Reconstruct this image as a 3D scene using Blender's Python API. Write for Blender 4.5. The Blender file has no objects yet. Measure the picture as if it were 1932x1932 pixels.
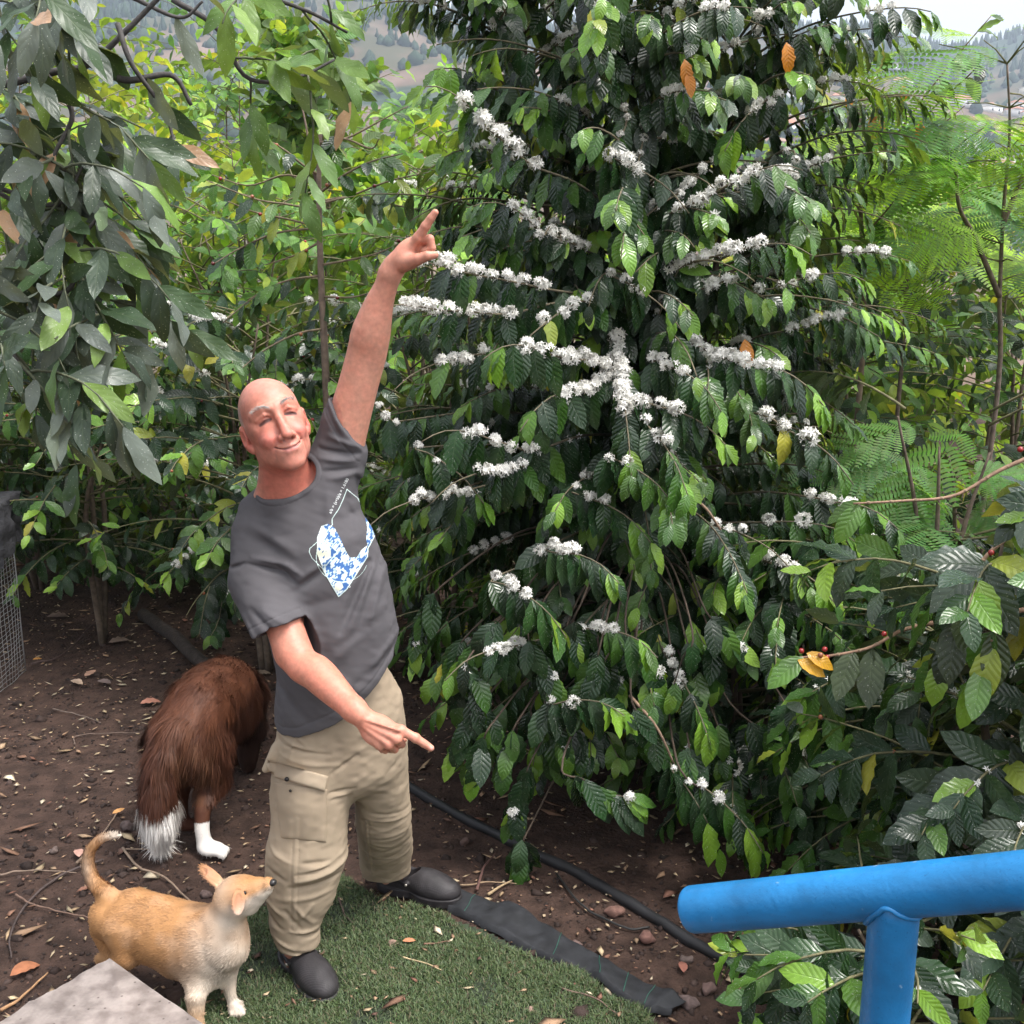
import bpy, math, random
import numpy as np
from mathutils import Vector, Matrix
from mathutils.bvhtree import BVHTree

random.seed(7)
rng = np.random.default_rng(11)
R = math.radians
sc = bpy.context.scene
col = sc.collection

# ------------------------------------------------------------------ camera
H, PITCH, F = 2.05, R(13.0), 2090.0 / 1932.0      # eye height, downward pitch, focal length in frame widths
CP, SP = math.cos(PITCH), math.sin(PITCH)
cam_d = bpy.data.cameras.new('camera')
cam = bpy.data.objects.new('camera', cam_d)
col.objects.link(cam)
cam.location = (0, 0, H)
cam.rotation_euler = (math.pi / 2 - PITCH, 0, 0)
cam_d.sensor_width = 36.0
cam_d.lens = 36.0 * F
cam_d.clip_start = 0.05
cam_d.clip_end = 9000
sc.camera = cam

# ------------------------------------------------------------------ daylight
SUN_EL, SUN_AZ = 66.0, 112.0        # azimuth: degrees from +Y towards +X
wd = bpy.data.worlds.new("World")
sc.world = wd
wd.use_nodes = True
wn = wd.node_tree.nodes
wl = wd.node_tree.links
sky = wn.new('ShaderNodeTexSky')
sky.sky_type = 'NISHITA'
sky.sun_disc = False
sky.sun_elevation = R(SUN_EL)
sky.sun_rotation = R(SUN_AZ)
sky.air_density = 1.0
sky.dust_density = 6.0
sky.ozone_density = 1.0
hsv = wn.new('ShaderNodeHueSaturation')
hsv.inputs['Saturation'].default_value = 0.22
hsv.inputs['Value'].default_value = 1.45
wl.new(sky.outputs[0], hsv.inputs['Color'])
wl.new(hsv.outputs[0], wn['Background'].inputs[0])
wn['Background'].inputs[1].default_value = 0.15
sun_d = bpy.data.lights.new('sun', 'SUN')
sun_d.energy = 1.5
sun_d.angle = R(12)
sun_d.color = (1.0, 0.95, 0.88)
sun = bpy.data.objects.new('sun', sun_d)
col.objects.link(sun)
sv = Vector((math.sin(R(SUN_AZ)) * math.cos(R(SUN_EL)), math.cos(R(SUN_AZ)) * math.cos(R(SUN_EL)), math.sin(R(SUN_EL))))
sun.rotation_euler = (-sv).to_track_quat('-Z', 'Y').to_euler()
sc.view_settings.view_transform = 'Standard'
sc.view_settings.look = 'None'
sc.view_settings.exposure = 1.02
sc.view_settings.gamma = 1.0
sc.cycles.max_bounces = 6
sc.cycles.transmission_bounces = 4
sc.cycles.transparent_max_bounces = 6
sc.cycles.diffuse_bounces = 3
sc.cycles.glossy_bounces = 2

# ------------------------------------------------------------------ helpers
def P(px, py, Y):
    """photo point (1932 px frame) at world depth Y"""
    u = (px - 966) / 2090.0
    v = (py - 966) / 2090.0
    d = np.array([u, CP - v * SP, -SP - v * CP])
    return np.array([0, 0, H]) + d * (Y / d[1])

def G(px, py, z=0.0):
    u = (px - 966) / 2090.0
    v = (py - 966) / 2090.0
    d = np.array([u, CP - v * SP, -SP - v * CP])
    return np.array([0, 0, H]) + d * ((z - H) / d[2])

def S(rpx, Y, py=966):
    """a photo length in px at depth Y -> metres"""
    p = P(966, py, Y)
    return rpx / 2090.0 * (p[1] * CP + (H - p[2]) * SP)

def norm(a):
    a = np.asarray(a, float)
    return a / (np.linalg.norm(a, axis=-1, keepdims=True) + 1e-12)

def mesh_data(name, V, F, uv=None, colr=None, smooth=True):
    """F: array (m,3|4) or list of such arrays; uv per vertex; colr per vertex (n,3)"""
    if not isinstance(F, list):
        F = [F]
    F = [np.asarray(f, np.int32) for f in F if len(f)]
    me = bpy.data.meshes.new(name)
    V = np.asarray(V, np.float32)
    loops = np.concatenate([f.ravel() for f in F])
    sizes = np.concatenate([np.full(len(f), f.shape[1], np.int32) for f in F])
    starts = np.concatenate([[0], np.cumsum(sizes)[:-1]]).astype(np.int32)
    me.vertices.add(len(V))
    me.vertices.foreach_set('co', V.ravel())
    me.loops.add(len(loops))
    me.loops.foreach_set('vertex_index', loops)
    me.polygons.add(len(sizes))
    me.polygons.foreach_set('loop_start', starts)
    me.polygons.foreach_set('loop_total', sizes)
    if smooth:
        me.polygons.foreach_set('use_smooth', np.ones(len(sizes), bool))
    if uv is not None:
        l = me.uv_layers.new(name='UVMap')
        l.data.foreach_set('uv', np.asarray(uv, np.float32)[loops].ravel())
    if colr is not None:
        a = me.color_attributes.new('tint', 'FLOAT_COLOR', 'POINT')
        c = np.ones((len(V), 4), np.float32)
        c[:, :3] = colr
        a.data.foreach_set('color', c.ravel())
    me.update(calc_edges=True)
    me.validate(verbose=False)
    return me

def obj(name, me, mats=None, parent=None):
    o = bpy.data.objects.new(name, me)
    col.objects.link(o)
    if mats is not None:
        for m in (mats if isinstance(mats, (list, tuple)) else [mats]):
            me.materials.append(m)
    if parent is not None:
        o.parent = parent
        o.matrix_parent_inverse = Matrix.Translation(-Vector(parent.location))
    return o

def make(name, V, F, mats, parent=None, uv=None, colr=None, smooth=True):
    return obj(name, mesh_data(name, V, F, uv, colr, smooth), mats, parent)

def empty(name, loc):
    o = bpy.data.objects.new(name, None)
    col.objects.link(o)
    o.location = tuple(float(v) for v in loc)
    o.empty_display_size = 0.1
    return o

def tag(o, label=None, cat=None, group=None, kind=None):
    if label: o['label'] = label
    if cat: o['category'] = cat
    if group: o['group'] = group
    if kind: o['kind'] = kind
    return o

class MB:
    """collects shapes for one mesh"""
    def __init__(self):
        self.V, self.F3, self.F4, self.C, self.U, self.n = [], [], [], [], [], 0
    def add(self, V, F, c=None, uv=None):
        V = np.asarray(V, float); F = np.asarray(F, np.int64)
        if F.shape[1] == 3: self.F3.append(F + self.n)
        else: self.F4.append(F + self.n)
        self.V.append(V)
        cc = np.ones((len(V), 3)) if c is None else np.broadcast_to(np.asarray(c, float), (len(V), 3))
        self.C.append(cc)
        self.U.append(np.zeros((len(V), 2)) if uv is None else np.asarray(uv, float))
        self.n += len(V)
        return self
    def build(self, name, mats, parent=None, smooth=True):
        F = []
        if self.F3: F.append(np.concatenate(self.F3))
        if self.F4: F.append(np.concatenate(self.F4))
        return make(name, np.concatenate(self.V), F, mats, parent, np.concatenate(self.U), np.concatenate(self.C), smooth)
    def tube(self, pts, rad, n=8, c=None, cap=True):
        pts = np.asarray(pts, float)
        rad = np.broadcast_to(np.asarray(rad, float), (len(pts),))
        T = norm(np.gradient(pts, axis=0))
        ref = np.array([0.0, 0, 1]) if abs(T[0][2]) < 0.9 else np.array([1.0, 0, 0])
        a = norm(np.cross(T[0], ref)); rings = []
        for i in range(len(pts)):
            a = norm(a - T[i] * np.dot(a, T[i])); b = np.cross(T[i], a)
            th = np.linspace(0, 2 * math.pi, n, endpoint=False)
            rings.append(pts[i] + rad[i] * (np.cos(th)[:, None] * a + np.sin(th)[:, None] * b))
        V = np.concatenate(rings); m = len(pts)
        i = np.arange(m - 1)[:, None] * n; k = np.arange(n)[None, :]; k2 = (k + 1) % n
        Fq = np.stack([i + k, i + k2, i + n + k2, i + n + k], -1).reshape(-1, 4)
        self.add(V, Fq, c)
        if cap:
            base = self.n - len(V)
            for r0, cen in ((0, pts[0]), ((m - 1) * n, pts[-1])):
                self.V.append(cen[None]); self.C.append(np.ones((1, 3)) if c is None else np.asarray(c, float)[None][:1] if np.ndim(c) == 1 else np.asarray(c)[:1])
                self.U.append(np.zeros((1, 2)))
                kk = np.arange(n)
                ff = np.stack([base + r0 + kk, base + r0 + (kk + 1) % n, np.full(n, self.n)], -1)
                if r0 == 0: ff = ff[:, ::-1]
                self.F3.append(ff); self.n += 1
        return self
    def box(self, lo, hi, M=None, c=None):
        lo = np.asarray(lo, float); hi = np.asarray(hi, float)
        V = np.array([[(lo, hi)[i][0], (lo, hi)[j][1], (lo, hi)[k][2]] for i in (0, 1) for j in (0, 1) for k in (0, 1)])
        if M is not None: V = V @ np.asarray(M)[:3, :3].T + (np.asarray(M)[:3, 3] if np.asarray(M).shape == (4, 4) else 0)
        Fq = [[0, 1, 3, 2], [4, 6, 7, 5], [0, 4, 5, 1], [2, 3, 7, 6], [0, 2, 6, 4], [1, 5, 7, 3]]
        return self.add(V, Fq, c)

def spline(pts, n):
    """Catmull-Rom through pts, n samples"""
    p = np.asarray(pts, float)
    q = np.vstack([2 * p[0] - p[1], p, 2 * p[-1] - p[-2]])
    t = np.linspace(0, len(p) - 1 - 1e-6, n)
    i = t.astype(int); f = (t - i)[:, None]
    a, b, c, d = q[i], q[i + 1], q[i + 2], q[i + 3]
    return 0.5 * (2 * b + (c - a) * f + (2 * a - 5 * b + 4 * c - d) * f ** 2 + (3 * b - a - 3 * c + d) * f ** 3)

_perm = rng.permutation(4096)
def vnoise(p, s=1.0, seed=0):
    """value noise in 3-D, -1..1"""
    p = np.asarray(p, float) * s + seed * 17.31
    i = np.floor(p).astype(np.int64); f = p - i; f = f * f * (3 - 2 * f)
    def h(a, b, c): return _perm[(_perm[(_perm[a & 4095] + b) & 4095] + c) & 4095] / 2047.5 - 1
    r = 0
    for dx in (0, 1):
        for dy in (0, 1):
            for dz in (0, 1):
                w = (f[..., 0] if dx else 1 - f[..., 0]) * (f[..., 1] if dy else 1 - f[..., 1]) * (f[..., 2] if dz else 1 - f[..., 2])
                r = r + w * h(i[..., 0] + dx, i[..., 1] + dy, i[..., 2] + dz)
    return r
def fbm(p, s=1.0, o=4, seed=0):
    r = 0; a = 1; t = 0
    for k in range(o):
        r = r + a * vnoise(p, s * 2 ** k, seed + k); t += a; a *= 0.5
    return r / t

# ------------------------------------------------------------------ implicit surfaces
def smin(a, b, k):
    if k <= 0: return np.minimum(a, b)
    h = np.maximum(k - np.abs(a - b), 0) / k
    return np.minimum(a, b) - h * h * k * 0.25
def capsule(a, b, ra, rb=None):
    a = np.asarray(a, float); b = np.asarray(b, float); rb = ra if rb is None else rb
    ab = b - a; L = float(ab @ ab) + 1e-12
    def f(p):
        h = np.clip(((p - a) @ ab) / L, 0, 1)
        return np.linalg.norm(p - a - h[..., None] * ab, axis=-1) - (ra + (rb - ra) * h)
    return f
def polycap(pts, rads, k=0.15):
    fs = [capsule(pts[i], pts[i + 1], rads[i], rads[i + 1]) for i in range(len(pts) - 1)]
    kk = k * float(np.mean(rads))
    def f(p):
        d = fs[0](p)
        for g in fs[1:]: d = smin(d, g(p), kk)
        return d
    return f
def smoothcap(pts, rads, n=18):
    q = spline(np.column_stack([np.asarray(pts, float), rads]), n)
    return polycap(q[:, :3], q[:, 3], 0)
def ellip(c, r, M=None):
    c = np.asarray(c, float); r = np.asarray(r, float)
    def f(p):
        q = p - c
        if M is not None: q = q @ M.T
        k0 = np.linalg.norm(q / r, axis=-1); k1 = np.linalg.norm(q / (r * r), axis=-1) + 1e-9
        return k0 * (k0 - 1) / k1
    return f
def echain(C, A, B, u):
    """elliptical tube through centres C, half widths A along u, half depths B across"""
    C = np.asarray(C, float); u = norm(u)
    if u.ndim == 1: u = np.repeat(u[None], len(C), 0)
    def f(p):
        best = None
        for i in range(len(C) - 1):
            ab = C[i + 1] - C[i]; L = ab @ ab
            h = np.clip(((p - C[i]) @ ab) / L, 0, 1)
            uu = norm(u[i] + u[i + 1]); v = ab / math.sqrt(L); uu = norm(uu - v * (uu @ v)); w = np.cross(uu, v)
            q = p - C[i] - h[..., None] * ab
            a = A[i] + (A[i + 1] - A[i]) * h; b = B[i] + (B[i + 1] - B[i]) * h
            m = np.minimum(a, b)
            k = np.sqrt(((q @ uu) / a) ** 2 + ((q @ w) / b) ** 2 + ((q @ v) / m) ** 2)
            d = (k - 1) * m
            best = d if best is None else smin(best, d, 0.004)
        return best
    return f
def plane(pt, n):
    pt = np.asarray(pt, float); n = norm(n)
    return lambda p: (p - pt) @ n          # negative behind the normal

def sdf_mesh(prims, lo, hi, h, post=None, B=14):
    """prims: list of (op, k, f); op in 'u','s','i'. post(p, d) -> d. Sparse surface nets."""
    lo = np.asarray(lo, float); hi = np.asarray(hi, float)
    nb = np.ceil((hi - lo) / (h * B)).astype(int)
    I = np.stack(np.meshgrid(*[np.arange(n) for n in nb], indexing='ij'), -1).reshape(-1, 3)
    cen = lo + (I + 0.5) * B * h
    rad = B * h * 0.87
    pd = np.stack([f(cen) for _, _, f in prims])
    def combine(ds, ops):
        d = None
        for (op, k), x in zip(ops, ds):
            if op == 'u': d = x if d is None else smin(d, x, k)
            elif op == 's': d = -smin(-d, x, k)
            else: d = -smin(-d, -x, k)
        return d
    ops = [(o, k) for o, k, _ in prims]
    tot = combine(pd, ops)
    keep = np.abs(tot) < rad * 1.35 + 0.02
    I = I[keep]; pd = pd[:, keep]; tot = tot[keep]; cen = cen[keep]
    umin = np.min(np.where(np.array([o == 'u' for o, _ in ops])[:, None], pd, 9e9), axis=0)
    N = nb * B + 4
    g = np.stack(np.meshgrid(*[np.arange(B + 1)] * 3, indexing='ij'), -1)
    off = np.stack(np.meshgrid([0, 1], [0, 1], [0, 1], indexing='ij'), -1).reshape(-1, 3)
    edges = [(a, b) for a in range(8) for b in range(a + 1, 8) if np.abs(off[a] - off[b]).sum() == 1]
    keyV, posV, quads = [], [], []
    def key(ijk): return ((ijk[..., 0] + 1) * N[1] + ijk[..., 1] + 1) * N[2] + ijk[..., 2] + 1
    for bi in range(len(I)):
        base = I[bi] * B
        p = lo + (base + g) * h
        act = []
        for j, (o, k, f) in enumerate(prims):
            if o == 'u' and pd[j, bi] > umin[bi] + 2.3 * rad + k: continue
            if o == 's' and pd[j, bi] > rad * 1.3 + k: continue
            act.append(j)
        if not act or ops[act[0]][0] != 'u': continue
        d = combine([prims[j][2](p) for j in act], [ops[j] for j in act])
        if post is not None and np.abs(d).min() < 0.03: d = post(p, d)
        ins = d < 0
        if ins.all() or not ins.any(): continue
        cnt = sum(ins[a:a + B, b:b + B, c:c + B].astype(np.int8) for a, b, c in off)
        cells = np.argwhere((cnt > 0) & (cnt < 8))
        if len(cells):
            cv = np.stack([d[cells[:, 0] + o[0], cells[:, 1] + o[1], cells[:, 2] + o[2]] for o in off], -1)
            acc = np.zeros((len(cells), 3)); w = np.zeros(len(cells))
            for a, b in edges:
                m = (cv[:, a] < 0) != (cv[:, b] < 0)
                t = cv[:, a] / (cv[:, a] - cv[:, b] + 1e-20)
                q = off[a] + t[:, None] * (off[b] - off[a])
                acc[m] += q[m]; w[m] += 1
            keyV.append(key(cells + base)); posV.append(lo + (base + cells + acc / w[:, None]) * h)
        s = ins[:B, :B, :B]
        for ax in range(3):
            sl = [slice(0, B)] * 3; sl[ax] = slice(1, B + 1)
            diff = s != ins[tuple(sl)]
            e = np.argwhere(diff)
            if not len(e): continue
            fl = s[diff]
            b_, c_ = (ax + 1) % 3, (ax + 2) % 3
            eb = np.zeros(3, int); eb[b_] = 1; ec = np.zeros(3, int); ec[c_] = 1
            e = e + base
            q = np.stack([key(e - eb - ec), key(e - ec), key(e), key(e - eb)], -1)
            q[~fl] = q[~fl][:, ::-1]
            quads.append(q)
    keyV = np.concatenate(keyV); posV = np.concatenate(posV); quads = np.concatenate(quads)
    o = np.argsort(keyV); keyV = keyV[o]; posV = posV[o]
    ix = np.searchsorted(keyV, quads); ix = np.clip(ix, 0, len(keyV) - 1)
    ok = (keyV[ix] == quads).all(1)
    return posV, ix[ok]

def largest(V, F):
    """keep only the largest connected piece"""
    lab = np.arange(len(V)); a = np.concatenate([F[:, 0], F[:, 1], F[:, 2]]); b = np.concatenate([F[:, 1], F[:, 2], F[:, 3]])
    while True:
        old = lab.copy(); m = np.minimum(lab[a], lab[b]); np.minimum.at(lab, a, m); np.minimum.at(lab, b, m); np.minimum.at(lab, old[a], lab[a]); np.minimum.at(lab, old[b], lab[b]); lab = lab[lab]; lab = lab[lab]
        if (lab == old).all(): break
    k = lab == np.bincount(lab).argmax(); ix = np.cumsum(k) - 1
    return V[k], ix[F[k[F].all(1)]]

def vnormals(V, F):
    n = np.cross(V[F[:, 2]] - V[F[:, 0]], V[F[:, -1]] - V[F[:, 1]])
    out = np.zeros_like(V)
    for k in range(F.shape[1]): np.add.at(out, F[:, k], n)
    return norm(out)

def relax(V, F, it=2, lam=0.5):
    """light Laplacian smoothing"""
    E = np.concatenate([F[:, [i, (i + 1) % F.shape[1]]] for i in range(F.shape[1])])
    cnt = np.bincount(E[:, 0], minlength=len(V)) + np.bincount(E[:, 1], minlength=len(V))
    for _ in range(it):
        s = np.stack([np.bincount(E[:, 0], V[E[:, 1], k], len(V)) + np.bincount(E[:, 1], V[E[:, 0], k], len(V)) for k in range(3)], -1)
        V = V + lam * (s / np.maximum(cnt, 1)[:, None] - V)
    return V

# ------------------------------------------------------------------ materials
def mat(name, base=(0.5, 0.5, 0.5), rough=0.6, attr=False, noise=None, bump=None, spec=0.5, sss=0, sssr=(0.01, 0.004, 0.002), trans=0, metal=0, hue=None):
    """noise: (scale, amount, detail) value variation; bump: (scale, strength, distance)"""
    m = bpy.data.materials.new(name); m.use_nodes = True
    nt = m.node_tree; N = nt.nodes; L = nt.links; b = N['Principled BSDF']
    b.inputs['Roughness'].default_value = rough
    b.inputs['Specular IOR Level'].default_value = spec
    b.inputs['Metallic'].default_value = metal
    if sss:
        b.inputs['Subsurface Weight'].default_value = sss
        b.inputs['Subsurface Radius'].default_value = sssr
        b.inputs['Subsurface Scale'].default_value = 1.0
    b.inputs['Base Color'].default_value = (*base, 1)
    src = None
    if attr:
        a = N.new('ShaderNodeAttribute'); a.attribute_name = 'tint'; src = a.outputs['Color']
    geo = N.new('ShaderNodeTexCoord')
    if noise:
        n = N.new('ShaderNodeTexNoise'); n.inputs['Scale'].default_value = noise[0]; n.inputs['Detail'].default_value = noise[2] if len(noise) > 2 else 4
        L.new(geo.outputs['Object'], n.inputs['Vector'])
        mr = N.new('ShaderNodeMapRange'); mr.inputs['From Min'].default_value = 0.3; mr.inputs['From Max'].default_value = 0.7
        mr.inputs['To Min'].default_value = 1 - noise[1]; mr.inputs['To Max'].default_value = 1 + noise[1]
        L.new(n.outputs[0], mr.inputs[0])
        mx = N.new('ShaderNodeVectorMath'); mx.operation = 'SCALE'
        if src: L.new(src, mx.inputs[0])
        else: mx.inputs[0].default_value = base
        L.new(mr.outputs[0], mx.inputs['Scale']); src = mx.outputs[0]
    if src: L.new(src, b.inputs['Base Color'])
    if bump:
        n = N.new('ShaderNodeTexNoise'); n.inputs['Scale'].default_value = bump[0]; n.inputs['Detail'].default_value = 5
        L.new(geo.outputs['Object'], n.inputs['Vector'])
        bp = N.new('ShaderNodeBump'); bp.inputs['Strength'].default_value = bump[1]; bp.inputs['Distance'].default_value = bump[2]
        L.new(n.outputs[0], bp.inputs['Height']); L.new(bp.outputs[0], b.inputs['Normal'])
    if trans:
        t = N.new('ShaderNodeBsdfTranslucent')
        if src: L.new(src, t.inputs[0])
        else: t.inputs[0].default_value = (*base, 1)
        ms = N.new('ShaderNodeMixShader'); ms.inputs[0].default_value = trans
        L.new(b.outputs[0], ms.inputs[1]); L.new(t.outputs[0], ms.inputs[2]); L.new(ms.outputs[0], N['Material Output'].inputs[0])
    return m
# ------------------------------------------------------------------ terrain and far hills
def terrain_h(x, y):
    d = np.hypot(x, y)
    p = np.stack([x, y, 0 * x], -1)
    h = 0 * x
    far = np.clip((d - 14) / 60, 0, 1)
    h = h - far * 10 - np.clip((y - 60) / 300, 0, 1) * 8
    # ridge line seen at the top of the photo
    az = np.degrees(np.arctan2(x, y))
    prof = np.interp(az, [-40, -28, -20, -12, -8, -4, 0, 6, 10, 13, 16, 18.5, 21, 24, 28, 40],
                         [300, 300, 300, 300, 290, 280, 262, 268, 270, 262, 248, 236, 222, 238, 258, 280])
    t = np.clip((y - 280) / 1150, 0, 1)
    rise = t ** 1.1 * (3 - 2 * t) ** 0.3
    rise = rise * np.where(y > 1430, np.clip(1 - (y - 1430) / 900, 0, 1), 1)
    h = h + rise * (prof + 18) * (1 + 0 * t)
    spur = fbm(p, 1 / 330, 4, 21)
    h = h + spur * 70 * np.clip((y - 300) / 400, 0, 1) * np.clip((1500 - y) / 260, 0.12, 1)
    return h
xs = np.concatenate([np.linspace(-2600, -120, 70), np.linspace(-110, 110, 40), np.linspace(120, 2600, 110)])
ys = np.concatenate([[-60, -20], np.linspace(14, 60, 14), np.linspace(70, 300, 24), np.linspace(310, 2400, 190)])
gx, gy = np.meshgrid(xs, ys, indexing='ij')
gz = terrain_h(gx, gy) - 0.06
gz[(np.hypot(gx, gy) < 40)] = np.minimum(gz[(np.hypot(gx, gy) < 40)], -0.25)
V = np.stack([gx, gy, gz], -1).reshape(-1, 3)
nx, ny = gx.shape
i = np.arange(nx - 1)[:, None] * ny + np.arange(ny - 1)[None, :]
Fq = np.stack([i, i + ny, i + ny + 1, i + 1], -1).reshape(-1, 4)

def hill_mat():
    m = bpy.data.materials.new('hillside'); m.use_nodes = True
    nt = m.node_tree; N = nt.nodes; L = nt.links; b = N['Principled BSDF']; b.inputs['Roughness'].default_value = 0.95; b.inputs['Specular IOR Level'].default_value = 0.1
    tc = N.new('ShaderNodeTexCoord')
    def noise(scale, det, sc3=(1, 1, 1)):
        mp = N.new('ShaderNodeMapping'); mp.inputs['Scale'].default_value = sc3
        n = N.new('ShaderNodeTexNoise'); n.inputs['Scale'].default_value = scale; n.inputs['Detail'].default_value = det
        L.new(tc.outputs['Object'], mp.inputs[0]); L.new(mp.outputs[0], n.inputs['Vector']); return n.outputs[0]
    def ramp(src, stops):
        r = N.new('ShaderNodeValToRGB'); L.new(src, r.inputs[0])
        while len(r.color_ramp.elements) < len(stops): r.color_ramp.elements.new(0.5)
        for e, (pos, c) in zip(r.color_ramp.elements, stops): e.position = pos; e.color = (*c, 1)
        return r.outputs[0]
    grass = ramp(noise(0.02, 6), [(0.35, (0.075, 0.07, 0.04)), (0.5, (0.13, 0.09, 0.065)), (0.62, (0.18, 0.125, 0.095))])
    wood = ramp(noise(0.12, 4), [(0.35, (0.018, 0.032, 0.02)), (0.65, (0.05, 0.075, 0.045))])
    mask = ramp(noise(0.006, 7, (1, 1, 3)), [(0.50, (0, 0, 0)), (0.56, (1, 1, 1))])
    sp = N.new('ShaderNodeSeparateXYZ'); L.new(tc.outputs['Object'], sp.inputs[0])
    hi = N.new('ShaderNodeMapRange'); L.new(sp.outputs['Z'], hi.inputs[0]); hi.inputs[1].default_value = 120; hi.inputs[2].default_value = 190
    mx = N.new('ShaderNodeMath'); mx.operation = 'MAXIMUM'; L.new(mask, mx.inputs[0]); L.new(hi.outputs[0], mx.inputs[1])
    mix = N.new('ShaderNodeMixRGB'); L.new(mx.outputs[0], mix.inputs[0]); L.new(grass, mix.inputs[1]); L.new(wood, mix.inputs[2])
    L.new(mix.outputs[0], b.inputs['Base Color'])
    return m
hills = make('hills', V, Fq, hill_mat())
tag(hills, kind='structure')

# scattered trees on the far hills, one mass
M_fartree = mat('far_tree_green', (0.035, 0.055, 0.03), 0.9, attr=True, spec=0.1)
r = np.random.default_rng(5)
mb = MB(); cnt = 0
def blob(c, rad, hgt, tint, cone):
    n = 6; V_ = []
    for k, (zz, rr) in enumerate(((0.0, 0.55), (0.3, 1.0), (0.65, 0.75 if not cone else 0.5), (1.0, 0.12))):
        th = np.arange(n) * 2 * math.pi / n + k * 0.5
        V_.append(np.stack([np.cos(th), np.sin(th), 0 * th], -1) * rad * rr * r.uniform(0.75, 1.2, (n, 1)) + [0, 0, zz * hgt])
    V_ = np.concatenate(V_) + c; k = np.arange(n); k2 = (k + 1) % n
    F_ = np.concatenate([np.stack([o + k, o + k2, o + n + k2, o + n + k], -1) for o in (0, n, 2 * n)])
    mb.add(V_, F_, tint)
N_ = 7500
ya = r.uniform(420, 1480, N_); az = np.radians(r.uniform(-29, 28, N_)); xa = ya * np.tan(az)
pn = fbm(np.stack([xa, ya, 0 * xa], -1), 1 / 140, 3, 4); za = terrain_h(xa, ya)
for x, y, z, q in zip(xa, ya, za, pn):
    if q < 0.02 and z < 120 + 40 * q and r.random() > 0.12: continue
    cone = z > 130
    g_ = r.uniform(0.7, 1.3)
    s_ = r.uniform(3.0, 6.5)
    blob(np.array([x, y, z - 1.5]), s_ * (0.45 if cone else 0.8), s_ * (2.0 if cone else 1.5), np.array([0.032, 0.052, 0.030]) * g_, cone)
for k in range(330):                                     # trees standing along the ridge
    az_ = math.radians(-29 + 57 * k / 329 + r.uniform(-0.06, 0.06)); y = 1415 + r.uniform(-18, 18); x = y * math.tan(az_)
    s_ = r.uniform(4, 9.5)
    blob(np.array([x, y, float(terrain_h(np.array(x), np.array(y))) - 1]), s_ * 0.5, s_ * 2.0, np.array([0.03, 0.048, 0.03]) * r.uniform(0.8, 1.2), r.random() < 0.6)
wood = mb.build('far_woods', M_fartree); tag(wood, 'distant pines and scattered trees covering the hillside', 'trees', kind='stuff')

# ---- houses on the hillside
M_wall = mat('white_render', rough=0.85, attr=True); M_roof = mat('clay_tiles', rough=0.85, attr=True); M_win = mat('dark_window', (0.03, 0.035, 0.04), 0.2)
def far_house(x, y, w, d, h, wall, roofc, flat, rot, label):
    z = float(terrain_h(np.array(float(x)), np.array(float(y)))) - 1.5
    o = empty('house', (x, y, z)); tag(o, label, 'house', 'houses on the far hillside')
    Mx = np.array(Matrix.Translation((x, y, z)) @ Matrix.Rotation(rot, 4, 'Z'))
    b = MB(); b.box((-w / 2, -d / 2, 0), (w / 2, d / 2, h), Mx, wall); b.build('wall', M_wall, o, False)
    b = MB()
    if flat: b.box((-w / 2 - .3, -d / 2 - .3, h + 0.01), (w / 2 + .3, d / 2 + .3, h + .5), Mx, roofc)
    else:
        V_ = np.array([[-w / 2 - .5, -d / 2 - .5, h], [w / 2 + .5, -d / 2 - .5, h], [w / 2 + .5, d / 2 + .5, h], [-w / 2 - .5, d / 2 + .5, h], [-w / 2 + w * .2, 0, h + w * .18], [w / 2 - w * .2, 0, h + w * .18]])
        V_ = V_ @ Mx[:3, :3].T + Mx[:3, 3]
        b.add(V_, [[0, 1, 5, 4], [2, 3, 4, 5]], roofc); b.add(V_, [[1, 2, 5], [3, 0, 4]], roofc)
    b.build('roof', M_roof, o, False)
    for k in range(2):
        b = MB(); xx = -w / 4 + k * w / 2; b.box((xx - .7, -d / 2 - .06, h * .4), (xx + .7, -d / 2 - .01, h * .75), Mx, (0.03, 0.035, 0.04)); b.build('window', M_win, o, False)
r = np.random.default_rng(8)
spots = []
for k in range(64):
    for _ in range(60):
        y = r.uniform(430, 900); azd = r.choice([r.uniform(12.5, 25.5), r.uniform(15, 26)])
        x = y * math.tan(math.radians(azd))
        if all((x - a) ** 2 + (y - b_) ** 2 > 15 ** 2 for a, b_ in spots): break
    spots.append((x, y))
sizes = ['tiny', 'small', 'long', 'wide', 'tall']; cols_ = [((0.75, 0.73, 0.70), 'white'), ((0.72, 0.66, 0.55), 'cream'), ((0.62, 0.60, 0.58), 'pale grey'), ((0.60, 0.42, 0.33), 'pinkish')]
rc = [((0.36, 0.15, 0.09), 'red tiled hipped roof'), ((0.28, 0.17, 0.12), 'brown tiled hipped roof'), ((0.55, 0.53, 0.50), 'flat roof')]
order = sorted(range(len(spots)), key=lambda k: spots[k][1])
order_px = sorted(range(len(spots)), key=lambda k: spots[k][0] / spots[k][1]); rankx = {k: i_ for i_, k in enumerate(order_px)}
ordn = lambda n: f"{n}{'th' if 10 <= n % 100 <= 20 else {1: 'st', 2: 'nd', 3: 'rd'}.get(n % 10, 'th')}"
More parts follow.
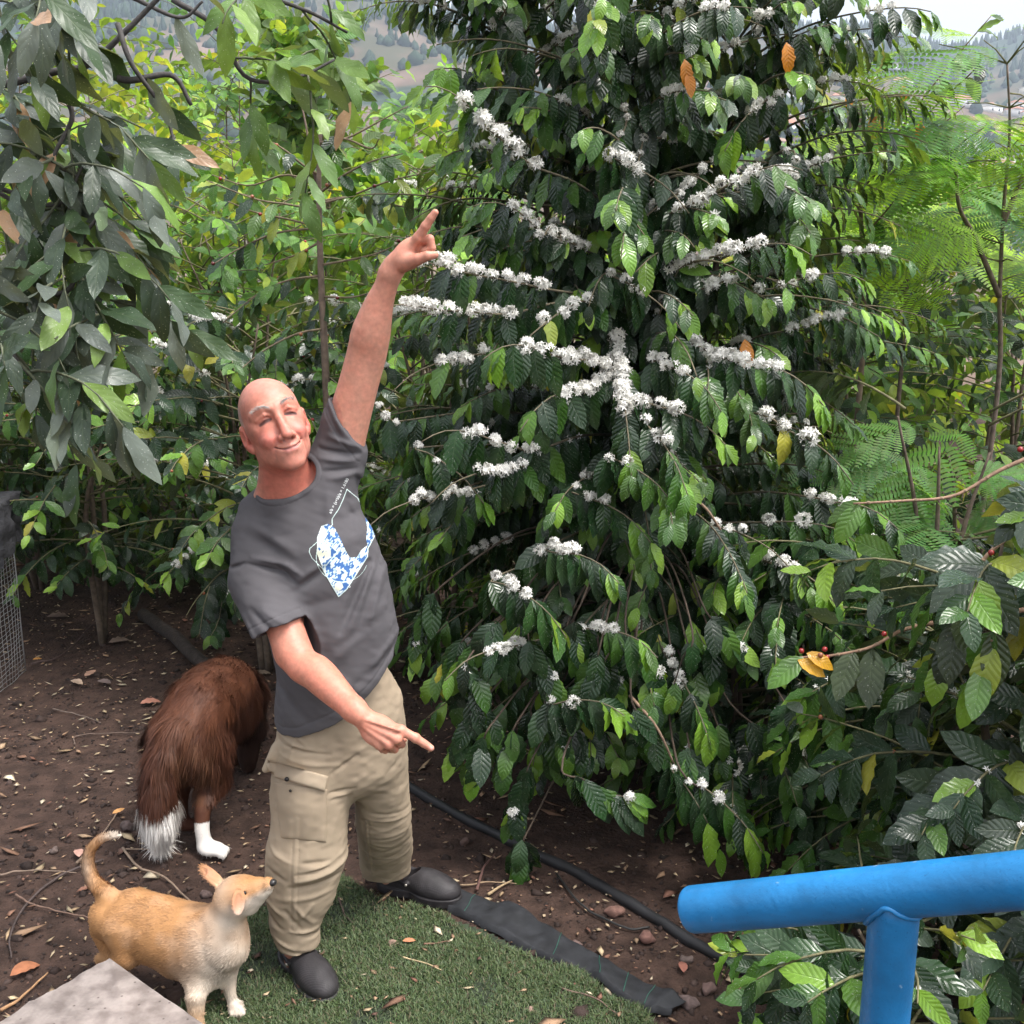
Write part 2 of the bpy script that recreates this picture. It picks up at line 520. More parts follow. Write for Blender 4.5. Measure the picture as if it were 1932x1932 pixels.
for k, (x, y) in enumerate(spots):
    wc = cols_[int(r.choice(4, p=[.6, .2, .12, .08]))]; ro = rc[int(r.choice(3, p=[.4, .2, .4]))]
    w = r.uniform(8, 17); d = r.uniform(7, 11); h = r.uniform(3.2, 6.5)
    far_house(x, y, w, d, h, np.array(wc[0]) * r.uniform(.85, 1.05), ro[0], ro[1] == 'flat roof', r.uniform(-.6, .6), f"tiny {wc[1]} house with {ro[1]} on the hillside, {ordn(rankx[k] + 1)} from the left")

# one nearer white building low in the gap on the right
def near_building():
    for Y in np.arange(430, 1200, 4.0):
        c = P(1806, 285, Y)
        if terrain_h(c[0], c[1]) > c[2] - 0.5: break
    s = Y / 62.0 * 0.42
    z = c[2]
    o = empty('house', c); tag(o, 'low white building with reddish roof edge behind the feathery tree', 'house')
    Mx = np.array(Matrix.Translation(c) @ Matrix.Rotation(0.15, 4, 'Z') @ Matrix.Scale(s, 4))
    b = MB(); b.box((-2.6, -1.5, -1.0), (2.3, 1.5, 2.0), Mx, (0.7, 0.68, 0.66)); b.build('wall', M_wall, o, False)
    b = MB(); b.box((-2.9, -1.7, 2.01), (2.6, 1.7, 2.3), Mx, (0.30, 0.11, 0.09)); b.build('roof', M_roof, o, False)
    for k in range(3): b = MB(); b.box((-2.2 + k * 1.4, -1.56, 0.7), (-1.5 + k * 1.4, -1.51, 1.5), Mx, (0.04, 0.045, 0.05)); b.build('window', M_win, o, False)
near_building()

# ------------------------------------------------------------------ soil around the camera
def soil_mat():
    m = mat('dark_soil', (0.050, 0.030, 0.023), 0.95, noise=(14, 0.45, 8), bump=(70, 0.7, 0.02), spec=0.25)
    return m
n = 300
a = np.linspace(-1, 1, n); sx = np.sign(a) * np.abs(a) ** 1.4 * 14; sy = 3.2 + np.sign(a) * np.abs(a) ** 1.4 * 17.0
gx, gy = np.meshgrid(sx, sy, indexing='ij'); pp = np.stack([gx, gy, 0 * gx], -1)
def soil_h(x, y):
    p_ = np.stack([x, y, 0 * x], -1)
    near = np.clip(1 - np.abs(np.hypot(x, y - 3.2)) / 9, 0.15, 1)
    return (fbm(p_, 1.3, 3, 3) * 0.03 + fbm(p_, 11, 3, 6) * 0.012 * near - 0.012) - np.clip((np.hypot(x, y) - 11) / 10, 0, 1) * 0.4
V = np.stack([gx, gy, soil_h(gx, gy)], -1).reshape(-1, 3)
i = np.arange(n - 1)[:, None] * n + np.arange(n - 1)[None, :]
soil = make('soil', V, np.stack([i, i + n, i + n + 1, i + 1], -1).reshape(-1, 4), soil_mat()); tag(soil, kind='structure')

# clods, chips and leaf litter, beyond counting
M_litter = mat('litter', rough=0.85, attr=True, spec=0.25)
r = np.random.default_rng(3)
def inpoly_pts(x, y, pts):
    res = np.zeros_like(x, bool); m_ = len(pts)
    for i_ in range(m_):
        (x1, y1), (x2, y2) = pts[i_][:2], pts[(i_ + 1) % m_][:2]
        res ^= ((y1 > y) != (y2 > y)) & (x < (x2 - x1) * (y - y1) / (y2 - y1 + 1e-9) + x1)
    return res
turf_px = [(655, 1655), (700, 1690), (850, 1738), (925, 1768), (1000, 1805), (1090, 1848), (1190, 1905), (1260, 1960), (1260, 2500), (300, 2500), (330, 1950), (380, 1820), (450, 1750), (520, 1700), (580, 1670)]
turf = [tuple(G(*p)[:2]) for p in turf_px]
def scatter(N_, fx_, fy_):
    x = r.uniform(*fx_, N_); y = fy_[0] + (fy_[1] - fy_[0]) * r.random(N_) ** 1.3
    return x, y
VV, FF, CC = [], [], []
def clods(N_, size, cols, flat=0.6, prob_turf=0.1, zoff=0.0, xr=(-3.4, 3.4), yr=(1.9, 8.5), elong=1.0):
    x, y = scatter(N_, xr, yr)
    it = inpoly_pts(x, y, turf); k = ~it | (r.random(N_) < prob_turf); x, y = x[k], y[k]; n_ = len(x); it = it[k]
    s_ = size * np.exp(r.normal(0, 0.45, n_))
    th = r.uniform(0, 6.28, n_)
    base = np.array([[1, 0, 0], [0, 1, 0], [-1, 0, 0], [0, -1, 0], [0, 0, 1], [0, 0, -1.0]])
    V_ = base[None] * r.uniform(0.6, 1.3, (n_, 6, 1)) + r.normal(0, 0.15, (n_, 6, 3))
    V_ = V_ * np.stack([s_ * elong, s_, s_ * flat], -1)[:, None]
    c, s2 = np.cos(th), np.sin(th)
    X = V_[..., 0] * c[:, None] - V_[..., 1] * s2[:, None]; Y = V_[..., 0] * s2[:, None] + V_[..., 1] * c[:, None]
    tl = r.normal(0, 0.25, n_)[:, None]
    V_ = np.stack([X + x[:, None], Y + y[:, None], V_[..., 2] + X * tl + (soil_h(x, y) + np.where(it, 0.022, 0.0) + zoff)[:, None]], -1)
    base_n = sum(len(v) for v in VV)
    F_ = np.array([[0, 1, 4], [1, 2, 4], [2, 3, 4], [3, 0, 4], [1, 0, 5], [2, 1, 5], [3, 2, 5], [0, 3, 5]])
    FF.append((np.arange(n_)[:, None, None] * 6 + F_).reshape(-1, 3) + base_n)
    VV.append(V_.reshape(-1, 3)); cc = np.array(cols)[r.integers(0, len(cols), n_)] * r.uniform(0.6, 1.3, (n_, 1)); CC.append(np.repeat(cc, 6, 0))
clods(26000, 0.0055, [(0.032, 0.021, 0.018), (0.045, 0.029, 0.024), (0.025, 0.018, 0.016)], 0.7, 0.04)
clods(6000, 0.0035, [(0.45, 0.34, 0.22), (0.22, 0.12, 0.08), (0.34, 0.22, 0.14)], 0.3, 0.6, 0.006, elong=1.6)
clods(9000, 0.010, [(0.034, 0.022, 0.019), (0.05, 0.033, 0.028)], 0.7, 0.02)
clods(4200, 0.0055, [(0.42, 0.32, 0.20), (0.55, 0.46, 0.33), (0.30, 0.19, 0.12)], 0.18, 0.75, 0.012, elong=2.2)
clods(2000, 0.006, [(0.20, 0.10, 0.07), (0.14, 0.08, 0.06), (0.32, 0.22, 0.14)], 0.25, 0.6, 0.012, elong=1.9)
clods(900, 0.0065, [(0.50, 0.40, 0.26), (0.36, 0.25, 0.15), (0.16, 0.09, 0.06)], 0.08, 0.5, 0.012, elong=4.2)
lit = make('ground_litter', np.concatenate(VV), np.concatenate(FF), M_litter, colr=np.concatenate(CC), smooth=False)
tag(lit, 'crumbs of dark soil with pale wood chips and seed husks', 'litter', kind='stuff')

# ---- artificial grass
tg = np.array(turf)
n = 120
xs = np.linspace(tg[:, 0].min(), tg[:, 0].max(), n); ys = np.linspace(tg[:, 1].min(), tg[:, 1].max(), n)
gx, gy = np.meshgrid(xs, ys, indexing='ij'); ins = inpoly_pts(gx, gy, turf)
def turf_h(x, y): return soil_h(x, y) * 0.5 + 0.018
V = np.stack([gx, gy, turf_h(gx, gy)], -1).reshape(-1, 3)
i = (np.arange(n - 1)[:, None] * n + np.arange(n - 1)[None, :])
okq = ins[:-1, :-1] & ins[1:, :-1] & ins[1:, 1:] & ins[:-1, 1:]
Fq = np.stack([i, i + n, i + n + 1, i + 1], -1)[okq]
mat_turf = mat('turf_backing', (0.022, 0.032, 0.016), 0.95, noise=(20, 0.5, 5))
make('turf_base', V, Fq, mat_turf)
tag(bpy.data.objects['turf_base'], kind='structure')
N_ = 170000
x = r.uniform(tg[:, 0].min(), tg[:, 0].max(), N_); y = r.uniform(2.2, tg[:, 1].max(), N_)
edge = fbm(np.stack([x, y, 0 * x], -1), 5, 3, 9) ; k = inpoly_pts(x + edge * 0.06, y + edge * 0.06, turf) & (r.random(N_) < np.clip(0.75 + 1.3 * fbm(np.stack([x, y, 0 * x], -1), 7, 2, 2), 0.15, 1)); x, y, n_ = x[k], y[k], int(k.sum())
th = r.uniform(0, 6.28, n_); hh = r.uniform(0.008, 0.019, n_); ln_ = r.uniform(0.004, 0.018, n_)
d = np.stack([np.cos(th), np.sin(th), 0 * th], -1); sd = np.stack([-np.sin(th), np.cos(th), 0 * th], -1) * 0.0011
p0 = np.stack([x, y, turf_h(x, y) - 0.002], -1)
mid = p0 + d * (ln_ * 0.4)[:, None] + np.stack([0 * x, 0 * x, hh * 0.7], -1); tp_ = p0 + d * ln_[:, None] * 1.3 + np.stack([0 * x, 0 * x, hh], -1)
V = np.stack([p0 - sd, p0 + sd, mid + sd, mid - sd, tp_], 1).reshape(-1, 3)
k = np.arange(n_)[:, None] * 5
ct = np.array([[0.070, 0.105, 0.036], [0.050, 0.082, 0.034], [0.12, 0.14, 0.07], [0.11, 0.085, 0.05]])[r.choice(4, n_, p=[.45, .33, .14, .08])] * r.uniform(0.7, 1.25, (n_, 1))
make('grass', V, [k + [0, 1, 2, 3], k + [3, 2, 4]], mat('grass_blades', rough=0.55, attr=True, spec=0.35), colr=np.repeat(ct, 5, 0))
tag(bpy.data.objects['grass'], 'short green artificial grass strewn with chips', 'grass', kind='stuff')

# ---- black weed cloth strip
up_px = [(842, 1672), (874, 1686), (920, 1700), (963, 1712), (1022, 1749), (1097, 1794), (1140, 1815), (1179, 1838), (1222, 1862), (1262, 1876), (1300, 1892)]
lo_px = [(835, 1712), (851, 1723), (890, 1742), (926, 1764), (993, 1797), (1093, 1842), (1135, 1862), (1170, 1885), (1205, 1906), (1228, 1916), (1268, 1912)]
A = spline([G(*p)[:2] for p in up_px], 90); B_ = spline([G(*p)[:2] for p in lo_px], 90)
V = []; nn = 16
for j in range(90):
    for k in range(nn + 1):
        q = A[j] * (1 - k / nn) + B_[j] * k / nn
        pq = np.array([q[0], q[1], 0])
        z = soil_h(*np.array(q)[:, None])[0] + 0.028 + 0.010 * float(vnoise(pq, 9, 2)) + 0.006 * float(vnoise(pq, 26, 4)) + (0.012 * math.exp(-((j - 82) / 4) ** 2))
        if k in (0, nn): z -= 0.02
        V.append([q[0] + 0.008 * float(vnoise(pq, 15, 8)), q[1], z])
i = (np.arange(89)[:, None] * (nn + 1) + np.arange(nn)[None, :])
cl = make('weed_cloth', np.array(V), np.stack([i, i + 1, i + nn + 2, i + nn + 1], -1).reshape(-1, 4), mat('black_cloth', (0.020, 0.021, 0.024), 0.7, noise=(25, 0.4, 5), bump=(600, 0.5, 0.002), spec=0.3))
tag(cl, 'strip of creased black weed cloth lying beside the artificial grass', 'cloth')
M_stitch = mat('green_thread', (0.02, 0.10, 0.07), 0.7)
for j in (14, 40, 52, 64, 74):
    pts = [np.array(V[j * (nn + 1) + k]) + [0, 0, 0.002] for k in range(1, nn)]
    m = MB(); m.tube([p_ + (pts[-1] - pts[0]) * 0 + [0.0, 0, 0] for p_ in pts], 0.0012, 4); m.build('green_stripe', M_stitch, cl)

# ---- black pipe edging
pp_ = [G(*p) for p in ((690, 1425), (770, 1482), (840, 1520), (911, 1556), (985, 1595), (1056, 1634), (1110, 1662), (1167, 1693), (1260, 1745), (1342, 1790), (1437, 1842), (1520, 1890), (1600, 1945))]
q = spline(pp_, 60); q[:, 2] = soil_h(q[:, 0], q[:, 1]) + 0.010
m = MB(); m.tube(q, 0.019 + 0.0015 * np.sin(np.arange(60) * 1.1), 12); pipe = m.build('irrigation_pipe', mat('black_plastic', (0.014, 0.014, 0.016), 0.55, noise=(12, 0.3, 4)))
tag(pipe, 'thick black pipe running along the soil under the flowering coffee tree', 'pipe')
q = spline([G(*p) for p in ((1050, 1655), (1090, 1705), (1150, 1738), (1195, 1752), (1225, 1748))], 30); q[:, 2] = soil_h(q[:, 0], q[:, 1]) + 0.012
m = MB(); m.tube(q, 0.0038, 8); dp = m.build('drip_line', mat('hose_plastic', (0.02, 0.02, 0.02), 0.5)); tag(dp, 'thin black drip hose curving over the soil near the reddish stone', 'hose')
q = spline([G(*p) for p in ((270, 1165), (330, 1210), (385, 1258), (470, 1310))], 30); q[:, 2] = soil_h(q[:, 0], q[:, 1]) + 0.035
m = MB(); m.tube(q, 0.035, 10); lg = m.build('log', mat('dark_bark', (0.035, 0.026, 0.022), 0.9, noise=(20, 0.4, 5), bump=(60, 0.8, 0.01))); tag(lg, 'dark fallen branch lying behind the brown dog', 'branch')

# ---- stones, sticks and fallen leaves one can tell apart
M_stone = mat('stone', rough=0.9, attr=True, noise=(60, 0.3, 5), bump=(120, 0.5, 0.004))
def stone(px, py, size, label, tint):
    c = G(px, py); c[2] = float(soil_h(np.array(c[0]), np.array(c[1]))) + size * 0.35
    if inpoly_pts(np.array(c[0]), np.array(c[1]), turf): c[2] += 0.015
    sd_ = px * 0.37; size *= 0.85
    V_, F_ = sdf_mesh([('u', 0, ellip(c, (size, size * 0.8, size * 0.62)))], c - size * 1.6, c + size * 1.6, size / 7, lambda p, d: d - vnoise(p, 1.1 / size, int(sd_) % 90) * size * 0.45 - vnoise(p, 2.6 / size, 5) * size * 0.12)
    tag(make('stone', V_, F_, M_stone, colr=np.tile(tint, (len(V_), 1)), smooth=True), label, 'stone', 'loose stones on the ground')
for a_ in [(739, 1792, 0.024, 'pinkish-brown stone on the grass between the man\'s shoes', (0.26, 0.17, 0.13)), (717, 1792, 0.013, 'small brown pebble touching the pinkish-brown stone', (0.15, 0.09, 0.075)),
          (1160, 1718, 0.038, 'reddish-brown stone beside the black pipe', (0.17, 0.09, 0.07)), (1222, 1770, 0.033, 'flat red stone right of the reddish-brown one', (0.15, 0.075, 0.06)),
          (1300, 1886, 0.030, 'round dark stone at the far end of the weed cloth', (0.10, 0.07, 0.065)), (1295, 1805, 0.022, 'dull grey-brown stone under the left end of the blue rail', (0.11, 0.08, 0.07)),
          (1000, 1916, 0.018, 'pinkish pebble on the grass edge below the weed cloth', (0.25, 0.16, 0.13)), (1086, 1780, 0.020, 'small brown stone just above the weed cloth', (0.13, 0.085, 0.075)),
          (240, 1556, 0.030, 'dark rounded stone left of the white tail tip', (0.085, 0.06, 0.055)), (135, 1925, 0.045, 'dark purplish stone beside the concrete slab', (0.10, 0.075, 0.08)),
          (389, 1686, 0.020, 'brown stone behind the ear of the tan dog', (0.12, 0.08, 0.07)), (1335, 1860, 0.026, 'brown stone lying right of the weed cloth end', (0.12, 0.075, 0.065)),
          (640, 1760, 0.014, 'small dark stone beside the front trouser leg', (0.10, 0.07, 0.06)), (878, 1582, 0.024, 'dark stone near the pipe behind the rear shoe', (0.09, 0.055, 0.045)),
          (100, 1600, 0.024, 'grey-brown stone near the left edge beside twigs', (0.11, 0.08, 0.07))]: stone(*a_)
M_twig = mat('dry_twig', rough=0.85, attr=True, noise=(50, 0.25, 3))
def twig(pts, rad, label, tint, br=()):
    q_ = np.array([G(*p) for p in pts]); q_[:, 2] = soil_h(q_[:, 0], q_[:, 1]) + rad + 0.010 + np.where(inpoly_pts(q_[:, 0], q_[:, 1], turf), 0.02, 0)
    q_ = spline(q_, 22); q_ += np.stack([vnoise(q_, 30, k) for k in (1, 2, 3)], -1) * 0.003
    m_ = MB(); m_.tube(q_, np.linspace(rad, rad * 0.45, 22), 7, tint)
    for b_ in br:
        w_ = np.array([G(*p) for p in b_]); w_[:, 2] = soil_h(w_[:, 0], w_[:, 1]) + rad + 0.010; m_.tube(spline(w_, 10), np.linspace(rad * 0.6, rad * 0.3, 10), 6, tint)
    tag(m_.build('twig', M_twig), label, 'twig', 'dry twigs on the ground')
for a_ in [([(231, 1600), (262, 1640), (310, 1662), (345, 1690), (372, 1712)], 0.0050, 'long pale forked twig above the back of the tan dog', (0.24, 0.17, 0.12), ([(234, 1602), (290, 1602), (343, 1615)],)),
          ([(145, 1632), (180, 1590), (226, 1524)], 0.0055, 'grey-brown twig slanting up past the curled tail tip', (0.20, 0.14, 0.10)),
          ([(0, 1652), (60, 1645), (145, 1648)], 0.0035, 'thin straight twig pointing at the tan dog\'s tail from the left edge', (0.22, 0.16, 0.12)),
          ([(195, 1625), (110, 1655), (50, 1708), (20, 1770), (22, 1810)], 0.0050, 'dark crooked twig bending down at the left edge', (0.07, 0.05, 0.045)),
          ([(30, 1690), (70, 1712), (150, 1730), (188, 1745)], 0.0035, 'reddish twig ending at the rump of the tan dog', (0.18, 0.11, 0.08)),
          ([(0, 1905), (40, 1880), (90, 1835)], 0.0055, 'orange-brown dry stalk low at the left edge', (0.32, 0.18, 0.09)),
          ([(760, 1818), (800, 1832), (835, 1846)], 0.0030, 'straw-coloured twig on the grass right of the front shoe', (0.45, 0.34, 0.2)),
          ([(800, 1796), (850, 1790)], 0.0032, 'short brown twig on the grass below the rear shoe', (0.16, 0.09, 0.06)),
          ([(640, 1706), (650, 1735), (668, 1752)], 0.0035, 'dark twig on soil between the trouser legs', (0.08, 0.05, 0.04)),
          ([(900, 1682), (912, 1640), (936, 1606)], 0.0055, 'reddish dead stalk standing against the pipe', (0.11, 0.055, 0.045)),
          ([(920, 1690), (965, 1664)], 0.0055, 'pale straw piece between pipe and weed cloth', (0.36, 0.26, 0.15)),
          ([(868, 1672), (925, 1667), (975, 1668)], 0.0032, 'thin tan twig lying past the toe of the rear shoe', (0.30, 0.21, 0.13)),
          ([(140, 1400), (150, 1385), (265, 1380)], 0.0030, 'thin twig on bare soil left of the brown dog', (0.14, 0.10, 0.08)),
          ([(60, 1255), (120, 1235), (182, 1168)], 0.0055, 'dark brown stick on soil beside the wire cage', (0.08, 0.05, 0.045)),
          ([(100, 1335), (150, 1345), (190, 1360)], 0.0030, 'grey twig on soil right of the wire cage', (0.16, 0.12, 0.10)),
          ([(1060, 1880), (1120, 1898), (1160, 1925)], 0.0030, 'curved brown twig at the grass edge near the frame bottom', (0.14, 0.09, 0.07))]: twig(*a_)

def slab():
    z = 0.40; n_ = 60
    def edge(a, b, rough, n_=40, seed=0):
        a, b = np.array(a), np.array(b); t = np.linspace(0, 1, n_)[:, None]; q = a * (1 - t) + b * t
        d = norm(b - a); nn_ = np.array([-d[1], d[0]])
        w = np.array([float(fbm(np.array([k * 0.35, seed, 0.0]), 1.0, 3, 5)) for k in range(n_)]) * rough * np.sin(np.linspace(0, math.pi, n_)) ** 0.3
        return q + w[:, None] * nn_
    c0, cr, cl_ = G(206, 1806, z)[:2], G(390, 1934, z)[:2], G(0, 1921, z)[:2]
    cr2 = c0 + (cr - c0) * 3.5; cl2 = c0 + (cl_ - c0) * 2.2
    e1 = edge(cl2, c0, 0.02, 60, 3); e2 = edge(c0, cr2, 0.004, 60, 9)
    back = (cr2 + cl2 - c0)
    ring = np.vstack([e1[:-1], e2, [back]])
    o_ = empty('concrete_slab', (c0[0], c0[1], 0)); tag(o_, 'rough pale concrete slab corner beside the tan dog', 'slab')
    m_ = len(ring); cen_ = ring.mean(0)
    V_ = []; 
    for zz, ins_ in ((z, 0.004), (z - 0.004, 0.0), (z - 0.055, 0.002)):
        rr_ = ring + (cen_ - ring) / np.linalg.norm(cen_ - ring, axis=1)[:, None] * ins_
        V_.append(np.column_stack([rr_, np.full(m_, zz)]))
    V_ = np.vstack(V_ + [[[*cen_, z]], [[*cen_, z - 0.055]]]); k = np.arange(m_); k2 = (k + 1) % m_
    F4_ = np.concatenate([np.stack([k + m_ * (j + 1), k2 + m_ * (j + 1), k2 + m_ * j, k + m_ * j], -1) for j in (0, 1)])
    F3_ = np.concatenate([np.stack([k, k2, np.full(m_, 3 * m_)], -1), np.stack([k2 + 2 * m_, k + 2 * m_, np.full(m_, 3 * m_ + 1)], -1)])
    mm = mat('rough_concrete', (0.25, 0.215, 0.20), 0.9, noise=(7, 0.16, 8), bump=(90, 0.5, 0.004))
    nt = mm.node_tree; N = nt.nodes; L = nt.links; b = N['Principled BSDF']
    src = b.inputs['Base Color'].links[0].from_socket
    tc2 = N.new('ShaderNodeTexCoord')
    vor = N.new('ShaderNodeTexVoronoi'); vor.inputs['Scale'].default_value = 38; L.new(tc2.outputs['Object'], vor.inputs[0])
    rp = N.new('ShaderNodeValToRGB'); rp.color_ramp.elements[0].position = 0.06; rp.color_ramp.elements[0].color = (0.25, 0.2, 0.2, 1); rp.color_ramp.elements[1].position = 0.14; L.new(vor.outputs['Distance'], rp.inputs[0])
    n2_ = N.new('ShaderNodeTexNoise'); n2_.inputs['Scale'].default_value = 22; n2_.inputs['Detail'].default_value = 8; L.new(tc2.outputs['Object'], n2_.inputs[0])
    r2 = N.new('ShaderNodeValToRGB'); r2.color_ramp.elements[0].position = 0.36; r2.color_ramp.elements[0].color = (0.62, 0.58, 0.56, 1); r2.color_ramp.elements[1].position = 0.6; r2.color_ramp.elements[1].color = (1.1, 1.08, 1.05, 1); L.new(n2_.outputs[0], r2.inputs[0])
    m1 = N.new('ShaderNodeMixRGB'); m1.blend_type = 'MULTIPLY'; m1.inputs[0].default_value = 1; L.new(src, m1.inputs[1]); L.new(r2.outputs[0], m1.inputs[2])
    m2 = N.new('ShaderNodeMixRGB'); m2.blend_type = 'MULTIPLY'; m2.inputs[0].default_value = 0.8; L.new(m1.outputs[0], m2.inputs[1]); L.new(rp.outputs[0], m2.inputs[2]); L.new(m2.outputs[0], b.inputs['Base Color'])
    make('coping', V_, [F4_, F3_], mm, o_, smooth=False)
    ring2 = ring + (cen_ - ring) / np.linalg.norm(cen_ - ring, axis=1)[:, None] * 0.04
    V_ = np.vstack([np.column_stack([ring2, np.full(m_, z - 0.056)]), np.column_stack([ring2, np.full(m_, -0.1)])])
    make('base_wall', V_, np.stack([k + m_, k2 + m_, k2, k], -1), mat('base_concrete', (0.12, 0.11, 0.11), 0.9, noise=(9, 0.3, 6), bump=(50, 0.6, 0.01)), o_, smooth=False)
slab()

# ---- blue hand rail
def rail():
    def at(px, py, d):
        u, v = (px - 966) / 2090, (py - 966) / 2090
        return np.array([0, 0, H]) + d * np.array([u, CP - v * SP, -SP - v * CP])
    def blue():
        m = mat('blue_paint', (0.010, 0.165, 0.40), 0.38, noise=(13, 0.30, 8), bump=(120, 0.30, 0.003), spec=0.5)
        nt = m.node_tree; N = nt.nodes; L = nt.links; b = N['Principled BSDF']; src = b.inputs['Base Color'].links[0].from_socket
        t = N.new('ShaderNodeTexCoord')
        n = N.new('ShaderNodeTexNoise'); n.inputs['Scale'].default_value = 45; n.inputs['Detail'].default_value = 6; L.new(t.outputs['Object'], n.inputs[0])
        rp = N.new('ShaderNodeValToRGB'); rp.color_ramp.elements[0].position = 0.70; rp.color_ramp.elements[1].position = 0.74; L.new(n.outputs[0], rp.inputs[0])
        mx = N.new('ShaderNodeMixRGB'); mx.inputs[2].default_value = (0.22, 0.34, 0.46, 1); L.new(rp.outputs[0], mx.inputs[0]); L.new(src, mx.inputs[1])
        n3 = N.new('ShaderNodeTexNoise'); n3.inputs['Scale'].default_value = 300; L.new(t.outputs['Object'], n3.inputs[0])
        r3 = N.new('ShaderNodeValToRGB'); r3.color_ramp.elements[0].position = 0.25; r3.color_ramp.elements[0].color = (0.4, 0.45, 0.5, 1); r3.color_ramp.elements[1].position = 0.34; L.new(n3.outputs[0], r3.inputs[0])
        m2 = N.new('ShaderNodeMixRGB'); m2.blend_type = 'MULTIPLY'; m2.inputs[0].default_value = 0.7; L.new(mx.outputs[0], m2.inputs[1]); L.new(r3.outputs[0], m2.inputs[2]); L.new(m2.outputs[0], b.inputs['Base Color'])
        n4 = N.new('ShaderNodeMapRange'); n4.inputs[3].default_value = 0.28; n4.inputs[4].default_value = 0.55; L.new(n.outputs[0], n4.inputs[0]); L.new(n4.outputs[0], b.inputs['Roughness'])
        return m
    mb_ = blue()
    a = at(1304, 1716, 1.45); b = at(1932, 1660, 1.16)
    d = norm(b - a); L_ = np.linalg.norm(b - a); rad = 0.030
    o_ = empty('handrail', (a + d * 0.27) * [1, 1, 0] + [0, 0, 0.0]); tag(o_, 'bright blue painted metal handrail with scuffed paint', 'handrail')
    m = MB()
    ts = np.array([0.0, 0.001, 0.004, 0.02] + list(np.linspace(0.05, 1.5, 20)))
    m.tube([a + d * t for t in ts], [rad * 0.93, rad * 0.975, rad, rad] + [rad] * 20, 48)
    rl = m.build('rail', mb_, o_)
    pc = at(1697, 1745, 1.24); t = (pc - a) @ d; top = a + d * t
    bot = at(1684, 1932, 1.24); 
    base = np.array([top[0], top[1], 0.0])
    m = MB(); m.tube([top, top - [0, 0, rad * 0.9], top - [0, 0, 0.1], [top[0], top[1], 0.4], base], [rad * 0.93] * 5, 44); m.build('post', mb_, o_)
    m = MB(); ring = []
    for k in range(65):
        th = 2 * math.pi * k / 64; xx, yy = math.cos(th), math.sin(th)
        h_ = d * [1, 1, 0]; h_ = norm(h_); s_ = np.array([-h_[1], h_[0], 0])
        q = top + (h_ * xx + s_ * yy) * (rad * 0.98)
        lat = yy * 0.98; dz = -math.sqrt(max(0.0, 1 - lat * lat)) * rad / math.sqrt(1 - d[2] ** 2) + (q - top) @ h_ * d[2] / math.sqrt(1 - d[2] ** 2)
        ring.append(top * [1, 1, 0] + (q - top) * [1, 1, 0] + [0, 0, top[2] + dz - 0.001])
    ring = np.array(ring); ring += np.stack([vnoise(ring, 260, k) for k in (1, 2, 3)], -1) * 0.0008
    m.tube(ring, 0.0034 + 0.0009 * vnoise(ring, 330, 7), 8, cap=False); m.build('weld_bead', mb_, o_)
rail()

# ---- wire cage with black netting at the left edge
def cage():
    M_wire = mat('galvanised_wire', (0.42, 0.42, 0.43), 0.45, metal=0.6)
    M_net = mat('black_netting', (0.022, 0.022, 0.026), 0.85, noise=(30, 0.4, 5), bump=(80, 0.8, 0.01))
    b0 = G(49, 1265); b1 = G(-190, 1440); hgt = 0.90
    o_ = empty('wire_cage', b0); tag(o_, 'galvanised wire mesh panel standing on the soil at the left edge', 'wire mesh')
    dx = b1 - b0; Ln = np.linalg.norm(dx); dx = dx / Ln
    def W(s, z):
        q = b0 + dx * s; nrm_ = np.array([-dx[1], dx[0], 0]); return q + nrm_ * 0.05 * math.sin(s * 4.2) * (0.4 + z) + [0, 0, z]
    m = MB(); sp_ = 0.038
    for s in np.arange(0, Ln, sp_ ): m.tube([W(s + 0.012 * math.sin(z * 9 + s * 20), z) for z in np.linspace(0, hgt, 9)], 0.0013, 5)
    for z in np.arange(0.0, hgt + 0.001, 0.024): m.tube([W(s, z + 0.004 * math.sin(s * 30 + z * 40)) for s in np.linspace(0, Ln, 26)], 0.0012, 5)
    for s in (0, 0.30): m.tube([W(s, 0), W(s, hgt / 2), W(s, hgt)], 0.002, 6)
    m.build('wire_mesh', M_wire, o_, True)
    # folded netting draped over the top
    top = [W(s, hgt) for s in np.linspace(-0.01, Ln, 40)]; nrm_ = np.array([dx[1], -dx[0], 0]); nrm_ = nrm_ * (1 if nrm_[1] < 0 else -1)
    V_ = []; nn_ = 24
    for i_, t in enumerate(top):
        for k in range(nn_):
            a_ = k / (nn_ - 1)
            drop = 0.20 + 0.24 * max(0, (i_ - 3)) / 37 + 0.03 * math.sin(i_ * 1.1)
            if a_ < 0.5: q = t + [0, 0, -drop * (1 - a_ * 2)] + nrm_ * (0.04 + 0.02 * math.sin(i_ * 1.3 + a_ * 4))
            else: q = t + [0, 0, -0.16 * (a_ * 2 - 1)] - nrm_ * 0.05
            if abs(a_ - 0.5) < 0.12: q = q + [0, 0, 0.03]
            q = q + 0.020 * np.array([float(vnoise(q, 22, s)) for s in (1, 2, 3)]); V_.append(q)
    i2 = (np.arange(39)[:, None] * nn_ + np.arange(nn_ - 1)[None, :])
    nt_ = make('netting', np.array(V_), np.stack([i2, i2 + 1, i2 + nn_ + 1, i2 + nn_], -1).reshape(-1, 4), M_net)
    tag(nt_, 'crumpled black netting draped over the wire mesh panel', 'netting')
cage()
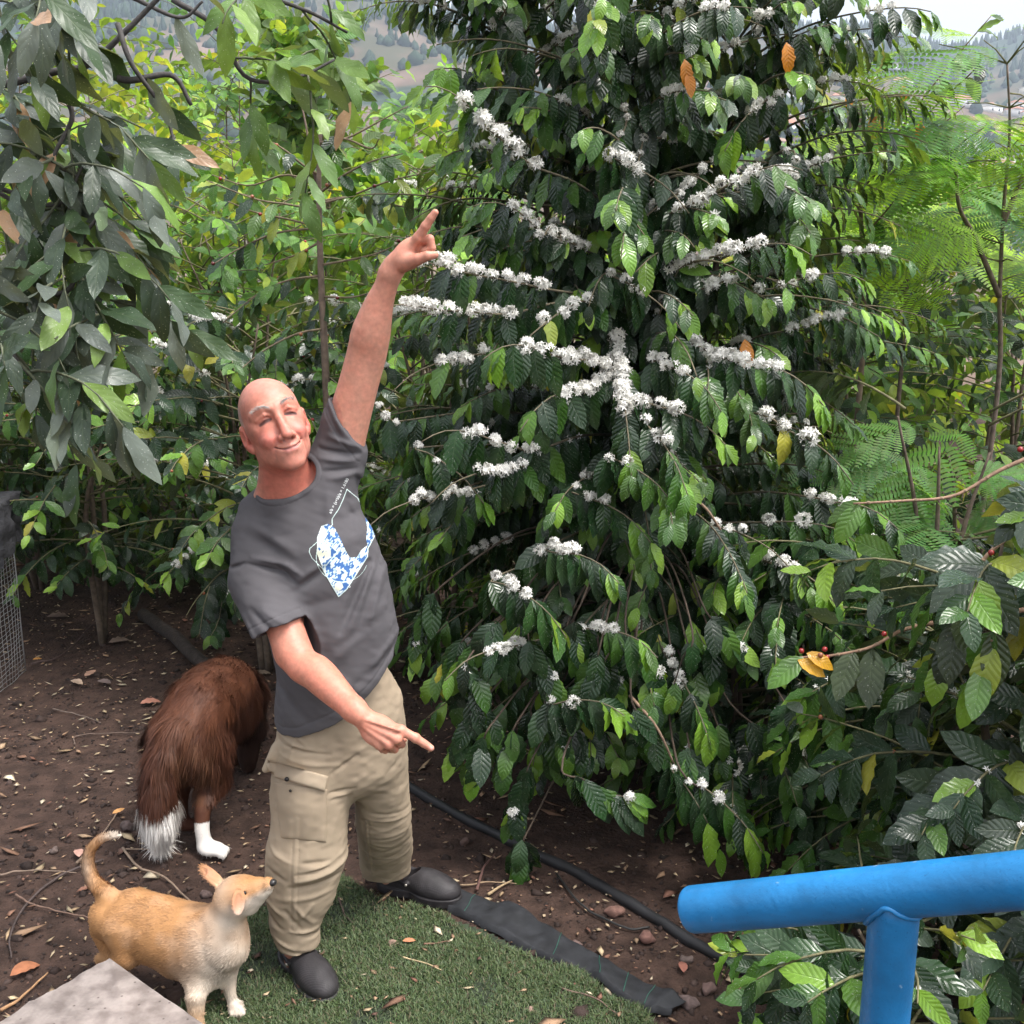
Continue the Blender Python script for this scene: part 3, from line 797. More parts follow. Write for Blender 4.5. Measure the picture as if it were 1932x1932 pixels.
# ------------------------------------------------------------------ person
M_skin = mat('skin', rough=0.48, attr=True, noise=(75, 0.13, 5), bump=(420, 0.12, 0.002), sss=0.18, sssr=(0.012, 0.004, 0.002), spec=0.4)
M_cotton = mat('charcoal_cotton', (0.086, 0.081, 0.087), 0.92, noise=(9, 0.10, 4), bump=(900, 0.25, 0.001), spec=0.2)
M_khaki = mat('khaki_cotton', (0.31, 0.24, 0.17), 0.9, attr=True, noise=(7, 0.12, 5), bump=(700, 0.3, 0.001), spec=0.2)
M_clog = mat('dark_rubber', (0.030, 0.027, 0.029), 0.6, noise=(30, 0.35, 5), spec=0.35)
M_print = mat('shirt_print', rough=0.8, attr=True, spec=0.2)
M_brow = mat('grey_hair', rough=0.7, attr=True)

def z1(x, y): return (383.3 + x * 0.26456, 670.8 + y * 0.26456)
def z2(x, y): return (383.3 + x * 0.42136, 1118 + y * 0.42136)

def build_person():
    root = empty('person', G(650, 1790))
    tag(root, 'bald smiling man in grey t-shirt and khaki trousers pointing with both hands', 'person')
    # ---- head frame (columns: viewer right, face forward, up)
    yaw, roll, pitch = R(25), R(-16.5), R(9)
    fx = np.array([math.cos(yaw), math.sin(yaw), 0.0]); fy = np.array([math.sin(yaw), -math.cos(yaw), 0.0]); fz = np.array([0, 0, 1.0])
    fy, fz = fy * math.cos(pitch) + fz * math.sin(pitch), fz * math.cos(pitch) - fy * math.sin(pitch)
    rr = Matrix.Rotation(roll, 3, Vector((0, 1, 0)))          # about the line of sight
    rr = np.array(rr)
    fx, fy, fz = rr @ fx, rr @ fy, rr @ fz
    HM = np.stack([fx, fy, fz])                               # world -> head
    HC = P(518, 803, 2.93)
    KS = 1.06
    ZS, ZD = [-.13, -.10, -.06, -.03, 0, .03, .06, .13], [-.13, -.104, -.0695, -.0365, .0105, .043, .066, .13]
    def h(x, y, z):
        if y > .04: z = float(np.interp(z, ZS, ZD))
        return HC + KS * (x * fx + y * fy + z * fz)
    def E(c, r, rot=None):
        M = HM if rot is None else np.array(rot) @ HM
        return ellip(h(*c), np.array(r) * KS, M)
    def hc(a, b, ra, rb=None): return capsule(h(*a), h(*b), ra, rb)
    def hpoly(pts, rs): return polycap([h(*p) for p in pts], rs)
    pr = []
    U = lambda f, k=0.01: pr.append(('u', k, f))
    X = lambda f, k=0.004: pr.append(('s', k, f))
    U(E((0, -0.018, 0.032), (0.0735, 0.094, 0.092)))
    U(E((0, 0.022, 0.045), (0.062, 0.062, 0.060)), 0.03)
    U(E((0, 0.020, -0.025), (0.066, 0.070, 0.082)), 0.03)
    U(E((0, 0.030, -0.072), (0.047, 0.053, 0.042)), 0.03)
    U(E((0, 0.066, -0.100), (0.026, 0.020, 0.019)), 0.03)
    for s in (-1, 1):
        U(E((s * 0.038, 0.005, -0.064), (0.020, 0.036, 0.028)), 0.03)
        U(E((s * 0.057, 0.030, 0.0), (0.012, 0.030, 0.02)), 0.02)           # cheekbone
    U(hpoly([(-0.052, 0.058, 0.020), (-0.03, 0.078, 0.026), (0, 0.084, 0.022), (0.03, 0.078, 0.026), (0.052, 0.058, 0.020)], [0.008, 0.010, 0.009, 0.010, 0.008]), 0.018)
    for s in (-1, 1):
        X(E((s * 0.031, 0.095, 0.004), (0.021, 0.020, 0.0145)), 0.014)      # eye socket
    for s in (-1, 1):
        U(E((s * 0.032, 0.0650, 0.003), (0.0160, 0.0150, 0.0115)), 0.004)   # closed lids over the eye
        U(hpoly([(s * 0.014, 0.079, 0.010), (s * 0.031, 0.0845, 0.0145), (s * 0.050, 0.069, 0.007)], [0.003, 0.0045, 0.004]), 0.006) # upper fold
        U(E((s * 0.036, 0.068, -0.029), (0.021, 0.022, 0.019)), 0.018)      # lifted cheek
    U(hpoly([(0, 0.080, 0.018), (0, 0.094, -0.004), (0, 0.110, -0.026)], [0.0085, 0.0105, 0.0135]), 0.012)
    U(E((0, 0.116, -0.031), (0.0135, 0.011, 0.011)), 0.006)
    for s in (-1, 1):
        U(E((s * 0.0155, 0.099, -0.034), (0.008, 0.012, 0.009)), 0.006)
    U(E((0, 0.074, -0.058), (0.032, 0.024, 0.024)), 0.018)
    U(hpoly([(-0.028, 0.078, -0.053), (-0.012, 0.0945, -0.056), (0, 0.0985, -0.0555), (0.012, 0.0945, -0.056), (0.028, 0.078, -0.053)], [0.0025, 0.0045, 0.0042, 0.0045, 0.0025]), 0.005)
    U(hpoly([(-0.024, 0.079, -0.060), (-0.010, 0.0925, -0.0675), (0.010, 0.0925, -0.0675), (0.024, 0.079, -0.060)], [0.002, 0.0062, 0.0062, 0.002]), 0.006)
    for s in (-1, 1):
        U(E((s * 0.0785, -0.012, -0.008), (0.009, 0.019, 0.034), Matrix.Rotation(s * R(22), 3, 'Z')), 0.005)
        U(E((s * 0.074, -0.002, -0.038), (0.008, 0.010, 0.012)), 0.006)
    for s in (-1, 1):
        X(E((s * 0.0855, 0.000, -0.006), (0.006, 0.010, 0.019)), 0.004)
        X(E((s * 0.0085, 0.102, -0.0425), (0.0042, 0.006, 0.0042)), 0.003)  # nostril
        X(hpoly([(s * 0.020, 0.098, -0.027), (s * 0.031, 0.089, -0.040), (s * 0.040, 0.078, -0.058), (s * 0.041, 0.068, -0.078)], [0.0016, 0.0034, 0.0032, 0.0010]), 0.005)
        X(hpoly([(s * 0.049, 0.070, -0.048), (s * 0.053, 0.058, -0.068), (s * 0.046, 0.054, -0.090)], [0.0010, 0.0022, 0.0006]), 0.005)
        X(hpoly([(s * 0.0185, 0.0785, 0.0010), (s * 0.032, 0.0805, 0.0000), (s * 0.0465, 0.0725, -0.0030)], [0.0018, 0.0030, 0.0018]), 0.0015)  # slit of the eye
    X(hpoly([(-0.034, 0.079, -0.0490), (-0.018, 0.0945, -0.0595), (0, 0.1025, -0.0628), (0.018, 0.0945, -0.0595), (0.034, 0.079, -0.0490)], [0.0022, 0.0024, 0.0020, 0.0024, 0.0022]), 0.003)
    for z, w, r in ((0.050, 0.034, 0.0015), (0.062, 0.030, 0.0013), (0.041, 0.036, 0.0012)):
        X(hpoly([(-w, 0.080, z), (-0.012, 0.0900, z + 0.003), (0.012, 0.0900, z + 0.001), (w, 0.080, z + 0.003)], [0.0008, r, r, 0.0008]), 0.004)
    X(hpoly([(-0.004, 0.094, 0.026), (-0.003, 0.092, 0.038)], [0.0008, 0.0004]), 0.003)
    n_head = len(pr)
    # ---- neck and hidden trunk
    U(capsule(h(0, -0.02, -0.05), P(545, 950, 3.0), 0.062, 0.068), 0.03)
    U(capsule(P(545, 945, 2.99), P(500, 966, 3.0), 0.052, 0.034), 0.04)
    U(capsule(P(530, 905, 2.98), P(496, 950, 3.0), 0.046, 0.030), 0.04)
    U(capsule(P(545, 940, 3.0), P(595, 950, 3.02), 0.045, 0.030), 0.04)
    U(echain([P(560, 985, 2.99), P(590, 1060, 2.99), P(620, 1180, 3.0), P(640, 1330, 3.02), P(640, 1400, 3.03)], [0.13, 0.150, 0.150, 0.150, 0.15], [0.085, 0.10, 0.11, 0.11, 0.10], (0.97, 0, 0.23)), 0.03)
    # ---- photo-left arm, reaching down across the body
    sh, el, wr = P(486, 1020, 2.98), P(552, 1226, 2.80), P(668, 1339, 2.645)
    U(capsule(sh, el, 0.042, 0.046), 0.03)
    fm = sh * 0 + P(600, 1272, 2.74)
    U(smoothcap([sh, el, fm, P(636, 1308, 2.69), wr], [0.043, 0.0455, 0.0475, 0.040, 0.030]), 0.02)
    U(ellip(P(540, 1240, 2.81), (0.022, 0.022, 0.022)), 0.03)
    # hand
    w2 = P(682, 1351, 2.63)
    k1, k2, k3, k4 = P(756, 1378, 2.600), P(749, 1394, 2.588), P(735, 1405, 2.590), P(718, 1407, 2.602)
    U(capsule(wr, w2, 0.029, 0.026), 0.02)
    hd = norm(P(750, 1388, 2.6) - wr)
    Mh = np.stack([hd, norm(np.cross(hd, [0.1, 1, -0.45])), norm(np.cross(hd, np.cross(hd, [0.1, 1, -0.45])))])
    U(ellip(P(713, 1378, 2.617), (0.052, 0.041, 0.020), Mh), 0.02)
    for kk, rk in ((k1, 0.0125), (k2, 0.0125), (k3, 0.0115), (k4, 0.0105)):
        U(capsule(wr + (w2 - wr) * 0.8 + np.array([0, 0.004, 0]), kk, 0.011, rk), 0.012)
        U(ellip(kk, (rk * 1.05,) * 3), 0.006)
    # pointing finger of the low hand
    U(polycap([k1, P(783, 1392, 2.60), P(800, 1403, 2.603), P(813, 1411.5, 2.606)], [0.0132, 0.0112, 0.0105, 0.0088]), 0.006)
    U(ellip(P(784, 1392, 2.60), (0.0122,) * 3), 0.005)
    for kk, a, b, c, rk in ((k2, (758, 1404, 2.612), (749, 1406, 2.64), (738, 1397, 2.645), 0.0105), (k3, (745, 1414, 2.613), (737, 1414, 2.64), (727, 1404, 2.645), 0.010), (k4, (727, 1416, 2.620), (721, 1415, 2.645), (713, 1404, 2.648), 0.0088)):
        U(polycap([kk, P(*a), P(*b), P(*c)], [rk * 1.05, rk, rk * 0.95, rk * 0.85]), 0.003)
    U(polycap([P(690, 1362, 2.65), P(722, 1368, 2.665), P(748, 1382, 2.665), P(762, 1394, 2.655)], [0.015, 0.0135, 0.0115, 0.0095]), 0.006)
    for a, b in (((690, 1358), (752, 1378)), ((688, 1366), (742, 1392)), ((686, 1372), (728, 1402))):   # tendons
        U(capsule(P(*a, 2.608), P(*b, 2.583), 0.0022, 0.0024), 0.010)
    # ---- photo-right arm, raised
    s2, e2, q2 = P(640, 860, 3.02), P(692, 668, 3.00), P(736, 516, 2.95)
    U(capsule(P(595, 985, 3.0), s2, 0.075, 0.058), 0.04)
    U(capsule(P(590, 1020, 3.0), P(500, 1020, 2.99), 0.07, 0.05), 0.04)
    U(capsule(s2, e2, 0.058, 0.048), 0.03)
    U(smoothcap([s2, P(672, 740, 3.01), e2, P(699, 632, 2.985), P(714, 577, 2.97), P(725, 548, 2.96), q2], [0.056, 0.0475, 0.0500, 0.0535, 0.040, 0.0325, 0.0270]), 0.02)
    # raised hand
    a1, a2, a3, a4 = P(789, 449, 2.925), P(786, 456, 2.945), P(780, 463, 2.966), P(774, 472, 2.983)
    U(capsule(q2, P(744, 504, 2.95), 0.0265, 0.028), 0.02)
    hd = norm(P(783, 452, 2.95) - q2); nn = norm(np.array([0.75, -0.30, -0.45]))
    Mh = np.stack([hd, norm(np.cross(hd, nn)), norm(np.cross(hd, np.cross(hd, nn)))])
    U(ellip(P(760, 482, 2.955), (0.054, 0.039, 0.0235), Mh), 0.022)
    U(ellip(P(772, 492, 2.93), (0.032, 0.022, 0.021)), 0.02)
    for kk in (a1, a2, a3, a4):
        U(capsule(P(744, 500, 2.952), kk, 0.013, 0.0128), 0.014)
    U(polycap([a1, P(803, 427, 2.915), P(813, 412, 2.91), P(821, 401, 2.907)], [0.0138, 0.0118, 0.0108, 0.0088]), 0.006)
    U(ellip(P(803, 427, 2.915), (0.0126,) * 3), 0.004)
    U(polycap([a2, P(811, 451, 2.925), P(815, 468, 2.925), P(800, 474, 2.93)], [0.0125, 0.0115, 0.0105, 0.0095]), 0.003)
    U(polycap([a3, P(803, 462, 2.955), P(808, 478, 2.955), P(794, 482, 2.955)], [0.0118, 0.011, 0.010, 0.009]), 0.003)
    U(polycap([a4, P(793, 478, 2.985), P(797, 490, 2.98), P(785, 493, 2.975)], [0.0105, 0.0098, 0.009, 0.008]), 0.003)
    U(ellip(P(794, 467, 2.955), (0.022, 0.02, 0.026)), 0.006)
    U(polycap([P(762, 498, 2.93), P(789, 489, 2.905), P(806, 483, 2.897), P(820, 481, 2.90)], [0.020, 0.0150, 0.0128, 0.0102]), 0.008)
    X(polycap([P(788, 505, 2.90), P(770, 508, 2.90), P(752, 512, 2.91)], [0.0015, 0.002, 0.001]), 0.004)
    X(polycap([P(792, 472, 2.885), P(783, 466, 2.885)], [0.002, 0.001]), 0.004)
    # ---- legs inside the trousers, ankles into the shoes
    U(polycap([P(588, 1390, 2.98), P(580, 1590, 2.91), P(560, 1770, 2.87), P(560, 1808, 2.87)], [0.085, 0.058, 0.040, 0.038]), 0.02)
    U(polycap([P(700, 1390, 3.05), P(722, 1520, 3.10), P(735, 1640, 3.30), P(741, 1668, 3.32)], [0.085, 0.058, 0.038, 0.036]), 0.02)
    V, Fc = sdf_mesh(pr, (-0.95, 2.35, -0.02), (0.05, 3.45, 2.45), 0.0023)
    V, Fc = largest(V, Fc)
    V0 = relax(V, Fc, 1, 0.4); V1 = relax(V0, Fc, 45, 0.6)
    hands = np.minimum(np.linalg.norm(V0 - P(735, 1385, 2.6), axis=1), np.linalg.norm(V0 - P(790, 465, 2.93), axis=1))
    wz = np.clip((np.minimum(hands, np.linalg.norm(V0 - HC, axis=1) * 0.75) - 0.125) / 0.04, 0, 1)[:, None]
    V = V0 * (1 - wz) + V1 * wz
    # ---- skin colours
    q = (V - HC) @ HM.T / KS; q[:, 2] = np.where((q[:, 1] > .04) & (np.abs(q[:, 2]) < .13), np.interp(q[:, 2], ZD, ZS), q[:, 2])
    base = np.array([0.53, 0.235, 0.165]); red = np.array([0.54, 0.14, 0.11]); lip = np.array([0.47, 0.15, 0.135])
    C = np.tile(base, (len(V), 1))
    def mixc(w, c): nonlocal C; w = np.clip(w, 0, 1)[:, None]; C = C * (1 - w) + np.asarray(c) * w
    inhead = (np.linalg.norm(q, axis=1) < 0.17)
    n1 = vnoise(V, 22, 3); n2 = vnoise(V, 60, 5)
    mixc(inhead * 0.25, red)
    arm_low = np.exp(-((capsule(el, wr, 0.03)(V).clip(0) / 0.05) ** 2)) * (~inhead)
    mixc(arm_low * (0.55 + 0.25 * n1), np.array([0.52, 0.175, 0.115]))
    arm_up = np.exp(-((capsule(s2, e2, 0.03)(V).clip(0) / 0.07) ** 2)) * (~inhead)
    mixc(arm_up * 0.55, np.array([0.57, 0.28, 0.20]))
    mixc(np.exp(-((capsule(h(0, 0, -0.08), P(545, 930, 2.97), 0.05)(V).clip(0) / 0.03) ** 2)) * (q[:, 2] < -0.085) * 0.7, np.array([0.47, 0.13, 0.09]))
    for s in (-1, 1):
        mixc(0.50 * np.exp(-(np.linalg.norm((q - [s * 0.042, 0.075, -0.03]) / [0.024, 0.04, 0.020], axis=1) ** 2)) * inhead, np.array([0.54, 0.12, 0.11]))
        mixc(0.6 * np.exp(-(np.linalg.norm((q - [s * 0.080, -0.01, -0.015]) / [0.015, 0.03, 0.04], axis=1) ** 4)) * inhead, red)
        # lash line
        mixc(0.92 * np.exp(-((hpoly([(s * 0.0185, 0.0780, 0.0010), (s * 0.032, 0.0798, 0.0000), (s * 0.0465, 0.0720, -0.0030)], [0.0020, 0.0034, 0.0020])(V).clip(0) / 0.0022) ** 2)) * inhead, [0.06, 0.03, 0.03])
        mixc(0.9 * np.exp(-((E((s * 0.0085, 0.102, -0.0425), (0.004, 0.005, 0.004))(V).clip(0) / 0.0016) ** 2)) * inhead, [0.08, 0.03, 0.025])
    mixc(0.45 * np.exp(-(np.linalg.norm((q - [0, 0.112, -0.02]) / [0.016, 0.03, 0.028], axis=1) ** 2)), red)
    mixc(0.35 * np.exp(-(np.linalg.norm((q - [-0.01, 0.06, 0.09]) / [0.05, 0.06, 0.04], axis=1) ** 2)), np.array([0.60, 0.24, 0.20]))
    mixc(0.9 * np.exp(-((hpoly([(-0.024, 0.084, -0.058), (-0.010, 0.0945, -0.0655), (0.010, 0.0945, -0.0655), (0.024, 0.084, -0.058)], [0.001, 0.005, 0.005, 0.001])(V).clip(0) / 0.0022) ** 2)) * inhead, lip)
    mixc(0.55 * np.exp(-((hpoly([(-0.024, 0.084, -0.054), (0, 0.100, -0.0565), (0.024, 0.084, -0.054)], [0.001, 0.003, 0.001])(V).clip(0) / 0.002) ** 2)) * inhead, lip)
    mixc(0.85 * np.exp(-((hpoly([(-0.033, 0.080, -0.0490), (-0.018, 0.0945, -0.0595), (0, 0.1015, -0.0628), (0.018, 0.0945, -0.0595), (0.033, 0.080, -0.0490)], [0.0004] * 5)(V).clip(0) / 0.0022) ** 2)) * inhead, [0.13, 0.04, 0.04])
    # cropped grey hair round the side and back of the skull
    side = np.clip((np.abs(q[:, 0]) - 0.052) / 0.012, 0, 1) * np.clip((0.022 - q[:, 1]) / 0.02, 0, 1) * np.clip((q[:, 2] + 0.02) / 0.015, 0, 1) * np.clip((0.088 - q[:, 2]) / 0.03, 0, 1)
    back = np.clip((-0.05 - q[:, 1]) / 0.03, 0, 1) * np.clip((0.085 - q[:, 2]) / 0.03, 0, 1) * (q[:, 2] > -0.07)
    notear = E((-0.0785, -0.012, -0.008), (0.010, 0.021, 0.036))(V) > 0.001
    side = side * (q[:, 0] < 0)
    mixc(np.maximum(side, back) * inhead * notear * (0.62 + 0.2 * n2), [0.40, 0.36, 0.34])
    stub = np.exp(-(np.linalg.norm((q - [0, 0.07, -0.075]) / [0.05, 0.05, 0.035], axis=1) ** 2)) * inhead
    mixc(stub * 0.25, [0.50, 0.30, 0.25])
    tip = np.exp(-(np.linalg.norm(V - P(815, 1411, 2.595), axis=1) / 0.006) ** 2)
    mixc(tip * 0.8, [0.72, 0.46, 0.42])
    n3 = vnoise(V, 170, 6); C = C * (1 + 0.08 * n1 + 0.06 * n2 + 0.05 * n3)[:, None] * (1 + 0.06 * np.stack([0 * n2, -n2, -n2], -1))
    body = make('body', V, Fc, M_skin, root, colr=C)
    bvh = BVHTree.FromPolygons([tuple(v) for v in V], [tuple(int(i) for i in f) for f in Fc[::1]]) if False else None
    # ---- eyebrows
    m = MB()
    hs = sdf_mesh(pr[:n_head], HC - 0.14, HC + 0.14, 0.004)
    bt = BVHTree.FromPolygons(hs[0].tolist(), hs[1].tolist())
    for s in (-1, 1):
        for i in range(110):
            t = random.random(); x = s * (0.012 + 0.042 * t); z = 0.0245 + 0.012 * math.sin(t * 2.6) - 0.004 * t + random.gauss(0, 0.0022)
            o = h(x, 0.2, z)
            r = bt.ray_cast(Vector(o), Vector(-fy))
            if r[0] is None: continue
            b = np.array(r[0]); nrm = np.array(r[1])
            d = norm(s * fx * (0.8 + 0.3 * random.random()) + fz * random.uniform(-0.1, 0.6) + fy * 0.25)
            L = random.uniform(0.006, 0.011); w = norm(np.cross(d, nrm)) * 0.00033
            a = b + nrm * 0.0008
            g = random.uniform(0.20, 0.38)
            m.add([a - w, a + w, a + d * L * 0.6 + w + nrm * 0.001, a + d * L * 0.6 - w + nrm * 0.001], [[0, 1, 2, 3]], (g, g * 0.95, g * 0.88))
            m.add([a + d * L * 0.6 - w + nrm * 0.001, a + d * L * 0.6 + w + nrm * 0.001, a + d * L], [[0, 1, 2]], (g, g * 0.95, g * 0.88))
    eb = m.build('eyebrows', M_brow, body, smooth=False)

    # ------------------------------------------------ t-shirt
    sp = []
    U = lambda f, k=0.03: sp.append(('u', k, f))
    uu = np.array([0.97, 0.0, 0.23])
    cen = [(552, 950, 2.99), (577, 995, 2.985), (591, 1035, 2.975), (607, 1100, 2.97), (627, 1180, 2.965), (639, 1262, 2.965), (640, 1330, 2.975), (634, 1400, 2.985)]
    hw = [70, 108, 119, 124, 122, 116, 118, 118]
    U(echain([P(*c) for c in cen], [S(w, c[2], c[1]) for w, c in zip(hw, cen)], [0.092, 0.110, 0.122, 0.132, 0.140, 0.142, 0.138, 0.132], uu))
    hemL = P(527, 1184, 2.83); 
    U(polycap([P(487, 1005, 2.985), P(487, 1095, 2.93), hemL, P(540, 1225, 2.80)], [S(50, 2.98), S(55, 2.93), S(53, 2.85), S(54, 2.8)]), 0.035)
    U(polycap([P(612, 925, 3.0), P(640, 856, 3.02), P(657, 795, 3.01), P(672, 752, 3.0)], [S(64, 3), S(50, 3), S(47, 3), S(47, 3)]), 0.035)
    U(capsule(P(500, 975, 2.99), P(556, 948, 2.99), 0.05, 0.05), 0.03)
    U(capsule(P(482, 962, 3.01), P(512, 918, 3.04), 0.044, 0.030), 0.03)
    c = lambda r, k=0.004: sp.append(('s', k, r))
    # openings
    pl_low = plane((P(476, 1198, 2.80) + P(578, 1166, 2.80)) / 2, norm(np.array([0.40, -0.25, -0.88])))
    low_reg = capsule(P(487, 1150, 2.88), P(545, 1260, 2.74), 0.105)
    c(lambda p: np.maximum(low_reg(p), -pl_low(p)), 0.003)
    nrm_up = norm(np.array([0.84, -0.1, 0.53]))
    pl_up = plane((P(627, 755, 3.0) + P(681, 841, 3.0)) / 2, nrm_up)
    up_reg = capsule(P(655, 800, 3.0), P(685, 720, 3.0), 0.11)
    c(lambda p: np.maximum(up_reg(p), -pl_up(p)), 0.003)
    Lh, Rh, Fh = P(522, 1348, 2.99), P(760, 1188, 3.0), P(612, 1366, 2.85)
    hn = norm(np.cross(Rh - Lh, Fh - Lh)); hn = hn if hn[2] < 0 else -hn
    def hemcut(p):
        q = p - Lh
        wv = 0.008 * np.sin((p[..., 0]) * 16) 
        return -(q @ hn + wv)
    c(hemcut, 0.003)
    nk = P(530, 902, 2.935)
    rM = np.array(Matrix.Rotation(R(14), 3, Vector((0, 1, 0))))
    c(ellip(nk, (0.101, 0.130, 0.056), rM), 0.004)
    c(echain([P(534, 912, 2.98), P(545, 940, 2.99), P(560, 985, 3.0)], [0.060, 0.062, 0.07], [0.062, 0.062, 0.065], uu), 0.002)
    # hollow at the hems
    c(polycap([P(514, 1148, 2.88), P(525, 1184, 2.83), P(540, 1232, 2.79)], [0.03, S(41, 2.85), S(47, 2.8)]), 0.0)
    c(polycap([P(643, 850, 3.02), P(657, 795, 3.01), P(676, 742, 3.0)], [0.03, S(38, 3), S(42, 3)]), 0.0)
    inner = echain([P(*q) for q in ((639, 1262, 2.965), (640, 1330, 2.975), (634, 1420, 2.985))], [S(w, 2.97) for w in (98, 104, 108)], [0.118, 0.122, 0.120], uu)
    c(inner, 0.0)
    # folds: (x1,y1,x2,y2, amp, width) in photo px, as ridges (+) or creases (-)
    folds = []
    def fo(a, b, amp, w, conv=z1):
        a = conv(*a); b = conv(*b); folds.append((P(*a, 2.88)[[0, 2]], P(*b, 2.88)[[0, 2]], amp * 1.3, w * 0.8))
    fo((1110, 700), (860, 600), 0.006, 0.010); fo((1080, 740), (800, 700), -0.006, 0.008); fo((1060, 790), (800, 760), 0.007, 0.011)
    fo((1050, 850), (830, 850), -0.006, 0.009); fo((1080, 880), (880, 900), 0.006, 0.012); fo((890, 380), (1060, 640), 0.004, 0.008)
    fo((850, 420), (980, 660), -0.004, 0.008)
    fo((1090, 900), (1180, 1180), 0.006, 0.012); fo((1050, 900), (1110, 1160), -0.007, 0.010); fo((960, 960), (1060, 1280), -0.004, 0.014)
    fo((880, 960), (900, 1300), 0.003, 0.016)
    fo((270, 1300), (620, 1420), -0.004, 0.016); fo((320, 1230), (660, 1380), 0.004, 0.016)
    fo((300, 1480), (620, 1540), -0.006, 0.007); fo((180, 1530), (290, 1485), -0.008, 0.006); fo((350, 1440), (640, 1480), 0.006, 0.010)
    fo((540, 1500), (680, 1600), -0.008, 0.010); fo((600, 1480), (720, 1540), 0.006, 0.010)
    fo((660, 1660), (900, 1490), -0.008, 0.014); fo((700, 1580), (860, 1460), 0.005, 0.012)
    fo((720, 1760), (980, 1700), -0.004, 0.02)
    fo((1000, 1930), (1180, 1500), -0.010, 0.016); fo((1060, 1900), (1240, 1460), 0.006, 0.016)
    fo((1130, 1900), (1260, 1380), -0.004, 0.010); fo((1200, 1900), (1290, 1500), 0.004, 0.010)
    fo((460, 250), (700, 420), 0.005, 0.020, z2); fo((620, 220), (760, 120), -0.007, 0.018, z2); fo((560, 320), (800, 60), 0.005, 0.02, z2)
    fo((330, 420), (480, 560), -0.006, 0.02, z2); fo((640, 440), (860, 250), -0.006, 0.016, z2); fo((700, 400), (870, 200), 0.005, 0.014, z2)
    fo((180, 60), (300, 180), 0.005, 0.014, z2); fo((240, 40), (400, 130), -0.005, 0.012, z2); fo((300, 30), (440, 90), 0.004, 0.010, z2)
    ribs = [capsule(P(471, 935, 2.9), P(471, 935, 2.9), 0.01)]
    collar = ellip(nk, (0.101 + 0.013, 0.130 + 0.013, 0.056 + 0.013), rM)
    def post(p, d):
        d = d.copy()
        xz = p[..., [0, 2]]
        fr = p[..., 1] < 3.03
        for a, b, amp, w in folds:
            ab = b - a; L = ab @ ab
            t = ((xz - a) @ ab) / L; tc = np.clip(t, 0, 1)
            dd = np.linalg.norm(xz - a - tc[..., None] * ab, axis=-1)
            fade = np.clip(1.15 - np.abs(t - 0.5) * 1.5, 0, 1)
            d -= fr * amp * fade * np.exp(-(dd / w) ** 2)
        n = vnoise(p * [1.0, 1.0, 0.45], 26, 2) * 0.0022 + vnoise(p @ rM * [0.5, 1, 1.2], 60, 4) * 0.0010
        d -= n
        # stitched hems and the collar rib
        for pl in (pl_low, pl_up): 
            v = -pl(p); d += 0.0022 * np.exp(-((v - 0.024) / 0.0025) ** 2) * (np.minimum(low_reg(p), up_reg(p)) < 0)
        v = (p - Lh) @ hn; v = -v
        d += 0.002 * np.exp(-((v - 0.025) / 0.0025) ** 2)
        cl = collar(p); d -= 0.0020 * (1 / (1 + np.exp(cl / 0.0012))) - 0.0022 * np.exp(-(cl / 0.0018) ** 2)
        return d
    V, Fc = sdf_mesh(sp, (-0.9, 2.6, 0.6), (-0.15, 3.3, 2.35), 0.0028, post)
    V, Fc = largest(V, Fc)
    V = relax(V, Fc, 1, 0.5)
    shirt = make('t_shirt', V, Fc, M_cotton, root)
    st = BVHTree.FromPolygons(V.tolist(), Fc.tolist())

    # ---- the print, lying on the chest
    def onto(tree, px, py, off=0.0015):
        d = P(px, py, 3.0) - np.array([0, 0, H]); r = tree.ray_cast(Vector((0, 0, H)), Vector(d))
        if r[0] is None: return None
        return np.array(r[0]) - norm(d) * off
    def z7(x, y): return ((880 + x * 0.20704) / 1.56522, (1400 + y * 0.20704) / 1.56522)
    def seg(x, y, a, b):
        a = np.array(a, float); b = np.array(b, float); ab = b - a
        t = np.clip(((x - a[0]) * ab[0] + (y - a[1]) * ab[1]) / (ab @ ab), 0, 1)
        return np.hypot(x - a[0] - t * ab[0], y - a[1] - t * ab[1])
    def pline(x, y, pts): return np.min([seg(x, y, pts[i], pts[i + 1]) for i in range(len(pts) - 1)], axis=0)
    step = 5.5
    gx, gy = np.meshgrid(np.arange(140, 1160, step), np.arange(190, 1780, step), indexing='ij')
    gxf, gyf = gx.astype(float), gy.astype(float)
    outline = [(700, 215), (640, 370), (580, 500), (485, 640), (490, 720), (330, 920), (170, 1060), (160, 1110), (200, 1200), (350, 1350), (500, 1620), (580, 1750), (700, 1640), (800, 1480), (990, 1180), (1000, 1060), (1130, 820), (1100, 740), (1010, 600), (930, 500), (850, 340), (750, 260), (700, 215)]
    line = pline(gxf, gyf, outline)
    th = np.linspace(0, 2 * math.pi, 40)
    circ = [(630 + 370 * math.cos(t) - 0, 1180 + 360 * math.sin(t)) for t in np.linspace(0.35, 3.9, 30)]
    line2 = np.minimum(pline(gxf, gyf, circ), pline(gxf, gyf, [(340, 910), (560, 1110), (370, 1340)]))
    line2 = np.minimum(line2, pline(gxf, gyf, [(490, 1020), (580, 920), (625, 1020), (560, 1110), (490, 1020)]))
    def inpoly(x, y, pts):
        r = np.zeros_like(x, bool); n = len(pts)
        for i in range(n):
            (x1, y1), (x2, y2) = pts[i], pts[(i + 1) % n]
            r ^= ((y1 > y) != (y2 > y)) & (x < (x2 - x1) * (y - y1) / (y2 - y1 + 1e-9) + x1)
        return r
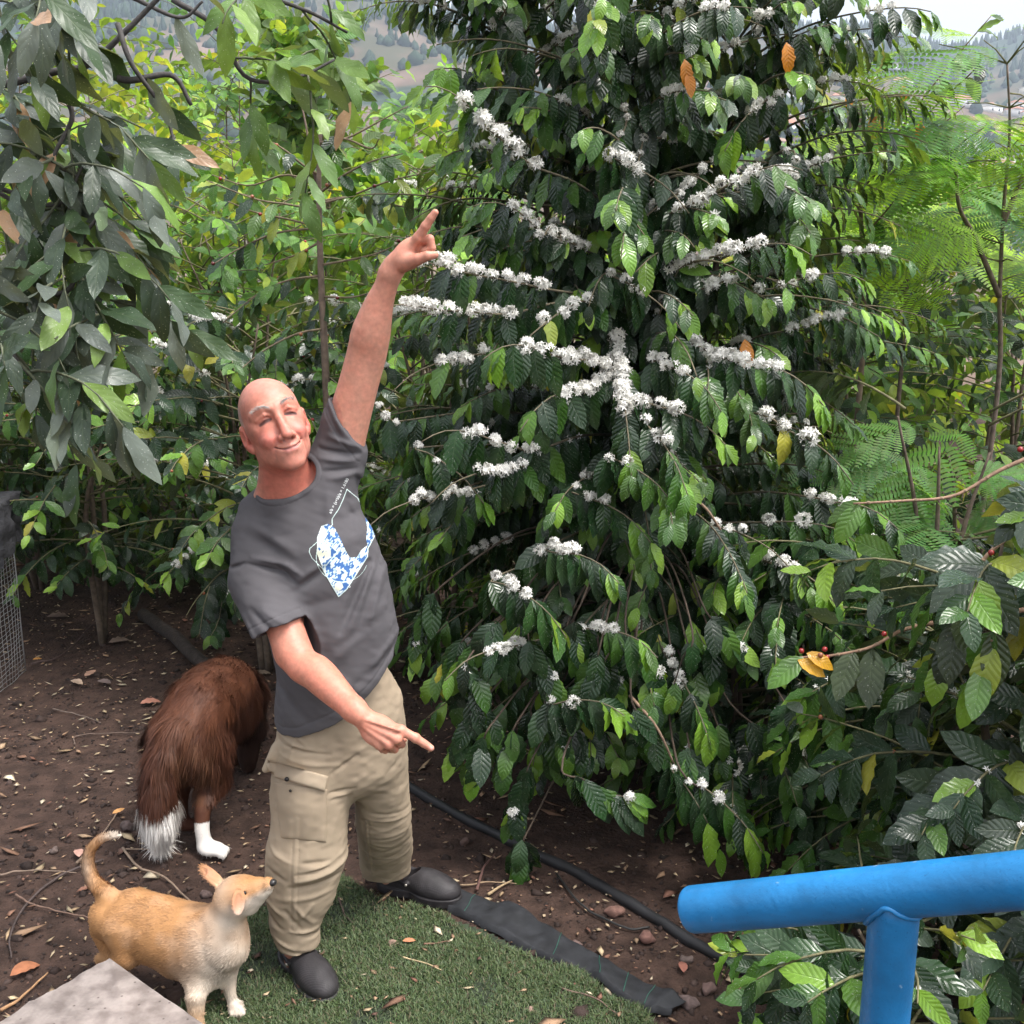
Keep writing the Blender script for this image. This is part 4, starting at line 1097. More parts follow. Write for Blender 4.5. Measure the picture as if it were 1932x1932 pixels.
    area = inpoly(gxf, gyf, [(270, 900), (330, 740), (430, 705), (520, 760), (600, 900), (680, 1080), (740, 1190), (840, 1180), (900, 1080), (990, 1010), (1000, 1170), (800, 1480), (700, 1640), (580, 1750), (500, 1620), (350, 1350), (265, 1130)]) \
        | inpoly(gxf, gyf, [(930, 500), (1010, 600), (1100, 740), (1130, 820), (1000, 1060), (970, 940), (985, 760)])
    pp = np.stack([gxf, gyf, 0 * gxf], -1)
    nz = 0.6 * fbm(pp, 1 / 80, 3, 9) + 0.55 * vnoise(pp @ np.array([[.8, .6, 0], [-.3, .4, 0], [0, 0, 1]]).T, 1 / 17, 4) + 0.16
    cA = np.zeros(gx.shape + (3,))
    blue, pale, cream = np.array([0.05, 0.13, 0.33]), np.array([0.33, 0.48, 0.56]), np.array([0.66, 0.68, 0.54])
    cA[:] = blue
    cA[nz > 0.12] = pale; cA[nz > 0.24] = (0.60, 0.66, 0.67)
    disc = np.hypot(gxf - 340, gyf - 1130) < 130; cA[disc & (nz > -0.25)] = cream
    cA[(np.hypot(gxf - 580, gyf - 1600) < 60)] = cream
    cA[(np.hypot((gxf - 320) , gyf - 850) < 95) & (nz > -0.3)] = (0.62, 0.68, 0.68)
    white = (line < 8.5) | (line2 < 6.5)
    cA[white] = (0.56, 0.68, 0.66)
    mask = area | white
    ids = -np.ones(gx.shape, int); VV = []; CC = []
    for i in range(gx.shape[0]):
        for j in range(gx.shape[1]):
            if mask[i, j]:
                q = onto(st, *z7(gx[i, j], gy[i, j]))
                if q is not None: ids[i, j] = len(VV); VV.append(q); CC.append(cA[i, j])
    Fq = []
    for i in range(gx.shape[0] - 1):
        for j in range(gx.shape[1] - 1):
            k = [ids[i, j], ids[i, j + 1], ids[i + 1, j + 1], ids[i + 1, j]]
            if min(k) >= 0 and max(np.linalg.norm(VV[k[a]] - VV[k[a - 1]]) for a in range(4)) < 0.02: Fq.append(k)
    pm = make('printed_motif', np.array(VV), np.array(Fq), M_print, shirt, colr=np.array(CC))
    # lettering beside the motif
    def lettering(txt, x, y, ang, size):
        cu = bpy.data.curves.new('lettering', 'FONT'); cu.body = txt; cu.size = size; cu.resolution_u = 3
        o = bpy.data.objects.new('lettering', cu); col.objects.link(o)
        bpy.context.view_layer.update()
        me = bpy.data.meshes.new_from_object(o.evaluated_get(bpy.context.evaluated_depsgraph_get()))
        bpy.data.objects.remove(o)
        ca, sa = math.cos(ang), math.sin(ang); last = next((q_ for q_ in (onto(st, *z7(x - 12 * i_, y), 0.0018) for i_ in range(30)) if q_ is not None), P(*z7(x, y), 2.9))
        for v in me.vertices:
            q = onto(st, *z7(x + v.co.x * ca + v.co.y * sa, y + v.co.x * sa - v.co.y * ca), 0.0018)
            if q is not None: last = q
            v.co = last
        return obj('lettering', me, M_letter, shirt)
    M_letter = mat('white_ink', (0.75, 0.78, 0.78), 0.8)
    a = math.atan2(-330, 170)
    lettering('a/b = (a+b)/a = 1.6180', 470, 570, a, 62)
    lettering('a', 935, 490, a, 60); lettering('b', 740, 1625, a, 60)

    # ------------------------------------------------ trousers
    tp = []
    U = lambda f, k=0.02: tp.append(('u', k, f))
    U(echain([P(642, 1290, 3.02), P(640, 1350, 3.0), P(642, 1430, 3.0)], [S(104, 3), S(112, 3), S(116, 3)], [0.115, 0.125, 0.125], (0.98, 0, 0.12)))
    L1 = [(590, 1370, 2.98), (589, 1430, 2.97), (587, 1500, 2.95), (583, 1560, 2.93), (578, 1610, 2.91), (566, 1680, 2.885), (557, 1735, 2.87), (562, 1800, 2.855)]
    w1 = [62, 73, 76, 72, 76, 66, 48, 41]
    U(echain([P(*c) for c in L1], [S(w, c[2], c[1]) for w, c in zip(w1, L1)], [0.11, 0.12, 0.118, 0.112, 0.112, 0.09, 0.072, 0.064], (1, 0.1, 0)), 0.03)
    L2 = [(690, 1330, 3.03), (706, 1400, 3.04), (718, 1470, 3.06), (724, 1540, 3.10), (727, 1600, 3.22), (726, 1650, 3.28), (726, 1662, 3.29)]
    w2_ = [70, 62, 52, 52, 50, 47, 48]
    U(echain([P(*c) for c in L2], [S(w, c[2], c[1]) for w, c in zip(w2_, L2)], [0.115, 0.115, 0.10, 0.085, 0.078, 0.073, 0.072], (1, -0.15, 0)), 0.02)
    U(capsule(P(522, 1412, 2.93), P(500, 1452, 2.90), 0.012, 0.008), 0.03)
    c = lambda f, k=0.003: tp.append(('s', k, f))
    h1 = plane(P(562, 1804, 2.80), norm(np.array([-0.05, 0.05, -1.0])))
    c(lambda p: np.where(p[..., 0] < P(640, 1700, 2.8)[0], -h1(p), 1.0), 0.002)
    h2 = plane(P(726, 1658, 3.22), norm(np.array([0.05, -0.0, -1])))
    c(lambda p: np.where((p[..., 0] > P(640, 1700, 2.8)[0]) & (p[..., 2] < 0.6), -h2(p), 1.0), 0.002)
    c(polycap([P(558, 1755, 2.865), P(562, 1825, 2.85)], [S(31, 2.85), S(33, 2.85)]), 0.0)
    c(polycap([P(727, 1630, 3.27), P(728, 1690, 3.30)], [S(36, 3.25), S(39, 3.25)]), 0.0)
    tf = []
    def fo(a, b, amp, w, rev=False):
        a = z2(*a); b = z2(*b); Y = 2.84 if a[0] < 668 else 3.1
        tf.append((P(*a, Y)[[0, 2]], P(*b, Y)[[0, 2]], amp * (0.9 if Y < 3 else .38), w * 0.6, Y))
    for a, b, amp, w in [
        ((330, 600), (450, 700), 0.006, 0.010), ((350, 560), (440, 640), -0.006, 0.008), ((320, 690), (480, 720), 0.005, 0.008), ((320, 715), (560, 745), -0.006, 0.008),
        ((400, 660), (380, 760), 0.004, 0.008), ((330, 760), (600, 800), 0.004, 0.01), ((560, 600), (560, 780), 0.002, 0.02),
        ((570, 830), (680, 760), -0.006, 0.010), ((560, 915), (670, 915), -0.007, 0.007), ((560, 935), (660, 940), 0.005, 0.008),
        ((430, 1180), (600, 1200), -0.006, 0.012), ((440, 1230), (620, 1190), 0.007, 0.011), ((430, 1260), (630, 1230), 0.012, 0.014), ((430, 1230), (560, 1215), -0.009, 0.009),
        ((400, 1290), (600, 1275), -0.010, 0.012), ((380, 1340), (570, 1330), 0.006, 0.014), ((300, 1150), (400, 1180), 0.005, 0.01), ((285, 1230), (380, 1260), -0.005, 0.012),
        ((380, 1390), (450, 1480), -0.008, 0.011), ((420, 1360), (500, 1460), 0.007, 0.012), ((290, 1370), (380, 1420), 0.006, 0.012), ((290, 1440), (370, 1480), -0.007, 0.012),
        ((440, 1500), (520, 1530), -0.008, 0.009), ((400, 1480), (520, 1500), 0.006, 0.010), ((310, 1520), (420, 1560), 0.006, 0.010), ((400, 1570), (500, 1590), -0.005, 0.009),
        ((310, 1560), (370, 1610), -0.006, 0.010), ((440, 1430), (500, 1370), 0.006, 0.012),
        ((700, 760), (690, 900), -0.006, 0.014), ((740, 720), (900, 830), 0.005, 0.016), ((760, 900), (920, 930), -0.008, 0.010), ((740, 940), (935, 960), 0.009, 0.011),
        ((700, 960), (860, 1000), -0.005, 0.012), ((760, 1020), (930, 980), 0.005, 0.010), ((750, 1060), (930, 1040), -0.007, 0.010), ((710, 1080), (900, 1110), 0.006, 0.012),
        ((760, 1150), (920, 1120), -0.006, 0.012), ((700, 1170), (860, 1200), 0.005, 0.012), ((780, 1240), (920, 1190), 0.006, 0.010), ((760, 1210), (900, 1160), -0.005, 0.009),
        ((800, 460), (900, 540), 0.004, 0.012), ((830, 380), (905, 480), -0.005, 0.010), ((780, 560), (900, 600), 0.004, 0.012), ((690, 1230), (800, 1260), 0.005, 0.010),
        ((680, 820), (740, 700), -0.008, 0.012), ((850, 700), (915, 640), -0.004, 0.012)]: fo(a, b, amp, w)
    def post(p, d):
        d = d.copy(); xz = p[..., [0, 2]]
        for a, b, amp, w, Y in tf:
            ab = b - a; L = ab @ ab
            t = ((xz - a) @ ab) / L; tc = np.clip(t, 0, 1)
            dd = np.linalg.norm(xz - a - tc[..., None] * ab, axis=-1)
            d -= amp * np.clip(1.1 - np.abs(t - 0.5) * 1.3, 0, 1) * np.exp(-(dd / w) ** 2) * (np.abs(p[..., 1] - Y) < 0.25)
        d -= vnoise(p * [1, 1, 0.8], 11, 3) * 0.003 + (0.5 - np.abs(vnoise(p @ np.array(Matrix.Rotation(0.6, 3, 'Y')).T * [0.8, 1, 1.5], 20, 7))) * 0.0022 + vnoise(p * [1, 1, 1.6], 45, 6) * 0.0014
        # side seam of the near leg, double stitched
        a = P(*z2(378, 1120), 2.7)[[0, 2]]; b = P(*z2(378, 1600), 2.7)[[0, 2]]
        ab = b - a; t = np.clip(((xz - a) @ ab) / (ab @ ab), 0, 1); dd = np.linalg.norm(xz - a - t[..., None] * ab, axis=-1)
        d -= (p[..., 1] < 2.90) * (0.0022 * np.exp(-(dd / 0.005) ** 2) - 0.0016 * np.exp(-((dd - 0.009) / 0.002) ** 2)) * (p[..., 0] < b[0] + 0.2)
        a = P(*z2(745, 960), 3.1)[[0, 2]]; b = P(*z2(750, 1270), 3.15)[[0, 2]]
        ab = b - a; t = np.clip(((xz - a) @ ab) / (ab @ ab), 0, 1); dd = np.linalg.norm(xz - a - t[..., None] * ab, axis=-1)
        d -= (0.002 * np.exp(-(dd / 0.004) ** 2) - 0.0014 * np.exp(-((dd - 0.008) / 0.002) ** 2)) * (p[..., 0] > a[0] - 0.1)
        return d
    V, Fc = sdf_mesh(tp, (-0.82, 2.5, -0.02), (-0.1, 3.45, 1.4), 0.003, post)
    V, Fc = largest(V, Fc)
    V = relax(V, Fc, 1, 0.5)
    tc_ = np.array([0.31, 0.245, 0.175]) * np.ones((len(V), 1))
    for (x, y), r, s in (((640, 690), 0.05, 0.35), ((690, 760), 0.05, 0.2), ((860, 430), 0.04, 0.25), ((800, 500), 0.03, 0.15), ((420, 1620), 0.015, 0.5), ((500, 1610), 0.02, 0.35), ((800, 930), 0.05, 0.15)):
        c0 = P(*z2(x, y), 2.9); w = np.exp(-(((V[:, 0] - c0[0]) ** 2 + (V[:, 2] - c0[2]) ** 2) / r ** 2)) * s * (0.6 + 0.6 * vnoise(V, 40, 8)).clip(0, 1)
        tc_ = tc_ * (1 - w[:, None]) + np.array([0.15, 0.11, 0.08]) * w[:, None]
    trousers = make('trousers', V, Fc, M_khaki, root, colr=tc_)
    tt = BVHTree.FromPolygons(V.tolist(), Fc.tolist())
    # cargo pocket and its flap, laid on the thigh
    def patch(name, corners, thick, nu=26, nv=22, bulge=0.0, parent=trousers, edge=0.0, wave=0.0, tint=(0.31, 0.245, 0.175), m=M_khaki):
        c4 = [np.array(z2(*q)) for q in corners]          # tl, tr, br, bl
        top = []; bot = []
        for j in range(nv + 1):
            for i in range(nu + 1):
                u, v = i / nu, j / nv
                q = (c4[0] * (1 - u) + c4[1] * u) * (1 - v) + (c4[3] * (1 - u) + c4[2] * u) * v
                uvw = min(u, 1 - u, v, 1 - v)
                r = onto(tt, q[0], q[1], -0.004)
                if r is None:
                    r = top_last if top else P(q[0], q[1], 2.8)
                top_last = r
                dirc = norm(np.array([0, 0, H]) - r)
                tk = thick * min(1, uvw * 14 + 0.35) + bulge * math.sin(math.pi * u) * math.sin(math.pi * min(1, v * 1.0)) + edge * v + wave * math.sin(u * 17 + v * 5) * v
                st_ = 0.0014 if 0.035 < uvw < 0.055 else 0
                top.append(r + dirc * (tk + 0.004 - st_)); bot.append(r - dirc * 0.002)
        V = np.array(top + bot); n = (nu + 1) * (nv + 1)
        idx = lambda i, j: j * (nu + 1) + i
        Fq = []
        for j in range(nv):
            for i in range(nu):
                Fq.append([idx(i, j), idx(i, j + 1), idx(i + 1, j + 1), idx(i + 1, j)])
                Fq.append([n + idx(i, j), n + idx(i + 1, j), n + idx(i + 1, j + 1), n + idx(i, j + 1)])
        ring = [idx(i, 0) for i in range(nu)] + [idx(nu, j) for j in range(nv)] + [idx(i, nv) for i in range(nu, 0, -1)] + [idx(0, j) for j in range(nv, 0, -1)]
        for k in range(len(ring)):
            a, b = ring[k], ring[(k + 1) % len(ring)]
            Fq.append([a, b, b + n, a + n])
        return make(name, relax(V, np.array(Fq), 1, 0.3), np.array(Fq), m, parent, colr=np.tile(tint, (len(V), 1)))
    pk = patch('cargo_pocket', [(318, 850), (556, 880), (552, 1120), (345, 1100)], 0.004, 30, 30, 0.010, wave=0.002)
    fl = patch('pocket_flap', [(272, 742), (562, 822), (545, 892), (302, 822)], 0.006, 36, 12, 0.003, pk, edge=0.010, tint=(0.37, 0.295, 0.215))
    M_btn = mat('dark_metal', (0.02, 0.018, 0.018), 0.35, metal=0.6)
    def button(px, py, r, off, par, name='button'):
        q = onto(tt, *z2(px, py), off); d = norm(np.array([0, 0, H]) - q)
        a = norm(np.cross(d, [0, 0, 1])); b = np.cross(d, a); V = [q + d * 0.004]; n = 14
        for rr_, dd in ((0.75, 0.003), (1.0, 0.0), (1.0, -0.006)):
            for k in range(n): t = 2 * math.pi * k / n; V.append(q + r * rr_ * (a * math.cos(t) + b * math.sin(t)) + d * dd)
        F3 = [[0, 1 + k, 1 + (k + 1) % n] for k in range(n)]
        F4 = [[1 + r0 * n + k, 1 + (r0 + 1) * n + k, 1 + (r0 + 1) * n + (k + 1) % n, 1 + r0 * n + (k + 1) % n] for r0 in (0, 1) for k in range(n)]
        make(name, np.array(V), [np.array(F3), np.array(F4)], M_btn, par)
    button(374, 836, 0.0065, 0.026, fl); button(390, 888, 0.004, 0.018, pk, 'snap_stud')
    # thigh-pocket opening seam
    # ------------------------------------------------ clogs
    def clog(heel, toe, side, name='shoe'):
        ax = norm(toe - heel); L = np.linalg.norm(toe - heel); ax[2] = 0; ax = norm(ax)
        sd = np.cross(ax, [0, 0, 1.0]); up = np.array([0, 0, 1.0]); M = np.stack([sd, ax, up])
        q0 = (heel + toe) / 2
        p_ = lambda x, y, z: q0 + sd * x + ax * y + up * z
        s = []
        u = lambda f, k=0.03: s.append(('u', k, f))
        u(ellip(p_(0.003 * side, 0.075, 0.040), (0.052, 0.078, 0.042), M))
        u(ellip(p_(0.0, 0.02, 0.052), (0.045, 0.075, 0.045), M))
        u(ellip(p_(0, -0.075, 0.040), (0.037, 0.068, 0.040), M))
        s.append(('u', 0.008, lambda p: np.maximum(ellip(p_(0.002 * side, 0.062, 0.018), (0.056, 0.094, 0.2), M)(p), np.abs((p - q0) @ up - 0.014) - 0.013)))
        s.append(('u', 0.008, lambda p: np.maximum(ellip(p_(0.0, -0.066, 0.018), (0.044, 0.085, 0.2), M)(p), np.abs((p - q0) @ up - 0.016) - 0.015)))
        s.append(('u', 0.006, polycap([p_(-0.043, -0.02, 0.060), p_(-0.034, -0.09, 0.066), p_(0, -0.140, 0.062), p_(0.034, -0.09, 0.066), p_(0.043, -0.02, 0.060)], [0.007] * 5)))
        s.append(('s', 0.004, ellip(p_(0, -0.062, 0.085), (0.036, 0.072, 0.058), M)))
        s.append(('s', 0.002, lambda p: (p - q0) @ up - 0.0005))
        def post(p, d):
            q = (p - q0) @ M.T
            bump = np.sin(q[..., 0] * 900) * np.sin(q[..., 1] * 900) * 0.0006 * (q[..., 2] > 0.05)
            return d - bump + 0.0016 * np.exp(-((q[..., 2] - 0.030) / 0.0025) ** 2)
        V, Fc = sdf_mesh(s, q0 - [0.2, 0.2, 0.03], q0 + [0.2, 0.2, 0.14], 0.0022, post)
        o = make(name, V, Fc, M_clog, root)
        for sg in (-1, 1):
            r = p_(sg * 0.047, -0.02, 0.058); m = MB(); m.tube([r - sd * 0.01, r + sd * sg * 0.006], 0.0045, 10, (0.55, 0.52, 0.45)); m.build('rivet', M_rivet, o)
        return o
    M_rivet = mat('rivet_metal', (0.5, 0.46, 0.4), 0.4, metal=0.8)
    t1 = G(622, 1900, 0.0); d1 = norm(t1 - G(552, 1818)); clog(t1 - d1 * 0.300, t1, -1)
    t2 = G(868, 1705, 0.0); d2 = norm(G(860, 1704) - G(715, 1672)); clog(t2 - d2 * 0.300, t2, 1)
    return root

person = build_person()
# ------------------------------------------------------------------ dogs
M_coat = mat('short_coat', rough=0.75, attr=True, bump=(260, 0.35, 0.002), spec=0.25)
M_hair = mat('dog_hair', rough=0.6, attr=True, spec=0.3)
M_nose = mat('dog_nose', (0.02, 0.018, 0.018), 0.35)
M_eye = mat('dog_eye', (0.012, 0.007, 0.005), 0.12)

def strands(name, V, Fc, C, n, length, flow, width, lift, parent, matl, clump=0.0, droop=0.0, seed=1, keep=None, jit=0.13):
    r = np.random.default_rng(seed)
    nv = vnormals(V, Fc)
    A = np.linalg.norm(np.cross(V[Fc[:, 2]] - V[Fc[:, 0]], V[Fc[:, 3]] - V[Fc[:, 1]]), axis=1)
    if keep is not None: A = A * keep(V[Fc].mean(1))
    fi = r.choice(len(Fc), n, p=A / A.sum())
    w = r.random((n, 4)); w /= w.sum(1, keepdims=True)
    p = (V[Fc[fi]] * w[..., None]).sum(1); N = norm((nv[Fc[fi]] * w[..., None]).sum(1)); c = (C[Fc[fi]] * w[..., None]).sum(1)
    f = flow(p); f = f - (f * N).sum(1, keepdims=True) * N; f = norm(f)
    f = norm(f + r.normal(0, 0.13, f.shape) + clump * np.stack([vnoise(p, 28, k) for k in (1, 2, 3)], -1))
    L = length(p) * r.uniform(0.6, 1.2, n)
    d1 = norm(f + N * lift); d2 = norm(f + N * lift * 0.2 + [0, 0, -droop])
    d3 = norm(f - N * 0.05 + [0, 0, -droop * 2])
    side = norm(np.cross(d1, N)) * width
    a = p - N * 0.001; b = a + d1 * L[:, None] * 0.35; b2 = b + d2 * L[:, None] * 0.35; t = b2 + d3 * L[:, None] * 0.3
    VV = np.stack([a - side, a + side, b - side, b + side, b2 - side * 0.7, b2 + side * 0.7, t], 1).reshape(-1, 3)
    k = np.arange(n)[:, None] * 7
    F4 = np.concatenate([k + [0, 1, 3, 2], k + [2, 3, 5, 4]]); F3 = k + [4, 5, 6]
    j = (1 + r.normal(0, jit, n))[:, None, None] * np.array([0.75, 0.75, 0.9, 0.9, 1.0, 1.0, 1.05])[None, :, None]
    cc = (c[:, None] * j).reshape(-1, 3).clip(0.005, 0.9)
    return make(name, VV, [F4, F3], matl, parent, colr=cc)

def blend(C, w, c):
    w = np.clip(w, 0, 1)[:, None]
    return C * (1 - w) + np.asarray(c) * w

def tan_dog():
    root = empty('dog', G(330, 1880))
    tag(root, 'small short-haired tan and white dog looking up beside the man', 'dog')
    pr = []; U = lambda f, k=0.03: pr.append(('u', k, f)); X = lambda f, k=0.003: pr.append(('s', k, f))
    side = norm(np.array([0.25, 1.0, 0.0]))
    # trunk: rump (farther) to chest (nearer, right)
    T = [P(214, 1730, 2.80), P(250, 1737, 2.79), P(300, 1755, 2.765), P(350, 1775, 2.74), P(392, 1785, 2.71), P(418, 1775, 2.69)]
    up = np.array([0.0, 0.0, 1.0])
    U(echain(T, [S(w, 2.75) for w in (50, 68, 72, 80, 86, 62)], [0.066, 0.080, 0.088, 0.094, 0.094, 0.073], up), 0.03)
    U(echain([P(410, 1775, 2.70), P(424, 1735, 2.69), P(436, 1705, 2.685)], [S(56, 2.7), S(42, 2.7), S(34, 2.7)], [0.070, 0.058, 0.050], norm(P(450, 1740, 2.7) - P(380, 1720, 2.7))), 0.03)
    # head
    hc_ = P(450, 1690, 2.685); ns = P(513, 1668, 2.655)
    ax = norm(ns - hc_); lat = norm(np.cross(ax, [0, 0, 1.0])); lat = norm(lat + ax * 0.0); upv = np.cross(lat, ax)
    M = np.stack([ax, lat, upv]); hp = lambda a, l, u: hc_ + ax * a + lat * l + upv * u
    U(ellip(hp(-0.004, 0, 0.0), (0.063, 0.055, 0.056), M), 0.02)
    U(ellip(hp(0.026, 0, 0.002), (0.044, 0.044, 0.040), M), 0.015)
    for s_ in (-1, 1): U(ellip(hp(0.012, s_ * 0.026, -0.012), (0.026, 0.018, 0.020), M), 0.015)
    L = np.linalg.norm(ns - hc_)
    U(polycap([hp(0.035, 0, -0.002), hp(0.07, 0, 0.001), hp(L - 0.012, 0, 0.004)], [0.038, 0.030, 0.018]), 0.015)
    U(polycap([hp(0.02, 0, -0.026), hp(0.05, 0, -0.020), hp(L - 0.022, 0, -0.012)], [0.034, 0.025, 0.013]), 0.008)
    for s_ in (-1, 1):
        X(capsule(hp(0.040, s_ * 0.0265, -0.014), hp(L - 0.012, s_ * 0.013, -0.006), 0.0014), 0.003)
        X(ellip(hp(0.050, s_ * 0.035, 0.013), (0.008, 0.006, 0.006), M), 0.006)
    # ears
    def ear(base, tip, wid, face):
        m_ = (base * 0.5 + tip * 0.5); d = norm(tip - base); w = norm(np.cross(d, face)); fz = np.cross(w, d); Le = np.linalg.norm(tip - base)
        Mm = np.stack([d, w, fz])
        U(ellip(base * 0.55 + tip * 0.45, (Le * 0.56, wid, 0.007), Mm), 0.008)
        X(ellip(m_ + fz * 0.007, (Le * 0.42, wid * 0.68, 0.006), Mm), 0.003)
    ear(P(421, 1674, 2.70), P(379, 1633, 2.72), 0.022, norm(np.array([0.5, -0.2, 0.9])))
    ear(P(450, 1680, 2.632), P(449, 1728, 2.600), 0.019, norm(np.array([0.55, -0.8, 0.1])))
    # legs
    U(polycap([P(424, 1795, 2.70), P(432, 1835, 2.69), P(434, 1868, 2.685), P(439, 1892, 2.68)], [0.045, 0.021, 0.015, 0.014]), 0.02)
    pw = P(445, 1899, 2.67)
    U(ellip(pw, (0.019, 0.030, 0.015), np.array(Matrix.Rotation(R(-30), 3, 'Z'))), 0.008)
    for k in (-1.5, -0.5, 0.5, 1.5): U(capsule(pw + [k * 0.008, 0, 0], pw + [k * 0.010 + 0.010, -0.024, -0.004], 0.0075), 0.003)
    fb = G(372, 1975)
    U(polycap([P(376, 1835, 2.67), P(370, 1880, 2.62), P(371, 1925, 2.60), fb + [0, 0.03, 0.02]], [0.050, 0.027, 0.017, 0.015]), 0.02)
    U(ellip(fb + [0.005, 0.01, 0.014], (0.020, 0.030, 0.014)), 0.01)
    for dy, foot, px in ((-0.045, G(232, 1893), 228), (0.045, G(222, 1852), 205)):
        hip = P(px + 6, 1750, 2.80 + dy); kn = P(px + 14, 1800, 2.775 + dy); hk = foot + [-0.045, 0.0, 0.075]
        U(polycap([hip, kn], [0.060, 0.036]), 0.02); U(polycap([kn, hk, foot + [-0.01, 0, 0.018]], [0.034, 0.015, 0.013]), 0.015)
        U(ellip(foot + [0.012, 0, 0.012], (0.030, 0.018, 0.013)), 0.01)
    # tail curling up
    tl = [P(205, 1690, 2.80), P(180, 1668, 2.83), P(167, 1635, 2.85), P(171, 1604, 2.86), P(192, 1583, 2.86), P(228, 1576, 2.86)]
    U(smoothcap(tl, [0.026, 0.020, 0.017, 0.015, 0.012, 0.004], 16), 0.02)
    V, Fc = sdf_mesh(pr, (-1.25, 2.3, -0.02), (-0.4, 3.1, 0.8), 0.0025)
    V = relax(V, Fc, 2, 0.5)
    tan = np.array([0.40, 0.205, 0.085]); white = np.array([0.56, 0.48, 0.40]); cream = np.array([0.46, 0.30, 0.17])
    C = np.tile(tan, (len(V), 1)); n = vnoise(V, 30, 2); n2 = vnoise(V, 90, 3)
    g = lambda c, r: np.exp(-(np.linalg.norm((V - c) / r, axis=1) ** 2))
    C = blend(C, 1.2 * g(P(420, 1800, 2.66), (0.085, 0.10, 0.085)) + 0.15 * n, white)
    C = blend(C, 1.1 * g(P(405, 1860, 2.64), (0.10, 0.12, 0.06)), white)
    C = blend(C, 0.9 * g(P(430, 1735, 2.64), (0.05, 0.06, 0.05)), white * 0.98)
    C = blend(C, 0.75 * g(hp(-0.01, 0, 0.035), (0.035, 0.04, 0.03)), white)
    q = (V - hc_) @ M.T; inh = np.linalg.norm(q, axis=1) < 0.12
    C = blend(C, inh * np.clip((-q[:, 2] + 0.006) / 0.018, 0, 1) * np.clip((q[:, 0] + 0.01) / 0.03, 0, 1), white * 1.05)
    C = blend(C, 0.6 * g(hp(0.03, 0.0, 0.030), (0.045, 0.02, 0.016)), tan * 1.05)
    C = blend(C, np.clip((0.12 - V[:, 2]) / 0.06, 0, 1) * (V[:, 0] > -0.80), white)
    C = blend(C, 0.5 * np.clip((0.14 - V[:, 2]) / 0.1, 0, 1) * (V[:, 0] < -0.80), cream)
    C = blend(C, g(P(228, 1576, 2.86), (0.05, 0.03, 0.025)) * 1.3, white)
    C = blend(C, 0.6 * g(P(160, 1650, 2.84), (0.022, 0.05, 0.06)), white)
    for e, f_ in ((P(394, 1652, 2.71), 1), (P(449, 1705, 2.61), 1)): C = blend(C, 0.9 * g(e, (0.022, 0.030, 0.035)), (0.42, 0.21, 0.13))
    C = C * (1 + 0.10 * n + 0.06 * n2)[:, None]
    b = make('body', V, Fc, M_coat, root, colr=C)
    def flow(p):
        t = norm(np.array([-0.86, 0.25, -0.25])) * np.ones_like(p)
        hq = np.exp(-((np.linalg.norm(p - hc_, axis=1) / 0.10) ** 2))[:, None]
        t = t * (1 - hq) + (-ax) * hq
        low = np.clip((0.16 - p[:, 2]) / 0.06, 0, 1)[:, None]
        t = t * (1 - low) + np.array([0, 0, -1.0]) * low
        tlm = (p[:, 0] < P(215, 1700, 2.8)[0]) & (p[:, 2] > P(200, 1690, 2.8)[2]); t[tlm] = [0.15, 0, 1.0]
        return t
    strands('coat', V, Fc, C, 60000, lambda p: 0.012 + 0.002 * (p[:, 2] > P(200, 1690, 2.8)[2]) * (p[:, 0] < -1.0) - 0.005 * (np.linalg.norm(p - hc_, axis=1) < 0.10), flow, 0.0007, 0.26, b, M_hair, clump=0.35, seed=4, jit=0.16)
    m = MB()
    e = ellip
    nv, nf = sdf_mesh([('u', 0, ellip(ns + ax * 0.005 + upv * 0.003, (0.0105, 0.0115, 0.0095), M)), ('s', 0.001, ellip(ns + ax * 0.014 + lat * 0.005, (0.003, 0.002, 0.002), M)), ('s', 0.001, ellip(ns + ax * 0.014 - lat * 0.005, (0.003, 0.002, 0.002), M))], ns - 0.025, ns + 0.025, 0.0014)
    make('nose', nv, nf, M_nose, b)
    for s_ in (-1, 1):
        c = hp(0.050, s_ * 0.0345, 0.013)
        ev, ef = sdf_mesh([('u', 0, ellip(c, (0.0078, 0.0055, 0.0062), M))], c - 0.015, c + 0.015, 0.001)
        make('eye', ev, ef, M_eye, b)
    return root

